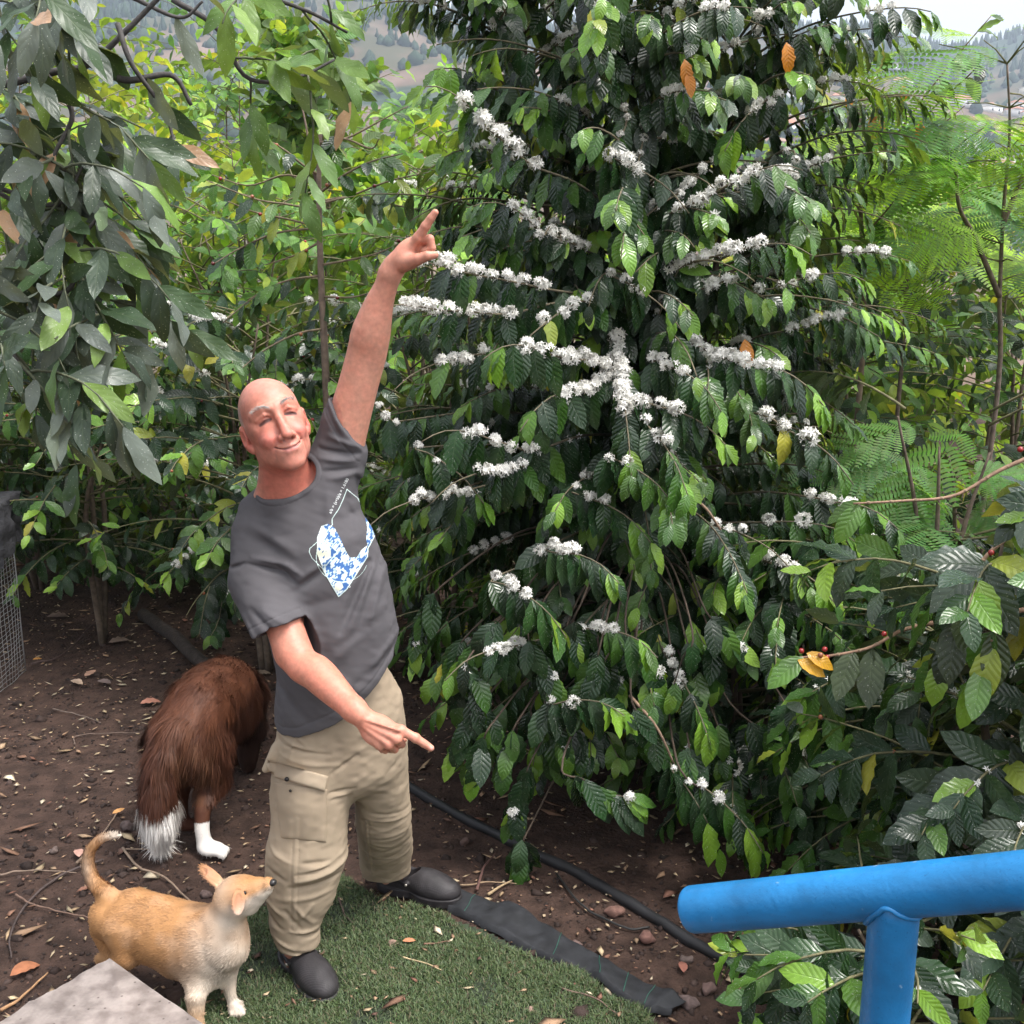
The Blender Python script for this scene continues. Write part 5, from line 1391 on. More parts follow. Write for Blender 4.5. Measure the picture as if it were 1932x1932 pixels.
def brown_dog():
    root = empty('dog', G(400, 1560))
    tag(root, 'long-haired brown dog with white tail tip and white hind foot, seen from behind', 'dog')
    pr = []; U = lambda f, k=0.04: pr.append(('u', k, f))
    up = np.array([0, 0, 1.0])
    T = [P(352, 1385, 3.66), P(375, 1352, 3.75), P(400, 1330, 3.90), P(425, 1320, 4.05), P(440, 1320, 4.22)]
    U(echain(T, [0.115, 0.145, 0.155, 0.16, 0.14], [0.110, 0.130, 0.135, 0.135, 0.12], up), 0.04)
    U(ellip(P(345, 1400, 3.66), (0.125, 0.12, 0.13)), 0.05)
    U(polycap([P(440, 1310, 4.25), P(458, 1340, 4.42), P(470, 1380, 4.50)], [0.11, 0.085, 0.075]), 0.05)
    U(ellip(P(474, 1396, 4.55), (0.07, 0.10, 0.07)), 0.03); U(capsule(P(476, 1410, 4.60), P(480, 1432, 4.66), 0.04, 0.025), 0.03)
    # hind legs
    f1 = G(392, 1606); hk = P(378, 1530, 3.60)
    U(polycap([P(385, 1420, 3.68), P(400, 1470, 3.70)], [0.095, 0.060]), 0.04)
    U(smoothcap([P(400, 1470, 3.70), P(384, 1520, 3.60), P(381, 1560, 3.56), P(386, 1594, 3.54)], [0.060, 0.032, 0.026, 0.026], 8), 0.03)
    fp = G(400, 1612)
    U(ellip(fp + [0.0, 0.0, 0.022], (0.045, 0.038, 0.022)), 0.02)
    for k in (-1, 0, 1): U(capsule(fp + [0.015, k * 0.018, 0.02], fp + [0.048, k * 0.02 - 0.01, 0.013], 0.013), 0.006)
    f2 = G(345, 1565)
    U(polycap([P(330, 1420, 3.72), P(332, 1480, 3.74), P(338, 1520, 3.72), f2 + [0, 0, 0.03]], [0.090, 0.055, 0.03, 0.024]), 0.04)
    U(ellip(f2 + [0.02, 0.0, 0.02], (0.045, 0.03, 0.02)), 0.02)
    # front legs
    for px, Y in ((440, 4.28), (468, 4.18)):
        g_ = np.array([P(px, 1450, Y)[0], Y, 0.0])
        U(polycap([P(px, 1370, Y), P(px, 1430, Y), g_ + [0, 0, 0.02]], [0.07, 0.04, 0.026]), 0.04)
        U(ellip(g_ + [0, 0.02, 0.018], (0.03, 0.04, 0.018)), 0.02)
    # hanging tail
    tail = [P(330, 1385, 3.57), P(307, 1430, 3.52), P(298, 1480, 3.50), P(300, 1530, 3.50), P(303, 1562, 3.50)]
    tc = smoothcap(tail, [0.050, 0.050, 0.052, 0.056, 0.036], 12)
    U(tc, 0.03)
    V, Fc = sdf_mesh(pr, (-1.4, 3.3, -0.02), (-0.6, 4.9, 0.95), 0.005)
    V = relax(V, Fc, 2, 0.5)
    br = np.array([0.075, 0.026, 0.014]); dk = np.array([0.045, 0.018, 0.012]); gold = np.array([0.24, 0.125, 0.065]); white = np.array([0.74, 0.70, 0.66])
    n = vnoise(V, 9, 2); n2 = vnoise(V, 30, 3)
    C = np.tile(br, (len(V), 1)); C = blend(C, 0.5 * n, dk); C = blend(C, (V[:, 2] > 0.44) * 0.35 + 0.15 * n2, np.array([0.17, 0.060, 0.026]))
    g = lambda c, r: np.exp(-(np.linalg.norm((V - c) / r, axis=1) ** 2))
    C = blend(C, 0.75 * g(P(362, 1450, 3.58), (0.07, 0.12, 0.12)) * (0.5 + 0.8 * n2).clip(0, 1), gold)
    tz = P(305, 1508, 3.5)[2]
    C = blend(C, ((tc(V) < 0.015) & (V[:, 2] < tz + 0.012 * n2)) * 1.0, white)
    C = blend(C, ((V[:, 1] < 3.68) & (V[:, 0] > P(355, 1560, 3.6)[0]) & (V[:, 2] < P(380, 1545, 3.58)[2] + 0.01 * n2)) * 1.0, white * 0.95)
    C = blend(C, (V[:, 1] > 4.0) * (V[:, 2] < 0.3) * 1.0, (0.03, 0.014, 0.010))
    b = make('body', V, Fc, M_coat, root, colr=C)
    tw = lambda p: np.clip(1 - (tc(p) + 0.012) / 0.03, 0, 1)
    def flow(p):
        t = np.tile(norm(np.array([-0.35, -0.85, -0.25])), (len(p), 1))
        s_ = np.clip((0.50 - p[:, 2]) / 0.15, 0, 1)[:, None]
        t = t * (1 - s_) + np.array([-0.12, -0.25, -1.0]) * s_
        tt = tw(p)[:, None]
        return t * (1 - tt) + np.array([0.02, 0, -1.0]) * tt
    def ln(p):
        l = 0.050 + 0.025 * (p[:, 2] < 0.42)
        l = l * np.clip((p[:, 2] - 0.06) / 0.22, 0.16, 1)
        return np.where(tc(p) < 0.02, 0.085, l) * np.where((p[:, 2] < 0.17) & (tc(p) > 0.03), 0.35, 1)
    strands('fur', V, Fc, C, 60000, ln, flow, 0.0011, 0.30, b, M_hair, clump=0.45, droop=0.25, seed=9)
    strands('tail_brush', V, Fc, np.where((V[:, 2] < tz + .01)[:, None], white, C), 9000, lambda p: 0.09 + 0 * p[:, 0], flow, 0.0010, 0.35, b, M_hair, clump=0.3, droop=0.2, seed=10, keep=lambda p: (tc(p) < 0.006) & (p[:, 2] < tz + 0.05))
    strands('foot_hair', V, Fc, C, 5000, lambda p: 0.014 + 0 * p[:, 0], flow, 0.0008, 0.25, b, M_hair, clump=0.2, seed=12, keep=lambda p: (p[:, 2] < 0.22) & (tc(p) > 0.05))
    return root

tan_dog(); brown_dog()
# ------------------------------------------------------------------ foliage
def leaf_mat(name, vein=0.5, nvein=9, rough=0.3, trans=0.28, spots=True, under=(0.10, 0.13, 0.075), spec=0.5, bump=0.6):
    m = bpy.data.materials.new(name); m.use_nodes = True
    nt = m.node_tree; N = nt.nodes; L = nt.links; b = N['Principled BSDF']
    def math_(op, a, bb=None, c=None):
        n = N.new('ShaderNodeMath'); n.operation = op
        for k, v in enumerate((a, bb, c)):
            if v is None: continue
            if isinstance(v, (int, float)): n.inputs[k].default_value = v
            else: L.new(v, n.inputs[k])
        return n.outputs[0]
    at = N.new('ShaderNodeAttribute'); at.attribute_name = 'tint'
    uv = N.new('ShaderNodeUVMap'); sp = N.new('ShaderNodeSeparateXYZ'); L.new(uv.outputs[0], sp.inputs[0])
    ax = math_('ABSOLUTE', math_('SUBTRACT', sp.outputs[0], 0.5))
    rib = math_('SUBTRACT', 1.0, math_('MULTIPLY', ax, 26.0)); rib.node.use_clamp = True
    ph = math_('SUBTRACT', math_('MULTIPLY', sp.outputs[1], float(nvein)), math_('MULTIPLY', ax, 3.4))
    w = math_('PINGPONG', ph, 0.5)                           # 0 at a vein, 0.5 between
    lat = math_('SUBTRACT', 1.0, math_('MULTIPLY', w, 9.0)); lat.node.use_clamp = True
    hgt = math_('SUBTRACT', math_('POWER', math_('MULTIPLY', w, 2.0), 0.6), math_('MULTIPLY', rib, 0.8))
    vn = math_('MAXIMUM', rib, math_('MULTIPLY', lat, 0.45))
    tc = N.new('ShaderNodeTexCoord')
    nz = N.new('ShaderNodeTexNoise'); nz.inputs['Scale'].default_value = 14; nz.inputs['Detail'].default_value = 4; L.new(tc.outputs['Object'], nz.inputs[0])
    var = N.new('ShaderNodeMapRange'); L.new(nz.outputs[0], var.inputs[0]); var.inputs[1].default_value = 0.3; var.inputs[2].default_value = 0.7; var.inputs[3].default_value = 0.72; var.inputs[4].default_value = 1.28
    sc1 = N.new('ShaderNodeVectorMath'); sc1.operation = 'SCALE'; L.new(at.outputs['Color'], sc1.inputs[0]); L.new(var.outputs[0], sc1.inputs['Scale'])
    ml = N.new('ShaderNodeMixRGB'); ml.inputs[2].default_value = (0.16, 0.20, 0.07, 1); L.new(math_('MULTIPLY', vn, vein * 0.6), ml.inputs[0]); L.new(sc1.outputs[0], ml.inputs[1])
    src = ml.outputs[0]
    # underside is paler
    ge = N.new('ShaderNodeNewGeometry')
    mu = N.new('ShaderNodeMixRGB'); mu.inputs[2].default_value = (*under, 1); L.new(math_('MULTIPLY', ge.outputs['Backfacing'], 0.55), mu.inputs[0]); L.new(src, mu.inputs[1]); src = mu.outputs[0]
    rgh = None
    if spots:
        v = N.new('ShaderNodeTexNoise'); v.inputs['Scale'].default_value = 260; v.inputs['Detail'].default_value = 1; L.new(tc.outputs['Object'], v.inputs[0])
        r = N.new('ShaderNodeMapRange'); L.new(v.outputs[0], r.inputs[0]); r.inputs[1].default_value = 0.70; r.inputs[2].default_value = 0.74
        d = N.new('ShaderNodeTexNoise'); d.inputs['Scale'].default_value = 7; d.inputs['Detail'].default_value = 6; L.new(tc.outputs['Object'], d.inputs[0])
        dr = N.new('ShaderNodeMapRange'); L.new(d.outputs[0], dr.inputs[0]); dr.inputs[1].default_value = 0.5; dr.inputs[2].default_value = 0.72; dr.inputs[4].default_value = 0.12
        mm = N.new('ShaderNodeMixRGB'); mm.inputs[2].default_value = (0.20, 0.215, 0.21, 1); L.new(dr.outputs[0], mm.inputs[0]); L.new(src, mm.inputs[1])
        m3 = N.new('ShaderNodeMixRGB'); m3.inputs[2].default_value = (0.5, 0.52, 0.5, 1); L.new(math_('MULTIPLY', r.outputs[0], 0.6), m3.inputs[0]); L.new(mm.outputs[0], m3.inputs[1]); src = m3.outputs[0]
        L.new(math_('ADD', math_('MULTIPLY', dr.outputs[0], 0.9), rough), b.inputs['Roughness'])
    else: b.inputs['Roughness'].default_value = rough
    b.inputs['Specular IOR Level'].default_value = spec
    L.new(src, b.inputs['Base Color'])
    bp = N.new('ShaderNodeBump'); bp.inputs['Strength'].default_value = bump; bp.inputs['Distance'].default_value = 0.006; L.new(hgt, bp.inputs['Height']); L.new(bp.outputs[0], b.inputs['Normal'])
    t = N.new('ShaderNodeBsdfTranslucent'); tcx = N.new('ShaderNodeVectorMath'); tcx.operation = 'MULTIPLY'; tcx.inputs[1].default_value = (2.2, 2.0, 0.55); L.new(src, tcx.inputs[0]); L.new(tcx.outputs[0], t.inputs[0])
    ms = N.new('ShaderNodeMixShader'); ms.inputs[0].default_value = trans; L.new(b.outputs[0], ms.inputs[1]); L.new(t.outputs[0], ms.inputs[2]); L.new(ms.outputs[0], N['Material Output'].inputs[0])
    return m
M_leaf = leaf_mat('coffee_leaf', vein=0.14, nvein=8, bump=0.26, rough=0.25, trans=0.28)
M_leaf2 = leaf_mat('avocado_leaf', vein=0.22, nvein=6, rough=0.38, trans=0.22, under=(0.15, 0.18, 0.145), bump=0.10, spec=0.45)
M_leaf3 = leaf_mat('bush_leaf', rough=0.42, trans=0.42, spots=False, bump=0.5)
M_fern = leaf_mat('feathery_leaf', vein=0.1, rough=0.5, trans=0.5, spots=False, bump=0.0, under=(0.12, 0.17, 0.06), spec=0.3)
M_bark = mat('coffee_bark', (0.115, 0.080, 0.058), 0.9, attr=True, noise=(35, 0.35, 5), bump=(90, 0.6, 0.004))
M_petal = mat('petal', (0.86, 0.84, 0.80), 0.6, attr=True, trans=0.25, spec=0.25)
M_berry = mat('berry', rough=0.25, attr=True)

def template(W=0.19, tip=0.14, wave=0.02, wn=5, fold=0.12, curl=0.6, nu=4, nv=9, seed=0, skew=0.9):
    rr = np.random.default_rng(seed); ph = rr.uniform(0, 6.28, 2)
    t = np.linspace(0, 1, nv + 1); s = np.linspace(-1, 1, nu + 1)
    w = W * np.sin(math.pi * np.clip(t, 0, 1) ** skew) ** 0.75
    tt = np.clip((t - (1 - tip)) / tip, 0, 1); w = w * (1 - 0.35 * tt); w[0] = 0.01; w[-1] = 0.002
    a = curl * (t - 0.15) ** 1.0 * 1.0; dl = 1 / nv
    y = np.concatenate([[0], np.cumsum(np.cos(a[:-1]) * dl)]); z = -np.concatenate([[0], np.cumsum(np.sin(a[:-1]) * dl)])
    T, S_ = np.meshgrid(t, s, indexing='ij')
    Wd = w[:, None] * (1 + 0.07 * np.where(S_ > 0, np.sin(T * wn * 6.28 + ph[0]), np.sin(T * wn * 6.28 + ph[1])) * (np.abs(S_) > 0.7))
    X = Wd * S_
    Z = z[:, None] + fold * np.abs(X) + wave * np.abs(S_) ** 2 * np.sin(T * wn * 6.28 + np.where(S_ > 0, ph[0], ph[1]) + 0.8) * np.sin(math.pi * T)
    V_ = np.stack([X, np.repeat(y[:, None], nu + 1, 1), Z], -1).reshape(-1, 3)
    uv = np.stack([S_ * 0.5 * 0.98 + 0.5, T], -1).reshape(-1, 2)
    k = np.arange(nv)[:, None] * (nu + 1) + np.arange(nu)[None, :]
    return V_, np.stack([k, k + 1, k + nu + 2, k + nu + 1], -1).reshape(-1, 4), uv
def tset(n, **kw): return [template(seed=k * 7 + 1, curl=c, **kw) for k, c in zip(range(n), np.linspace(kw.pop('c0', 0.2), kw.pop('c1', 1.1), n))]
T_cof = tset(6, W=0.225, wave=0.036, wn=4, nv=8)
T_mid = tset(4, W=0.225, wave=0.025, wn=3, nu=2, nv=6)
T_low = tset(3, W=0.21, wave=0.0, wn=2, nu=2, nv=3)
T_avo = tset(6, W=0.155, wave=0.030, wn=2, tip=0.10, fold=0.10, skew=0.95, c0=0.1, c1=1.0)
T_broad = tset(3, W=0.33, wave=0.03, wn=2, nu=4, nv=5, c0=0.1, c1=0.7)

def instance(tmpls, pos, D, Nn, size, tint, seed=0, wid=None):
    """many leaves -> arrays"""
    rr = np.random.default_rng(seed)
    pos, D, Nn = map(lambda a: np.asarray(a, float), (pos, D, Nn)); size = np.asarray(size, float); tint = np.asarray(tint, float)
    D = norm(D); Z = norm(Nn - (Nn * D).sum(1, keepdims=True) * D); X = np.cross(D, Z)
    pick = rr.integers(0, len(tmpls), len(pos)); wid = np.ones(len(pos)) if wid is None else wid
    VV, FF, CC, UU, off = [], [], [], [], 0
    for ti, (tv, tf, tu) in enumerate(tmpls):
        k = np.where(pick == ti)[0]
        if not len(k): continue
        M = np.stack([X[k] * wid[k, None], D[k], Z[k]], 1) * size[k][:, None, None]
        v = np.einsum('vj,njk->nvk', tv, M) + pos[k][:, None]
        VV.append(v.reshape(-1, 3)); FF.append((np.arange(len(k))[:, None, None] * len(tv) + tf).reshape(-1, tf.shape[1]) + off)
        CC.append(np.repeat(tint[k], len(tv), 0)); UU.append(np.tile(tu, (len(k), 1))); off += len(k) * len(tv)
    return np.concatenate(VV), np.concatenate(FF), np.concatenate(CC), np.concatenate(UU)

class Leaves:
    def __init__(self): self.p, self.d, self.n, self.s, self.c = [], [], [], [], []
    def add(self, p, d, n, s, c): self.p.append(p); self.d.append(d); self.n.append(n); self.s.append(s); self.c.append(c)
    def build(self, name, tm, m, parent, seed=1, cull=None):
        p = np.array(self.p); k = np.ones(len(p), bool) if cull is None else ~cull(p)
        V_, F_, C_, U_ = instance(tm, p[k], np.array(self.d)[k], np.array(self.n)[k], np.array(self.s)[k], np.array(self.c)[k], seed)
        return make(name, V_, F_, m, parent, uv=U_, colr=C_)

# flowers: star blossoms packed in a ball at each node
def flower_star(size, seed):
    rr = np.random.default_rng(seed); VV, FF = [], []
    for k in range(5):
        a = 2 * math.pi * k / 5 + rr.uniform(-.15, .15); c, s_ = math.cos(a), math.sin(a); up = rr.uniform(0.1, 0.55)
        d = np.array([c * math.cos(up), s_ * math.cos(up), math.sin(up)]); w = np.array([-s_, c, 0]) * 0.19
        base = np.array([0, 0, 0.55]); m_ = base + d * 0.5 + [0, 0, .03]; t_ = base + d * 1.0 - [0, 0, 0.06]
        o = len(VV); VV += [base - w * 0.35, base + w * 0.35, m_ + w, m_ - w, t_ + w * 0.3, t_ - w * 0.3]; FF += [[o, o + 1, o + 2, o + 3], [o + 3, o + 2, o + 4, o + 5]]
    o = len(VV); 
    for z, r_ in ((0.0, 0.06), (0.55, 0.08)):
        for a in (0, 2.09, 4.19): VV.append(np.array([math.cos(a) * r_, math.sin(a) * r_, z]))
    FF += [[o, o + 1, o + 4, o + 3], [o + 1, o + 2, o + 5, o + 4], [o + 2, o, o + 3, o + 5]]
    return np.array(VV) * size, np.array(FF)
def cluster_template(nf, rad, seed, fs=0.0125):
    rr = np.random.default_rng(seed); VV, FF, CC, off = [], [], [], 0
    for k in range(nf):
        v, f = flower_star(fs * rr.uniform(0.85, 1.15), seed * 50 + k)
        d = norm(rr.normal(0, 1, 3) + [0, 0, 0.35]); a = norm(np.cross(d, rr.normal(0, 1, 3))); b_ = np.cross(d, a)
        v = v @ np.stack([a, b_, d]) + d * rad * rr.uniform(0.35, 1.0)
        VV.append(v); FF.append(f + off); off += len(v)
        CC.append(np.tile(np.array([0.88, 0.865, 0.82]) * rr.uniform(0.86, 1.06), (len(v), 1)))
    return np.concatenate(VV), np.concatenate(FF), np.concatenate(CC)
CL = [cluster_template(n_, r_, s_, 0.0145) for n_, r_, s_ in ((30, 0.019, 1), (26, 0.017, 2), (34, 0.021, 3), (28, 0.018, 4))]
CL_small = [cluster_template(n_, 0.006, 20 + n_, 0.014) for n_ in (2, 3, 5)]
def clusters(name, pts, parent, sc_=1.0, small=False, seed=0):
    rr = np.random.default_rng(seed); mb_ = MB(); src = CL_small if small else CL
    for p in pts:
        v, f, c = src[rr.integers(len(src))]
        Rm = np.array(Matrix.Rotation(rr.uniform(0, 6.28), 3, 'Z')); s_ = sc_ * rr.uniform(0.8, 1.15)
        mb_.add((v * s_) @ Rm.T + p, f, c)
    return mb_.build(name, M_petal, parent)

def grow(start, dir0, length, nodes, droop, wob=0.06, rr=None):
    """arching branch -> points"""
    p = np.array(start, float); d = norm(dir0); pts = [p.copy()]; st = length / nodes
    for k in range(nodes):
        d = norm(d + np.array([0, 0, -droop]) / nodes * (0.5 + k / nodes) + rr.normal(0, wob, 3) / math.sqrt(nodes)); p = p + d * st; pts.append(p.copy())
    return np.array(pts)

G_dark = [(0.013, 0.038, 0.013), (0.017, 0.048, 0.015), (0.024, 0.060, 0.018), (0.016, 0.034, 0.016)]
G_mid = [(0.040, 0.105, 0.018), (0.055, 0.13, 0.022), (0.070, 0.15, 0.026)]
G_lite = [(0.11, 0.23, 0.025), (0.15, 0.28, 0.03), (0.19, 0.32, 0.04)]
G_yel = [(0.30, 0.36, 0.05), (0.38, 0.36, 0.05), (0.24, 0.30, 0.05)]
def leaf_along(lv, pts, rr, size=(0.11, 0.155), hang=1.0, start=0.12, outward=None, lite=0.3, skip=0.0, pal=G_dark, tipn=3, yel=0.01, tip_lite=0.8, gain=1.0):
    n_ = len(pts); T = norm(np.gradient(pts, axis=0))
    for k in range(n_):
        f = k / (n_ - 1)
        if f < start or rr.random() < skip: continue
        S_ = norm(np.cross(T[k], [0, 0, 1.0])); U_ = np.cross(S_, T[k])
        last = k >= n_ - tipn
        for sg in (-1, 1):
            if rr.random() < 0.08: continue
            hg = hang * rr.uniform(0.6, 1.25) * (0.75 if last else 1.0)
            side = S_ if k % 2 == 0 or hang > 0.7 else norm(S_ * 0.6 + U_ * 0.7)
            d = norm(sg * side * rr.uniform(0.5, 1.0) * (1.0 if hang < 0.8 else 0.55) + T[k] * (0.55 if not last else 0.9) + np.array([0, 0, -hg]) + rr.normal(0, 0.16, 3))
            out = T[k] * 0.8 if outward is None else outward
            nn_ = norm(np.array([0, 0, 1.0]) * 0.75 + out * 0.9 + rr.normal(0, 0.25, 3))
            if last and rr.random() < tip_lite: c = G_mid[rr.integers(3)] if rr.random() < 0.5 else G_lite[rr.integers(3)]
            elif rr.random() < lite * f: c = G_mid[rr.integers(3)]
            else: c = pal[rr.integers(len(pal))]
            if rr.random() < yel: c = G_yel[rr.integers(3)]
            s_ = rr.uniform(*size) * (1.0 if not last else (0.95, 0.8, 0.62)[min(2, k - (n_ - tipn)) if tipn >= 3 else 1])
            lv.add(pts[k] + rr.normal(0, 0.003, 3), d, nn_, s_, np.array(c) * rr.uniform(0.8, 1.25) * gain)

def ico():
    import bmesh
    bm = bmesh.new(); bmesh.ops.create_icosphere(bm, subdivisions=2, radius=1.0)
    v = np.array([x.co[:] for x in bm.verts]); f = np.array([[q.index for q in x.verts] for x in bm.faces]); bm.free(); return v, f
ICO = ico()
BERRY = []
for c_ in ((0.25, 0.02, 0.02), (0.26, 0.09, 0.04), (0.10, 0.015, 0.015)):
    me_ = mesh_data('berry', ICO[0], ICO[1], None, np.tile(c_, (len(ICO[0]), 1))); me_.materials.append(M_berry); BERRY.append(me_)
def berry(p, r_, k, parent):
    b = bpy.data.objects.new('berry', BERRY[k]); col.objects.link(b); b.parent = parent
    b.matrix_parent_inverse = Matrix.Translation(-Vector(parent.location)); b.location = tuple(float(v) for v in p); b.scale = (r_,) * 3

def bush(base, height, radius, nb, label, cat='coffee bush', seed=0, tm=T_mid, m=None, size=(0.10, 0.14), hang=0.7, pal=G_dark, lite=0.4, yel=0.03, zmin=0.25, rise=0.5, droop=1.0, nodes=11, flower=0.0, name='coffee_bush', group=None, skip=0.05, stems=3, cull=None, az=None, prof=None, tip_lite=0.6, berries=0, thick=0.012, flsmall=False, gapf=None):
    rr = np.random.default_rng(seed); base = np.array([base[0], base[1], 0.0 if len(base) < 3 else base[2]])
    o = empty(name, base); tag(o, label, cat, group)
    tr = MB(); br = MB(); lv = Leaves(); fl = []; be = MB()
    axes = []
    for k in range(stems):
        a = rr.uniform(0, 6.28); off = np.array([math.cos(a), math.sin(a), 0]) * (0.10 * radius if stems > 1 else 0.0)
        top = base + off * rr.uniform(1.0, 3.0) + [0, 0, height * rr.uniform(0.88, 1.0)]
        pts = spline([base + off * 0.3 + [0, 0, -0.05], base + off + rr.normal(0, .03, 3) * [1, 1, 0] + [0, 0, height * .4], base + off * 1.5 + rr.normal(0, .04, 3) * [1, 1, 0] + [0, 0, height * .7], top], 16)
        axes.append(pts); tr.tube(pts, np.linspace(thick * 1.6, 0.004, 16), 7, (0.115, 0.085, 0.062))
    for k in range(nb):
        ax_ = axes[k % stems]; f = (k + rr.random()) / nb; zt = zmin + (height - zmin) * f
        i_ = min(15, max(0, int((zt / height) * 15))); st = ax_[i_].copy(); st[2] = base[2] + zt
        a = rr.uniform(0, 6.28) if az is None else rr.uniform(*az)
        pr_ = (math.sin(math.pi * min(1, (0.12 + 0.80 * (1 - f)))) ** 0.6 if prof is None else float(np.interp(zt, prof[0], prof[1])))
        L_ = radius * pr_ * rr.uniform(0.75, 1.1); 
        d = np.array([math.cos(a), math.sin(a), rise * (0.4 + 1.0 * f)])
        pts = grow(st, d, L_, nodes, droop * rr.uniform(0.6, 1.2), 0.10, rr)
        if gapf is not None and gapf(pts).any(): continue
        if pts[:, 2].min() < 0.05: pts[:, 2] = np.maximum(pts[:, 2], 0.05 + 0.02 * rr.random())
        br.tube(pts, np.linspace(0.0055, 0.0018, len(pts)), 5, (0.13, 0.12, 0.06))
        leaf_along(lv, pts, rr, size, hang, 0.2, np.array([math.cos(a), math.sin(a), 0]), lite, skip, pal, 3, yel, tip_lite, 1.35 if base[1] > 6.85 and height > 1.5 else 1.0)  # tall far bushes: backlight is put into the leaf colour as extra brightness
        if rr.random() < flower: fl += [p + [0, 0, 0.004] for p in pts[3:-2] if rr.random() < 0.8 and (cull is None or not cull(p[None])[0])]
        for _ in range(berries):
            if rr.random() < 0.5:
                q = pts[rr.integers(3, len(pts))]; berry(q + rr.normal(0, .006, 3), 0.0075 * rr.uniform(.8, 1.1), int(rr.integers(3)), o)
    t = tr.build('trunk', M_bark, o); br.build('branches', M_bark, t)
    lv.build('foliage', tm, m or M_leaf3, o, seed, cull)
    if fl: clusters('blossoms', fl, o, 0.85, flsmall, seed)
    return o

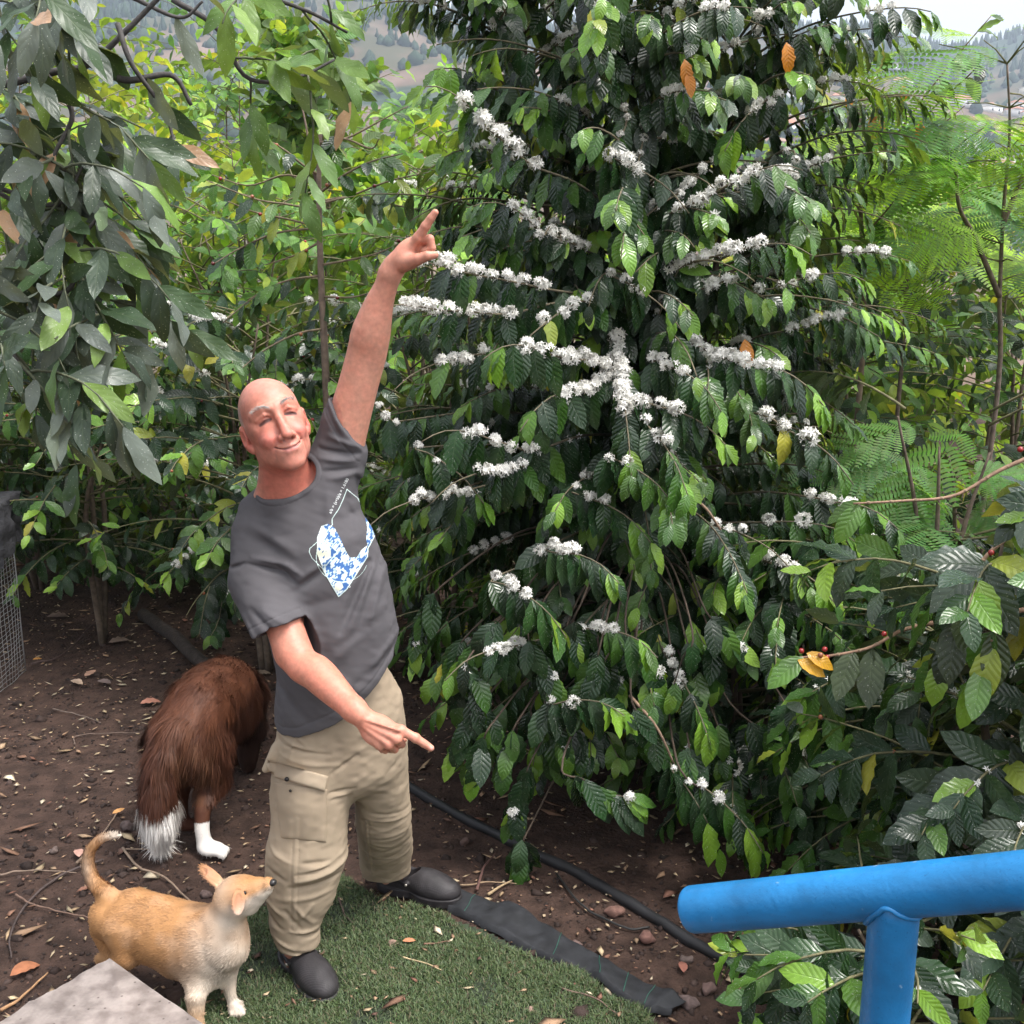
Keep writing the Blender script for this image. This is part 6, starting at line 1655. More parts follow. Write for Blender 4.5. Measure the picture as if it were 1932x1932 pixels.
# ---------------- the big flowering coffee tree
def main_tree():
    rr = np.random.default_rng(42)
    base = np.array([0.50, 4.25, 0.0])
    o = empty('coffee_tree', base); tag(o, 'tall coffee tree covered in rows of white blossom beside the man', 'coffee tree')
    stem = [base + [0, 0, -0.05], P(1215, 1180, 4.2), P(1195, 700, 4.15), P(1185, 400, 4.15), P(1165, 150, 4.2), P(1150, -160, 4.2)]
    tp_ = spline(stem, 40); tr = MB(); tr.tube(tp_, np.linspace(0.030, 0.007, 40), 9, (0.10, 0.07, 0.052))
    s2 = spline([base + [0.02, 0, 0.1], P(1290, 1000, 4.3), P(1340, 600, 4.35), P(1370, 300, 4.4), P(1400, -60, 4.45)], 30); tr.tube(s2, np.linspace(0.022, 0.006, 30), 8, (0.10, 0.07, 0.052))
    s3 = spline([base + [-0.05, 0.05, 0.05], P(1110, 1000, 4.35), P(1060, 600, 4.4), P(1010, 250, 4.5), P(980, 0, 4.55)], 30); tr.tube(s3, np.linspace(0.022, 0.006, 30), 8, (0.10, 0.07, 0.052))
    trunk = tr.build('trunk', M_bark, o)
    br = MB(); lv = Leaves(); fpts = []
    def stem_at(z, which):
        s_ = (tp_, s2, s3)[which]; return np.array([np.interp(z, s_[:, 2], s_[:, k]) for k in range(3)])
    cull = lambda p: ((p[:, 1] < 3.35) & (p[:, 0] < -0.05) & (p[:, 2] > 0.5)) | ((p[:, 1] < 3.55) & (p[:, 0] < -0.22)) | ((p[:, 1] < 2.9))
    # explicit flowering branches: (photo polyline from inner to outer, depth inner, depth outer, density)
    sprays = [
        ([(1010, 315), (970, 285), (943, 260), (912, 235), (880, 195)], 3.75, 3.7, 'bead', 1), ([(1030, 545), (960, 530), (880, 515), (805, 495)], 3.7, 3.5, 'dense', 1),
        ([(960, 592), (890, 588), (830, 585), (765, 575)], 3.6, 3.45, 'dense', 1), ([(1165, 690), (1120, 680), (1060, 675), (990, 652)], 3.75, 3.45, 'full', 1),
        ([(1160, 640), (1172, 690), (1178, 730), (1180, 775)], 3.8, 3.55, 'full', 1.1), ([(1160, 700), (1120, 728), (1085, 742), (1048, 745)], 3.75, 3.5, 'full', 1),
        ([(1190, 755), (1215, 758), (1245, 768), (1275, 775)], 3.6, 3.5, 'full', 1), ([(1235, 680), (1255, 688), (1275, 697), (1295, 705)], 3.7, 3.55, 'full', .9),
        ([(1310, 650), (1350, 672), (1400, 685), (1465, 695)], 3.75, 3.5, 'full', 1), ([(1280, 395), (1330, 375), (1375, 348), (1420, 325)], 3.85, 3.7, 'dense', 1),
        ([(1270, 505), (1320, 492), (1370, 478), (1440, 462)], 3.85, 3.6, 'dense', 1), ([(1320, 545), (1345, 538), (1370, 530), (1400, 522)], 3.8, 3.65, 'full', .9),
        ([(1440, 548), (1475, 538), (1505, 528), (1535, 520)], 3.95, 3.9, 'dense', .95), ([(1495, 622), (1525, 615), (1550, 605), (1575, 595)], 3.95, 3.9, 'full', .95),
        ([(905, 668), (880, 675), (858, 680), (835, 682)], 3.6, 3.55, 'full', .9), ([(1100, 470), (1060, 450), (1020, 435), (972, 395)], 3.9, 3.75, 'dense', 1),
        ([(1100, 568), (1080, 575), (1055, 590), (1035, 605)], 3.65, 3.55, 'dense', .9), ([(1010, 850), (970, 842), (930, 830), (885, 815)], 3.55, 3.4, 'dense', 1),
        ([(985, 880), (960, 884), (935, 888), (905, 892)], 3.5, 3.4, 'full', .95), ([(880, 925), (850, 930), (815, 938), (780, 945)], 3.6, 3.5, 'full', .8),
        ([(1080, 928), (1105, 938), (1125, 945), (1145, 952)], 3.6, 3.5, 'full', .8), ([(1030, 1035), (1050, 1042), (1068, 1045), (1088, 1045)], 3.5, 3.4, 'full', .9),
        ([(932, 1090), (950, 1102), (968, 1112), (992, 1122)], 3.5, 3.4, 'dense', .95), ([(1428, 1052), (1450, 1062), (1475, 1068), (1500, 1075)], 3.7, 3.55, 'full', .95),
        ([(1530, 938), (1555, 945), (1580, 950), (1603, 948)], 3.8, 3.7, 'full', .95), ([(1445, 785), (1465, 800), (1492, 815), (1525, 828)], 3.8, 3.7, 'bead', 1),
        ([(1450, 985), (1472, 984), (1495, 984), (1515, 985)], 3.75, 3.7, 'bead', .9), ([(988, 1215), (965, 1220), (945, 1225), (922, 1228)], 3.45, 3.35, 'full', .85),
        ([(1100, 1182), (1120, 1184), (1140, 1186), (1160, 1190)], 3.5, 3.4, 'full', .8), ([(1255, 1235), (1268, 1252), (1278, 1270), (1290, 1288)], 3.55, 3.45, 'full', .85),
        ([(1040, 1325), (1055, 1325), (1070, 1323), (1088, 1320)], 3.4, 3.35, 'dense', .9), ([(1360, 995), (1375, 1000), (1388, 1003), (1402, 1008)], 3.65, 3.6, 'full', .8),
        ([(1320, 1480), (1332, 1488), (1342, 1496), (1355, 1506)], 3.3, 3.25, 'dense', .9), ([(1220, 800), (1232, 815), (1240, 825), (1250, 835)], 3.55, 3.45, 'full', .9),
        ([(1150, 862), (1162, 868), (1175, 872), (1188, 878)], 3.5, 3.45, 'dense', .9), ([(1152, 298), (1172, 305), (1190, 312), (1210, 322)], 3.8, 3.75, 'full', .9),
        ([(1460, 180), (1445, 190), (1432, 198), (1420, 208)], 4.1, 4.0, 'dense', 1), ([(1418, 62), (1428, 45), (1440, 35), (1452, 24)], 4.2, 4.1, 'dense', 1.0),
        ([(1325, 330), (1300, 345), (1280, 365), (1240, 390)], 3.95, 3.9, 'dense', .8), ([(750, 795), (735, 790), (722, 780), (712, 765)], 3.75, 3.7, 'dense', .7),
        ([(935, 58), (938, 48), (942, 40), (946, 32)], 4.3, 4.25, 'full', .8), ([(1155, 520), (1175, 530), (1190, 538), (1205, 545)], 3.75, 3.7, 'dense', .8),
        ([(785, 845), (800, 850), (812, 858), (830, 868)], 3.6, 3.55, 'dense', .65), ([(1210, 235), (1215, 260), (1210, 280), (1205, 300)], 3.95, 3.9, 'dense', .6),
        ([(1180, 205), (1185, 222), (1180, 240), (1170, 255)], 3.95, 3.9, 'dense', .6), ([(1490, 280), (1500, 300), (1505, 320), (1500, 345)], 4.1, 4.05, 'dense', .7),
        ([(1268, 1450), (1275, 1462), (1282, 1470), (1290, 1478)], 3.3, 3.28, 'dense', .5), ([(1240, 600), (1250, 580), (1255, 560), (1262, 545)], 3.9, 3.85, 'dense', .5)]
    for si, (pl, Ya, Yb, mode, sc_) in enumerate(sprays):
        n_ = len(pl); pts = np.array([P(x, y, Ya + (Yb - Ya) * k / (n_ - 1)) for k, (x, y) in enumerate(pl)])
        d_out = norm(pts[-1] - pts[0]); 
        z0 = pts[0][2] - rr.uniform(0.0, 0.22); zc = np.clip(z0, 0.3, 3.0)
        wh = int(np.argmin([np.linalg.norm(stem_at(zc, w) - pts[0]) for w in range(3)])); root_ = stem_at(zc, wh)
        full = spline([root_, (root_ * .45 + pts[0] * .55) + [0, 0, 0.03], *pts, pts[-1] + d_out * 0.10 + [0, 0, -0.02], pts[-1] + d_out * 0.18 + [0, 0, -0.07]], 60)
        seg_ = np.concatenate([[0], np.cumsum(np.linalg.norm(np.diff(full, axis=0), axis=1))]); nn_ = max(6, int(seg_[-1] / 0.042))
        q = np.stack([np.interp(np.linspace(0, seg_[-1], nn_), seg_, full[:, k]) for k in range(3)], -1)
        b = MB(); b.tube(q, np.linspace(0.006, 0.0018, nn_), 6, (0.13, 0.11, 0.07)); brn = b.build('branch', M_bark, trunk)
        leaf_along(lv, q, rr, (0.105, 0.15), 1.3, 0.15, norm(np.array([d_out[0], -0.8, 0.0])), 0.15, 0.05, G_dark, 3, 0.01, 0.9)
        ls = np.linalg.norm(np.diff(pts, axis=0), axis=1).sum(); step_ = {'full': 0.025, 'dense': 0.034, 'bead': 0.052}[mode]
        m_ = max(2, int(ls / step_)); fp = spline(pts, m_) + rr.normal(0, 0.009 if mode != 'bead' else 0.001, (m_, 3)) + [0, -0.006, 0.008]
        fpts.extend(fp)
        clusters('blossoms', fp, o, sc_ * (0.86 if mode != 'bead' else 1.15), False, si)
    # whorls of arching branches filling the crown
    prof = ([0.3, 0.7, 1.2, 1.8, 2.3, 2.8, 3.2], [0.85, 1.05, 1.02, 0.88, 0.82, 0.75, 0.5])
    stray = []
    for k in range(400):
        f = (k + rr.random()) / 400; z = 0.55 + 2.72 * f ** 0.95; a = rr.uniform(0, 6.28)
        if rr.random() < 0.45: a = rr.uniform(math.pi, 2 * math.pi)       # more on the side of the man and steps
        if z < 0.75 and rr.random() < 0.3: continue
        wh = rr.integers(0, 3); st = stem_at(min(z, 3.2), wh)
        L_ = float(np.interp(z, *prof)) * rr.uniform(0.6, 1.02)
        pts = grow(st, [math.cos(a), math.sin(a), 0.15 + 0.62 * f], L_, max(9, int(L_ / 0.045)), 0.75 + 0.45 * rr.random() - 0.25 * f, 0.12, rr)
        br.tube(pts, np.linspace(0.006, 0.0018, len(pts)), 5, (0.12, 0.10, 0.06))
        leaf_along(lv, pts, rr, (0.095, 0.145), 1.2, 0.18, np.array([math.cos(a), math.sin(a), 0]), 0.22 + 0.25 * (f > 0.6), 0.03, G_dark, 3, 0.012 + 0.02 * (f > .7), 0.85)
        if rr.random() < 0.5:
            i0 = rr.integers(2, max(3, len(pts) - 5)); stray += [p + [0, 0, .006] for p in pts[i0:i0 + rr.integers(2, 5)]]
    # low hanging sprays in front of the dark hollow
    low = [([(905, 1330), (880, 1380), (855, 1425)], 3.42), ([(1010, 1420), (985, 1490), (965, 1545)], 3.40), ([(1000, 1560), (985, 1600), (978, 1640)], 3.38), ([(1060, 1440), (1100, 1470), (1150, 1495), (1200, 1510)], 3.28),
           ([(1190, 1310), (1225, 1370), (1275, 1440)], 3.35), ([(1280, 1445), (1340, 1500), (1400, 1560), (1420, 1620)], 3.30), ([(1380, 1330), (1480, 1400), (1560, 1440)], 3.5), ([(1150, 1230), (1100, 1290), (1080, 1350)], 3.4),
           ([(900, 1180), (850, 1240), (810, 1290)], 3.55), ([(960, 1150), (900, 1210), (850, 1270)], 3.45), ([(1000, 1180), (1020, 1240), (1050, 1290)], 3.42), ([(1180, 1190), (1220, 1230), (1250, 1290)], 3.45),
           ([(1330, 1150), (1370, 1190), (1410, 1240)], 3.45), ([(840, 1100), (800, 1160), (785, 1230)], 3.65), ([(1100, 1130), (1080, 1180), (1090, 1240)], 3.45), ([(1290, 1190), (1310, 1260), (1300, 1330)], 3.5)]
    low += [([(x, y), (x + dx * .5, y + 45), (x + dx, y + 105)], 3.36 + .25 * rr.random()) for x, y, dx in [(float(rr.uniform(860, 1480)), float(rr.uniform(1180, 1400)), float(rr.uniform(-60, 60))) for _ in range(24)]]
    for pl, Y in low:
        p0 = np.array([P(x, y, Y) for x, y in pl]); root_ = stem_at(max(0.35, p0[0][2] + 0.1), 0)
        full = spline([root_, root_ * .4 + p0[0] * .6 + [0, 0, 0.10], *p0], 40)
        q = full[np.linspace(0, 39, max(8, int(np.linalg.norm(np.diff(full, axis=0), axis=1).sum() / 0.05))).astype(int)]
        br.tube(q, np.linspace(0.005, 0.002, len(q)), 6, (0.07, 0.05, 0.035))
        leaf_along(lv, q, rr, (0.11, 0.155), 0.85, 0.55, np.array([0, -1.0, 0.3]), 0.5, 0.0, G_dark, 3, 0.02, 1.0)
        if rr.random() < 0.6: stray.append(q[-2] + [0, -.01, .01])
    for a_, b_, Y in (((1282, 925), (1360, 1000), 3.5), ((1188, 1312), (1272, 1442), 3.33)):
        br.tube(spline([P(*a_, Y + .1), P((a_[0] + b_[0]) / 2 + 8, (a_[1] + b_[1]) / 2 - 6, Y), P(*b_, Y)], 12), np.linspace(0.006, 0.0035, 12), 6, (0.24, 0.16, 0.11))
    br.build('branches', M_bark, trunk)
    # leaves part around the rows of blossom on their open side
    LP = np.array(lv.p) + np.array(lv.d) * np.array(lv.s)[:, None] * 0.5; FP = np.array(fpts); vd = norm(np.array([0, 0, H]) - FP); hide = np.zeros(len(LP), bool)
    for c_, v_ in zip(FP, vd):
        w_ = LP - c_; t_ = w_ @ v_; hide |= (t_ > 0.02) & (t_ < 0.9) & (np.linalg.norm(w_ - t_[:, None] * v_, axis=1) < 0.048)
    for nm in 'pdnsc': setattr(lv, nm, [x_ for x_, h_ in zip(getattr(lv, nm), hide) if not h_])
    lv.build('foliage', T_cof, M_leaf, o, 5, cull)
    stray = [p for p in stray if not cull(p[None])[0]]
    clusters('stray_blossoms', stray, o, 0.75, False, 77)
    rs = np.random.default_rng(6); P_ = np.array(lv.p); k = rs.choice(len(P_), 90); sm = [p for p in P_[k] if not cull(p[None])[0]]
    clusters('star_flowers', sm, o, 1.0, True, 78)
    # a few orange dying leaves
    for (x, y), Y in (((1292, 112), 3.68), ((1299, 135), 3.68), ((1405, 640), 3.65), ((1484, 80), 3.9)):
        l_ = Leaves(); l_.add(P(x, y, Y), np.array([0.15, -0.1, -1.0]), np.array([0.1, -1, 0.4]), 0.10 * rr.uniform(.8, 1.2), np.array((0.55, 0.20, 0.02)) * rr.uniform(.7, 1.1)); l_.build('yellowed_leaf', T_cof, M_leaf, o, int(x))
    return o
main_tree()

# ---------------- coffee bushes behind and beside
man_cull = lambda p: (p[:, 1] < 3.4) & (p[:, 0] < 0.0)
dog_cull = lambda p: ((p[:, 1] < 5.0) & (p[:, 2] < 0.62)) | ((p[:, 1] < 3.6))
bush((-1.25, 5.35), 1.75, 0.95, 80, 'dark coffee bush with a few yellow leaves right behind the bald man', seed=11, tm=T_cof, m=M_leaf, size=(0.09, 0.135), yel=0.06, cull=dog_cull, zmin=0.5, hang=0.6, lite=.35, flower=0.10, berries=1, name='coffee_bush')
bush((-2.25, 5.75), 1.80, 1.05, 85, 'dark coffee bush arching low over the bare soil left of the man', seed=12, tm=T_cof, m=M_leaf, size=(0.09, 0.14), yel=0.035, cull=dog_cull, zmin=0.42, hang=0.7, lite=.25, berries=1)
bush((-3.05, 5.9), 1.9, 1.0, 70, 'dark coffee bush behind the wire cage at the left edge', seed=13, tm=T_mid, m=M_leaf, size=(0.10, 0.14), yel=0.01, zmin=0.5, hang=0.7, flower=0.04)
bush((-0.35, 5.35), 2.0, 0.9, 75, 'glossy dark coffee bush in the gap between the man and the flowering tree', seed=14, tm=T_cof, m=M_leaf, size=(0.09, 0.135), zmin=0.4, hang=0.8, flower=0.25, cull=lambda p: p[:, 1] < 4.4)
bush((-1.7, 7.0), 2.35, 1.15, 95, 'coffee bush with dull green leaves rising behind the bald head', seed=15, size=(0.10, 0.145), pal=G_dark[:2] + G_mid, yel=0.05, lite=.8, hang=.55, flower=0.08, berries=1)
bush((-2.9, 7.3), 2.4, 1.2, 90, 'bright green coffee bush behind the grey overhanging leaves', seed=16, size=(0.115, 0.16), pal=G_mid + G_lite, lite=.9, hang=.5, yel=0.03)
bush((-0.6, 7.2), 2.6, 1.1, 90, 'coffee bush with white flowers behind the raised hand', seed=17, size=(0.115, 0.16), pal=G_mid + G_lite[:1], lite=.5, hang=.6, flower=0.12)
bush((-3.9, 8.0), 2.5, 1.2, 70, 'mid green coffee bush at the left edge behind the wire cage bush', seed=18, size=(0.115, 0.16), pal=G_mid, lite=.5, hang=.5)
bush((0.3, 8.2), 2.6, 1.1, 70, 'coffee bush mostly hidden by the flowering tree', seed=19, size=(0.11, 0.15), pal=G_mid, lite=.6, hang=.5)
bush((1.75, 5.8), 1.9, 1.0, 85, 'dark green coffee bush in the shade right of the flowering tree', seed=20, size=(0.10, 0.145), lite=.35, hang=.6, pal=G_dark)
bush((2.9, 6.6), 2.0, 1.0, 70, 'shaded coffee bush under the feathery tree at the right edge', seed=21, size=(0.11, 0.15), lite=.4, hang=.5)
bush((1.9, 8.2), 2.5, 1.2, 70, 'yellow-green coffee bush behind the feathery fronds', seed=22, size=(0.11, 0.15), pal=G_mid + G_lite, lite=.6, hang=.5, yel=.06)
bush((3.4, 9.0), 2.6, 1.3, 70, 'pale green bush in the far right background', seed=23, size=(0.14, 0.19), pal=G_mid + G_lite, lite=.6, hang=.4, yel=.05)
bush((-2.2, 9.6), 2.9, 1.4, 85, 'yellow-green bush with painted-in sunlight in the middle of the left background', seed=24, size=(0.14, 0.19), pal=G_lite + G_yel[:1], lite=1.0, hang=.4, yel=0.15)
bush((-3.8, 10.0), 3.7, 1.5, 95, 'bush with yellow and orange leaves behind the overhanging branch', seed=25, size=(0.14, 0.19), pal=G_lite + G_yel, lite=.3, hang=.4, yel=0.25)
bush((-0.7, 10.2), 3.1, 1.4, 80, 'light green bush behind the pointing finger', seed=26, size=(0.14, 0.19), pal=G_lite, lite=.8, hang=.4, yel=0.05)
bush((-5.2, 9.6), 3.0, 1.4, 60, 'dull green bush at the far left background', seed=27, size=(0.14, 0.19), pal=G_mid, lite=.6, hang=.4, yel=0.05)
bush((-3.0, 13.0), 4.3, 1.8, 90, 'tall green shrub on the skyline in the left background', seed=28, tm=T_low, size=(0.15, 0.20), pal=G_mid + G_lite, lite=.8, hang=.4, yel=0.06, name='shrub', cat='shrub')
bush((-5.8, 13.5), 5.2, 2.1, 110, 'broad shrub behind the overhanging grey leaves', seed=29, tm=T_low, size=(0.15, 0.20), pal=G_mid + G_lite, lite=.6, hang=.4, yel=0.12, name='shrub', cat='shrub')
bush((0.6, 13.0), 3.6, 1.8, 70, 'green shrub on the skyline behind the flowering tree', seed=30, tm=T_low, size=(0.15, 0.20), pal=G_mid, lite=.8, hang=.4, name='shrub', cat='shrub')
bush((3.2, 12.8), 2.7, 1.8, 70, 'low green shrub below the hillside houses', seed=31, tm=T_low, size=(0.15, 0.20), pal=G_mid + G_lite, lite=.8, hang=.4, name='shrub', cat='shrub')
bush((6.2, 13.5), 2.9, 1.9, 70, 'low shrub at the right edge below the hillside', seed=32, tm=T_low, size=(0.15, 0.20), pal=G_mid, lite=.8, hang=.4, name='shrub', cat='shrub')
bush((-1.35, 9.0), 3.55, 0.8, 42, 'shrub with broad pale green leaves against the hill', seed=33, tm=T_broad, m=M_leaf3, size=(0.14, 0.20), pal=[(0.10, 0.17, 0.06), (0.13, 0.19, 0.08)], lite=.4, hang=.2, zmin=2.4, rise=1.2, droop=.6, name='shrub', cat='shrub')
bush((0.15, 5.3), 1.35, 0.8, 70, 'added low dark coffee bush darkening the hollow behind the flowering tree trunk', seed=35, tm=T_mid, m=M_leaf, size=(0.11, 0.16), lite=.1, hang=.8, zmin=.08, prof=([0, .5, 1.35], [1, 1, .7]), tip_lite=.2)  # this and the next two bushes are added to darken the hollow
bush((0.95, 5.25), 1.35, 0.8, 70, 'added low dark coffee bush deepening the shade right of the trunk', seed=36, tm=T_mid, m=M_leaf, size=(0.11, 0.16), lite=.1, hang=.8, zmin=.08, prof=([0, .5, 1.35], [1, 1, .7]), tip_lite=.2)
bush((1.25, 4.75), 0.95, 0.6, 45, 'added small dark coffee bush deepening the shade behind the handrail', seed=37, tm=T_mid, m=M_leaf, size=(0.11, 0.16), lite=.15, hang=.8, zmin=.08, prof=([0, .5, 1.0], [1, 1, .7]), tip_lite=.3)
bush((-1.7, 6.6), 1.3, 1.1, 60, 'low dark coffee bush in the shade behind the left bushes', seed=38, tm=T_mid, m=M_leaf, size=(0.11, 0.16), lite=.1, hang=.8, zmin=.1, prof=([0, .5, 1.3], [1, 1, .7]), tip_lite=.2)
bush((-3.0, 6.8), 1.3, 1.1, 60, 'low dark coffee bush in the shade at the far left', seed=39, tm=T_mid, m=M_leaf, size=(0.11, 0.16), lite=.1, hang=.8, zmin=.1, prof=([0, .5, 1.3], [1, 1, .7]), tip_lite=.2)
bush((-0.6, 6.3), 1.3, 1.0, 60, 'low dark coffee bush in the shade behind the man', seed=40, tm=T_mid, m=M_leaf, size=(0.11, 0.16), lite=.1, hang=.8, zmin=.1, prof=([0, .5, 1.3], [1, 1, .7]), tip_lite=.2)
bush((1.6, 6.9), 2.2, 1.1, 75, 'yellow-green bush behind the smaller feathery tree', seed=44, size=(0.14, 0.19), pal=G_mid + G_lite, lite=.7, hang=.5, yel=.08)
bush((2.7, 7.8), 2.5, 1.2, 75, 'bright green bush behind the tall feathery tree', seed=45, size=(0.14, 0.19), pal=G_mid + G_lite, lite=.7, hang=.5, yel=.08)
bush((-3.0, 8.6), 2.7, 1.2, 85, 'green coffee bush with painted-in sunlight below the yellow-leaved one', seed=46, size=(0.14, 0.19), pal=G_lite, lite=.9, hang=.5, yel=.06)
bush((-1.5, 8.3), 2.6, 1.2, 85, 'green coffee bush with painted-in sunlight behind the half-bare stem', seed=47, size=(0.14, 0.19), pal=G_lite, lite=.9, hang=.5, yel=.06)
# row of shrubs closing the view to the valley
for k, (x, y, s_, lab) in enumerate([(-9, 17, 1, 'farthest left shrub of the hedge line'), (-1.5, 19, 1.05, 'rounded shrub of the far hedge line behind the raised hand'), (4.5, 20, .9, 'rounded shrub of the far hedge line right of the flowering tree'), (9.5, 19, .9, 'farthest right shrub of the hedge line'), (-5.5, 20, 1.1, 'large shrub of the far hedge line in the left background')]):
    bush((x, y), 4.1 * s_, 2.6, 75, lab, seed=60 + k, tm=T_low, size=(0.26, 0.34), pal=G_mid + G_lite, lite=.5, hang=.4, name='shrub', cat='shrub', group='shrubs of the far hedge line', nodes=9)

def gap(p):
    """opening between the bushes where the feathery seedling shows"""
    q = P(1745, 880, 3.9); v = norm(q - np.array([0, 0, H])); w = np.asarray(p) - q; t = w @ v; r_ = w - t[:, None] * v
    return (t > -3) & (t < .4) & ((r_[:, 0] / .24) ** 2 + (r_[:, 2] / .20) ** 2 < (p[:, 1] / 3.9) ** 2)
# bush filling the right middle ground, with berries on a bare branch
low_cull = lambda p: (p[:, 1] < 2.25) | ((p[:, 0] < 0.62) & (p[:, 2] < 0.75))
bush((1.45, 3.85), 1.55, 0.85, 80, 'dark coffee bush in shade between the flowering tree and the front right bush', seed=41, tm=T_cof, m=M_leaf, size=(0.11, 0.155), lite=.35, hang=.8, zmin=.35, flower=.10, cull=lambda p: (p[:, 0] < 0.75) & (p[:, 2] < .85) | (p[:, 1] < 3.0) | gap(p), gapf=gap)
bush((1.42, 2.80), 1.35, 0.72, 78, 'front right coffee bush with large grey-green leaves and small star flowers', seed=42, tm=T_cof, m=M_leaf, size=(0.125, 0.175), tip_lite=.25, lite=.12, hang=.45, zmin=.12, rise=.6, droop=.9, flower=.35, flsmall=True, skip=.0, az=None, cull=lambda p: (p[:, 1] < 1.95) | gap(p), gapf=gap, berries=1, nodes=9,
     prof=([0.1, 0.3, 0.8, 1.2, 1.35], [0.80, 0.78, 0.8, 0.8, 0.6]), pal=[(0.022, 0.046, 0.026), (0.03, 0.055, 0.034), (0.04, 0.06, 0.04), (0.028, 0.058, 0.026)])
bush((0.98, 2.42), 0.42, 0.42, 26, 'low leafy coffee shoot under the blue handrail', seed=43, tm=T_cof, m=M_leaf, size=(0.11, 0.15), tip_lite=.35, lite=.25, hang=.35, zmin=.08, rise=.5, droop=.7, flower=.2, flsmall=True, nodes=7, stems=2, prof=([0, 1], [1, 1]), cull=lambda p: (p[:, 1] < 1.9))

hc2 = lambda p: (p[:, 1] < 3.15) | ((p[:, 0] < 0.02) & (p[:, 1] < 3.6))
bush((0.92, 4.0), 1.0, 0.72, 75, 'dense dark coffee bush hanging low right of the trunk', seed=91, tm=T_cof, m=M_leaf, size=(0.095, 0.14), lite=.3, hang=.9, zmin=.12, prof=([0, .5, 1.0], [1, 1, .8]), tip_lite=.5, flower=.12, cull=hc2)
bush((0.25, 4.15), 0.95, 0.62, 60, 'dense dark coffee bush hanging low left of the trunk', seed=92, tm=T_cof, m=M_leaf, size=(0.095, 0.14), lite=.3, hang=.9, zmin=.30, prof=([0, .5, 1.0], [1, 1, .8]), tip_lite=.5, flower=.12, cull=hc2)
bush((1.35, 3.45), 0.95, 0.62, 65, 'dark coffee bush between the blue rail and the flowering tree', seed=93, tm=T_cof, m=M_leaf, size=(0.105, 0.15), lite=.3, hang=.7, zmin=.12, prof=([0, .5, 1.0], [1, 1, .8]), tip_lite=.5, flower=.15, flsmall=True, cull=lambda p: p[:, 1] < 2.7)
def berry_branch():
    rr = np.random.default_rng(9)
    o = empty('coffee_branch', P(1935, 870, 2.7)); 
    tag(o, 'bare brown coffee branches with a few hanging leaves and berries at the right edge', 'branch')
    lv = Leaves()
    LVG = gap
    for pl, Y in (([(1960, 855), (1885, 888), (1800, 935), (1700, 945), (1610, 950)], 2.75), ([(1960, 975), (1870, 1040), (1830, 1100), (1800, 1180), (1770, 1260)], 2.6), ([(1760, 1175), (1700, 1190), (1640, 1222), (1560, 1238), (1510, 1240)], 2.75), ([(1932, 1150), (1890, 1165), (1865, 1230), (1840, 1290)], 2.45)):
        b = MB(); q = spline([P(x, y, Y) for x, y in pl], 26); b.tube(q, np.linspace(0.006, 0.0025, 26), 7, (0.24, 0.15, 0.10))
        for k in range(2, 25, 3): v_, f_ = ICO; b.add(v_ * [0.006, 0.006, 0.005] + q[k], f_, (0.20, 0.14, 0.09))
        b.build('twig', M_bark, o)
        leaf_along(lv, q[::3], rr, (0.13, 0.17), 1.0, .35, np.array([-.3, -1.0, .3]), .3, .45, [(0.04, 0.06, 0.02), (0.03, 0.05, 0.025)], 2, .05, .5)
    lv.build('leaves', T_cof, M_leaf, o, 3, gap)
    for (x, y), Y in (((1512, 1228), 2.74), ((1548, 1236), 2.74), ((1560, 1240), 2.75), ((1668, 1196), 2.74), ((1870, 1043), 2.58), ((1925, 848), 2.72), ((1556, 1225), 2.75)):
        berry(P(x, y, Y - .01), 0.0075, 0 if x != 1548 else 1, o)
    for x, y in ((1522, 1232), (1505, 1245)):
        l_ = Leaves(); l_.add(P(x, y, 2.74), np.array([0.7, -.3, -.3]), np.array([0.0, -1, .8]), 0.085, np.array((0.62, 0.33, 0.03))); l_.build('yellowed_leaf', T_cof, M_leaf, o, x)
berry_branch()

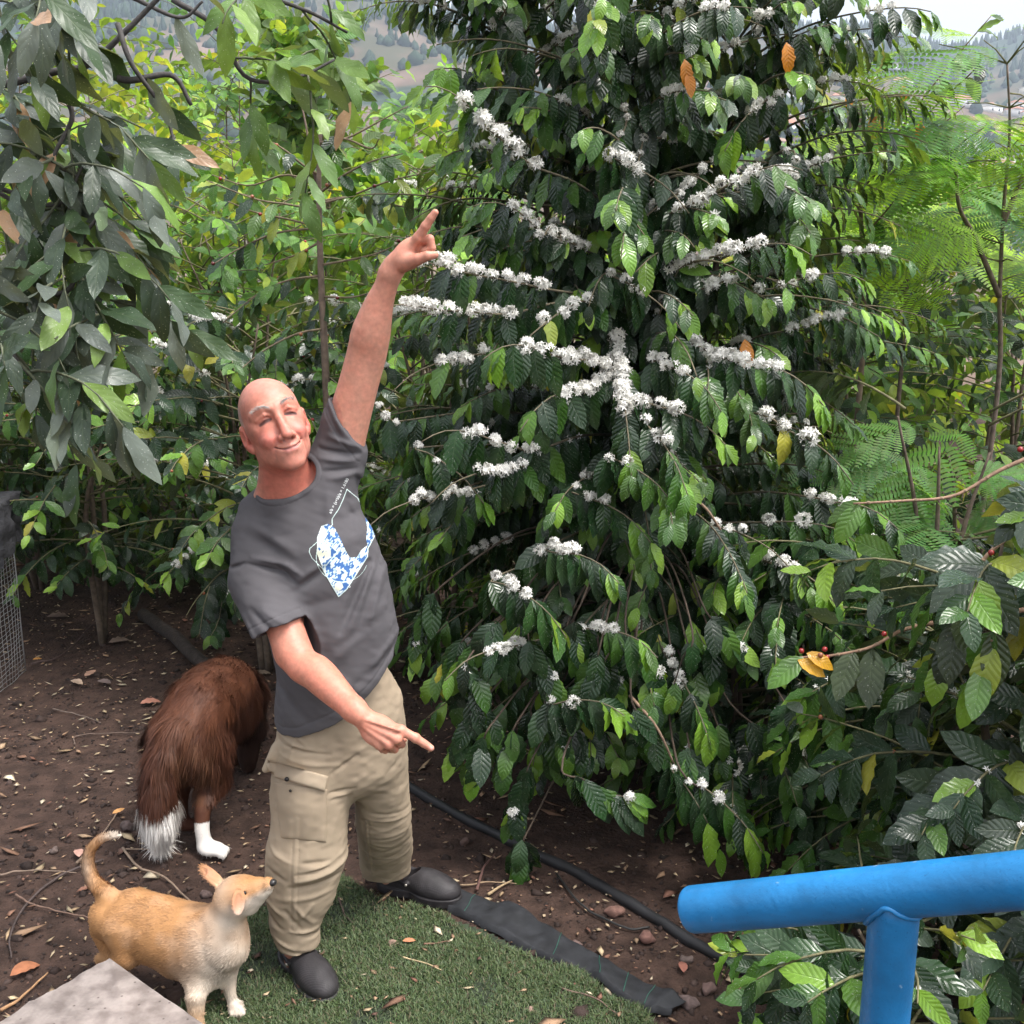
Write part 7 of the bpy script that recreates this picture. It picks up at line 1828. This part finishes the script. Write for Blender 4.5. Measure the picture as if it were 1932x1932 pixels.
# slender half-bare coffee tree in the middle of the left half
def bare_tree():
    rr = np.random.default_rng(17); Y = 4.9
    base = np.array([P(615, 700, Y)[0], Y, 0.0]); o = empty('coffee_tree', base); tag(o, 'slender half-bare coffee tree with a straight grey-brown stem behind the man', 'coffee tree')
    tr = MB(); lv = Leaves(); be = MB()
    s_ = spline([base, P(614, 700, Y), P(607, 560, Y), P(602, 400, Y), P(602, 290, Y), P(606, 228, Y)], 30); tr.tube(s_, np.linspace(0.019, 0.008, 30), 9, (0.17, 0.125, 0.095))
    s2 = spline([P(600, 360, Y + .02), P(588, 300, Y), P(575, 225, Y), P(560, 160, Y)], 14); tr.tube(s2, np.linspace(0.007, 0.003, 14), 6, (0.17, 0.125, 0.095))
    tk = tr.build('trunk', M_bark, o)
    for pl, dn in (([(606, 275), (660, 258), (710, 232), (770, 200)], .3), ([(604, 270), (650, 262), (700, 280), (715, 262)], .2), ([(602, 330), (570, 310), (540, 285), (500, 262), (440, 240)], .3), ([(600, 350), (540, 330), (470, 350), (400, 330)], .35), ([(602, 365), (650, 330), (700, 305), (760, 290)], .4),
                   ([(600, 385), (660, 370), (740, 340), (850, 318)], .6), ([(598, 395), (540, 385), (480, 375), (390, 340)], .4), ([(600, 380), (670, 372), (760, 390), (850, 405)], .7), ([(604, 430), (550, 415), (480, 400), (430, 380)], .4), ([(600, 430), (520, 440), (450, 470), (400, 500)], .5),
                   ([(606, 500), (660, 490), (720, 475), (790, 440)], .5), ([(607, 520), (540, 530), (480, 560), (420, 610)], .7), ([(610, 560), (670, 560), (730, 540)], .6), ([(612, 620), (560, 630), (500, 660), (450, 700)], .7), ([(606, 455), (560, 480), (500, 500)], .5), ([(604, 300), (630, 262), (636, 215)], .3)):
        Yb = Y + rr.uniform(-.45, .1); q = spline([P(*pl[0], Y)] + [P(x, y, Y + (Yb - Y) * (k + 1) / len(pl)) for k, (x, y) in enumerate(pl[1:])], max(7, int(len(pl) * 3.5)))
        b = MB(); b.tube(q, np.linspace(0.0062, 0.0022, len(q)), 6, (0.17, 0.13, 0.085)); b.build('branch', M_bark, tk)
        leaf_along(lv, q, rr, (0.09, 0.13), .8, .3, np.array([0, -1.0, .3]), .5, 1 - dn, G_mid + G_dark, 3, .16, .8)
        for _ in range(1):
            berry(q[rr.integers(1, len(q))] + rr.normal(0, .006, 3), 0.0085, int(rr.integers(3)), o)
    lv.build('foliage', T_cof, M_leaf, o, 8, lambda p: p[:, 1] < 3.9)
bare_tree()

# half-bare branches against the hills on the right
def right_sprig():
    rr = np.random.default_rng(23); Y = 5.2
    base = np.array([P(1625, 500, Y)[0], Y, 0.0]); o = empty('coffee_tree', base); tag(o, 'sparse coffee tree with orange leaves reaching up in front of the hills', 'coffee tree')
    tr = MB(); lv = Leaves()
    tr.tube(spline([base, P(1625, 700, Y), P(1628, 520, Y), P(1622, 330, Y), P(1630, 270, Y)], 22), np.linspace(.016, .007, 22), 8, (0.17, 0.12, 0.09))
    tk = tr.build('trunk', M_bark, o)
    for pl, dn in (([(1630, 340), (1680, 270), (1750, 175), (1810, 100), (1870, 30)], .45), ([(1632, 350), (1700, 275), (1760, 205), (1840, 130), (1850, 100)], .5), ([(1640, 370), (1690, 320), (1750, 260), (1820, 200)], .35), ([(1625, 330), (1600, 250), (1570, 200), (1540, 160)], 1), ([(1625, 320), (1640, 250), (1660, 200)], .8), ([(1625, 400), (1580, 340), (1550, 280)], 1), ([(1625, 450), (1670, 400), (1700, 360)], .5)):
        q = spline([P(x, y, Y - .06 * k) for k, (x, y) in enumerate(pl)], len(pl) * 4)
        b = MB(); b.tube(q, np.linspace(.006, .002, len(q)), 6, (0.18, 0.12, 0.08)); b.build('branch', M_bark, tk)
        leaf_along(lv, q, rr, (0.09, 0.13), 1.0, .25, np.array([0, -1.0, .3]), .6, 1 - dn, G_mid + G_dark, 3, .06, .5)
    lv.build('foliage', T_cof, M_leaf, o, 8)
    for x, y in ((1648, 215), (1658, 232), (1662, 222), (1705, 160), (1738, 230), (1655, 190), (1662, 258), (1740, 225), (1600, 170)):
        l_ = Leaves(); l_.add(P(x, y, Y - .15), np.array([rr.uniform(-.3, .3), -.1, -1.0]), np.array([0.3, -1, .3]), 0.09, np.array((0.55, 0.22, 0.03)) * rr.uniform(.8, 1.1)); l_.build('yellowed_leaf', T_cof, M_leaf, o, x)
right_sprig()

# ---------------- avocado branches hanging in at the upper left
def avocado():
    rr = np.random.default_rng(31)
    base = np.array([-2.6, 2.9, 0.0]); o = empty('avocado_tree', base); tag(o, 'avocado tree with large grey-green leaves reaching in at the upper left', 'tree')
    tr = MB(); tr.tube(spline([base, base + [.05, 0, 1.2], base + [.2, 0, 2.3], P(-320, 120, 2.9)], 16), np.linspace(.10, .045, 16), 12, (0.075, 0.065, 0.055)); tk = tr.build('trunk', M_bark, o)
    limbs = [([(-320, 120), (-60, 168), (90, 150), (172, 133), (235, 70), (301, 4), (345, -50)], 2.8, .011), ([(172, 133), (240, 158), (318, 161), (370, 185)], 2.75, .010), ([(-320, 120), (-120, 300), (0, 350), (60, 420)], 2.7, .009),
             ([(-120, 300), (-40, 480), (40, 540), (150, 575), (245, 600)], 2.65, .009), ([(60, 560), (115, 545), (160, 470), (195, 385)], 2.62, .008), ([(215, 60), (262, 110), (300, 190), (330, 250)], 2.7, .007), ([(-40, 480), (0, 620), (50, 700)], 2.5, .007),
             ([(301, 4), (400, 50), (470, 130), (560, 140), (625, 105)], 3.2, .008), ([(345, -50), (450, -30), (560, 10), (640, 60)], 3.3, .008), ([(-320, 120), (-60, -20), (60, -40), (160, -60)], 2.6, .012), ([(90, 150), (120, 220), (100, 300), (150, 330)], 2.7, .007), ([(0, 350), (90, 380), (170, 330)], 2.7, .006),
             ([(160, -60), (240, 0), (330, 30), (400, 0)], 2.9, .007)]
    lv = Leaves(); tw = MB()
    pal = [(0.040, 0.060, 0.040), (0.065, 0.085, 0.065), (0.028, 0.052, 0.025), (0.035, 0.068, 0.024), (0.10, 0.12, 0.105)]; pal2 = [(0.12, 0.21, 0.04), (0.15, 0.24, 0.05), (0.09, 0.17, 0.04)]
    def put(q, dens=1.0, bright=0.0, size=(0.105, 0.165)):
        T = norm(np.gradient(q, axis=0))
        for k in range(1, len(q)):
            for _ in range(2 if k > len(q) - 3 else 1):
                if rr.random() > dens: continue
                sd_ = norm(np.cross(T[k], rr.normal(0, 1, 3)))
                d = norm(T[k] * .5 + sd_ * .75 + np.array([0.12, -.1, -.75]) * rr.uniform(.3, 1.6))
                c = pal2[rr.integers(3)] if rr.random() < bright else pal[rr.integers(5)]
                if rr.random() < .02: c = (0.40, 0.24, 0.14)
                nn_ = norm(rr.normal(0, .55, 3) + [-.05, -.65, .75])
                lv.add(q[k], d, nn_, rr.uniform(*size), np.array(c) * rr.uniform(.8, 1.25))
    for pl, Y, rad in limbs:
        q = spline([P(x, y, Y) + rr.normal(0, .015, 3) for x, y in pl], 24); b = MB(); b.tube(q, np.linspace(rad, max(.003, rad * .45), 24), 8, (0.055, 0.05, 0.048)); b.build('branch', M_bark, tk)
        br_ = 1.0 if Y >= 3.2 else .12
        put(q[8::3], .5, br_)
        for _ in range(7 if Y < 2.72 else 4):
            k = rr.integers(5, 24); d = norm(np.array([.45, rr.uniform(-.5, .4), rr.uniform(-.75, .35)]) + rr.normal(0, .35, 3))
            t_ = grow(q[k], d, rr.uniform(.16, .34), 7, rr.uniform(.3, 1.1), .25, rr); 
            if Y < 3.05 and t_[4][0] / t_[4][1] > -0.33: continue
            tw.tube(t_, np.linspace(.004, .0018, 8), 5, (0.09, 0.10, 0.06)); put(t_, .8, br_)
    tw.build('twigs', M_bark, tk)
    lv.build('foliage', T_avo, M_leaf2, o, 12, lambda p: (p[:, 1] < 2.15) | ((p[:, 0] / p[:, 1] > -0.275) & (p[:, 1] < 3.08)))
avocado()

# ---------------- feathery trees on the right
def frond(npin=9, nl=16, seed=0):
    """bipinnate leaf of unit length along +Y"""
    rr = np.random.default_rng(seed); VV, FF, UU = [], [], []
    def quad(a, b, c, d): o_ = len(VV); VV.extend([a, b, c, d]); UU.extend([(.3, .3), (.7, .3), (.7, .7), (.3, .7)]); FF.append([o_, o_ + 1, o_ + 2, o_ + 3])
    def rach(t): return np.array([0, t, -0.22 * t * t])
    for k in range(14): a, b = rach(k / 14), rach((k + 1) / 14); quad(a + [-.004, 0, 0], a + [.004, 0, 0], b + [.004, 0, 0], b + [-.004, 0, 0])
    for k in range(npin):
        t = .22 + .78 * k / (npin - 1); L_ = .50 * math.sin(math.pi * (.22 + .62 * (1 - k / (npin - 1)) )) + .06
        for sg in (-1, 1):
            a = math.radians(62 - 30 * k / (npin - 1)) * sg; d = np.array([math.sin(a), math.cos(a), -.16 + rr.normal(0, .05)]); p0 = rach(t); w = norm(np.cross(d, [0, 0, 1]))
            for j in range(nl):
                f = (j + .6) / nl; c = p0 + d * L_ * f + np.array([0, 0, -.10 * f * f * L_]); ll = .080 * math.sin(math.pi * min(.98, f * .8 + .16)) ** .6; ww = L_ / nl * .42
                for s2 in (-1, 1):
                    e = c + w * s2 * ll + d * ww * .7; quad(c - d * ww, c + d * ww, e + d * ww * .5, e - d * ww * .6)
    return np.array(VV), np.array(FF), np.array(UU)
FR = [frond(7, 11, 1), frond(6, 10, 2), frond(8, 11, 3)]
def feathery(base, stems, label, nf, size, seed, pal, extra=(), tight=.5):
    rr = np.random.default_rng(seed); base = np.array([*base, 0.0]); o = empty('feathery_tree', base); tag(o, label, 'tree')
    tr = MB(); lv = Leaves(); tips = []
    for st in stems:
        q = spline(st, 24); tr.tube(q, np.linspace(.013, .004, 24), 7, (0.15, 0.11, 0.09)); tips += [(q[k], norm(q[k] - q[k - 2])) for k in range(8, 24)]
    tk = tr.build('trunk', M_bark, o); tw = MB()
    for k in range(nf):
        p, d0 = tips[rr.integers(len(tips))]; a = rr.uniform(0, 6.28); d = norm(np.array([math.cos(a), math.sin(a), rr.uniform(-.05, .55)])); e = p + d * rr.uniform(.05, .35) * tight * 2
        tw.tube([p, (p + e) / 2 + [0, 0, .01], e], [.004, .003, .002], 5, (0.17, 0.16, 0.08))
        c = np.array(pal[rr.integers(len(pal))]) * rr.uniform(.8, 1.2); lv.add(e, norm(d + [0, 0, -.25]), np.array([0, -.6, 0.8]) + rr.normal(0, .3, 3), rr.uniform(*size), c)
    for (x, y, Y), dx, dz, s_, c in extra: lv.add(P(x, y, Y), np.array([dx[0], dx[1], dz]), np.array([0, -.55, 1.0]), s_, np.array(c))
    tw.build('twigs', M_bark, tk); lv.build('foliage', FR, M_fern, o, seed)
yg = [(0.26, 0.44, 0.05), (0.32, 0.48, 0.055), (0.20, 0.40, 0.05)]; bg = [(0.10, 0.24, 0.07), (0.13, 0.28, 0.085), (0.08, 0.20, 0.07)]
b1 = (P(1872, 600, 4.9)[0], 4.9)
feathery(b1, [[np.array([*b1, 0.0]), P(1880, 760, 4.9), P(1886, 560, 4.9), P(1893, 400, 4.9), P(1905, 250, 4.85), P(1900, 120, 4.8)], [P(1886, 560, 4.9), P(1840, 450, 4.85), P(1810, 390, 4.8), P(1800, 310, 4.8), P(1760, 260, 4.75)], [P(1893, 420, 4.9), P(1930, 330, 4.9), P(1960, 240, 4.9)]],
         'tall feathery-leaved tree with yellow-green fronds at the right edge', 46, (.30, .42), 51, yg + yg + bg, extra=[((1900, 90, 4.6), (-.8, -.3), -.05, .42, bg[1]), ((1880, 150, 4.6), (-.9, -.1), -.1, .40, yg[0]), ((1870, 240, 4.6), (-.9, -.2), .1, .42, bg[0]), ((1700, 250, 4.6), (-.9, -.3), .05, .34, yg[1]), ((1800, 330, 4.5), (-.9, -.3), 0., .36, yg[1]), ((1760, 300, 4.5), (-.8, -.3), .1, .34, yg[0]), ((1900, 60, 4.5), (.5, -.3), .2, .3, yg[0])])
b2 = (P(1700, 620, 5.6)[0], 5.6)
feathery(b2, [[np.array([*b2, 0.0]), P(1700, 700, 5.6), P(1712, 520, 5.6), P(1735, 400, 5.6), P(1730, 300, 5.6)], [P(1712, 560, 5.6), P(1670, 480, 5.55), P(1660, 400, 5.5)]], 'smaller feathery tree with yellow-green fronds left of the tall one', 34, (.30, .40), 52, yg + yg[:2] + bg[:1])
b3 = (P(1800, 900, 4.3)[0], 4.3)
feathery(b3, [[np.array([*b3, 0.0]), P(1795, 1080, 4.3), P(1800, 940, 4.25), P(1790, 860, 4.2)], [P(1795, 1080, 4.3), P(1730, 960, 4.2), P(1700, 900, 4.1)]], 'low feathery seedling with fresh green fronds in the shade', 20, (.22, .32), 53, bg + [(0.08, 0.19, 0.05)],
         extra=[((1835, 790, 3.9), (-.55, -.25), -.55, .34, (0.11, 0.25, 0.05)), ((1745, 800, 3.9), (-.9, -.2), -.1, .26, (0.10, 0.23, 0.05)), ((1690, 850, 3.9), (-.8, -.3), -.2, .24, (0.07, 0.17, 0.05)), ((1750, 860, 3.9), (-.5, -.4), -.5, .26, bg[1]), ((1720, 960, 3.9), (-.6, -.3), -.5, .28, bg[0]), ((1830, 990, 3.9), (-.4, -.3), -.7, .28, bg[1])], tight=.3)

# ---- small palm on the skyline
def palm():
    rr = np.random.default_rng(4); Y = 16.0; c = P(1617, 200, Y); o = empty('palm_tree', (c[0], Y, -0.6)); tag(o, 'small palm with stiff fan of fronds below the hillside', 'palm')
    tr = MB(); tr.tube([np.array([c[0], Y, -.8]), np.array([c[0], Y, 1.5]), c], [.16, .13, .12], 10, (0.12, 0.09, 0.07)); tr.build('trunk', M_bark, o)
    m_ = MB()
    for k in range(26):
        a = rr.uniform(0, 6.28); el = rr.uniform(-.1, 1.35); d = np.array([math.cos(a) * math.cos(el), math.sin(a) * math.cos(el), math.sin(el)]); q = grow(c, d, rr.uniform(.9, 1.3), 8, .9, .02, rr)
        w = norm(np.cross(d, [0, 0, 1.0])); 
        for j in range(1, 9):
            for s2 in (-1, 1):
                L_ = .26 * math.sin(math.pi * (j + 1) / 10.5); e = q[j] + w * s2 * L_ * .7 + (q[j] - q[j - 1]) * 1.4; dd = (q[j] - q[j - 1]) * .28
                m_.add([q[j] - dd, q[j] + dd, e + dd * .2, e - dd * .2], [[0, 1, 2, 3]], np.array((0.06, 0.11, 0.04)) * rr.uniform(.7, 1.3))
    m_.build('crown', M_fern, o)
palm()

# fallen dead leaves one can tell apart
def dead_leaf(px, py, size, c, label, ang):
    p = G(px, py); p[2] = float(soil_h(np.array(p[0]), np.array(p[1]))) + .02
    if inpoly_pts(np.array(p[0]), np.array(p[1]), turf): p[2] += .02
    l_ = Leaves(); l_.add(p, np.array([math.cos(ang), math.sin(ang), .12]), np.array([.1, -.15, 1.0]), size, np.array(c)); tag(l_.build('fallen_leaf', T_cof, M_dead, None, int(px)), label, 'leaf', 'dead leaves on the soil')
M_dead = mat('dead_leaf', rough=.8, attr=True, noise=(40, .25, 4))
for a_ in [(88, 1165, .13, (0.16, 0.11, 0.09), 'large grey-brown fallen leaf beyond the bare soil patch', .2), (205, 1215, .12, (0.20, 0.14, 0.11), 'upturned brown fallen leaf in the middle of the bare soil', .6), (160, 1278, .08, (0.34, 0.20, 0.14), 'pinkish fallen leaf beside two pale ones', 1.2), (185, 1285, .09, (0.15, 0.11, 0.10), 'dark fallen leaf touching the pinkish one', -.5),
           (135, 1285, .09, (0.42, 0.30, 0.22), 'pale fallen leaf left of the pinkish one', -.6), (62, 1247, .045, (0.55, 0.26, 0.06), 'small orange fallen leaf by the wire cage', .3), (265, 1330, .10, (0.36, 0.16, 0.11), 'reddish fallen leaf beside the back of the brown dog', .5), (300, 1340, .09, (0.28, 0.13, 0.10), 'second reddish fallen leaf nearer the brown dog', 0.1),
           (150, 1620, .07, (0.42, 0.24, 0.19), 'pinkish curled leaf beside the tan dog\'s tail', 2.0), (212, 1535, .05, (0.50, 0.25, 0.09), 'small orange fallen leaf left of the white tail tip', .8), (480, 1275, .09, (0.22, 0.16, 0.12), 'brown fallen leaf in the shade behind the brown dog', .4), (1290, 1835, .06, (0.26, 0.10, 0.07), 'dark red fallen leaf above the weed cloth end', 1.5),
           (20, 1845, .10, (0.34, 0.13, 0.06), 'rusty fallen leaf at the lower left edge', .9), (120, 1868, .06, (0.36, 0.17, 0.12), 'crumpled reddish leaf above the slab', .2), (760, 1790, .04, (0.42, 0.18, 0.09), 'orange-brown leaf scrap on the grass by the pinkish stone', 0.)]: dead_leaf(a_[0], a_[1], a_[2], a_[3], a_[4], a_[5])

# ------------------------------------------------------------------ air over the valley
def haze_box():
    m = bpy.data.materials.new('air'); m.use_nodes = True; nt = m.node_tree; N = nt.nodes
    for n in list(N):
        if n.type == 'BSDF_PRINCIPLED': N.remove(n)
    v = N.new('ShaderNodeVolumePrincipled'); v.inputs['Color'].default_value = (0.70, 0.82, 1.0, 1); v.inputs['Density'].default_value = 0.00042; v.inputs['Anisotropy'].default_value = 0.2
    nt.links.new(v.outputs[0], N['Material Output'].inputs['Volume'])
    b = MB(); b.box((-2700, -150, -60), (2700, 2500, 520)); o = b.build('haze', m, None, False); tag(o, kind='stuff')
haze_box()
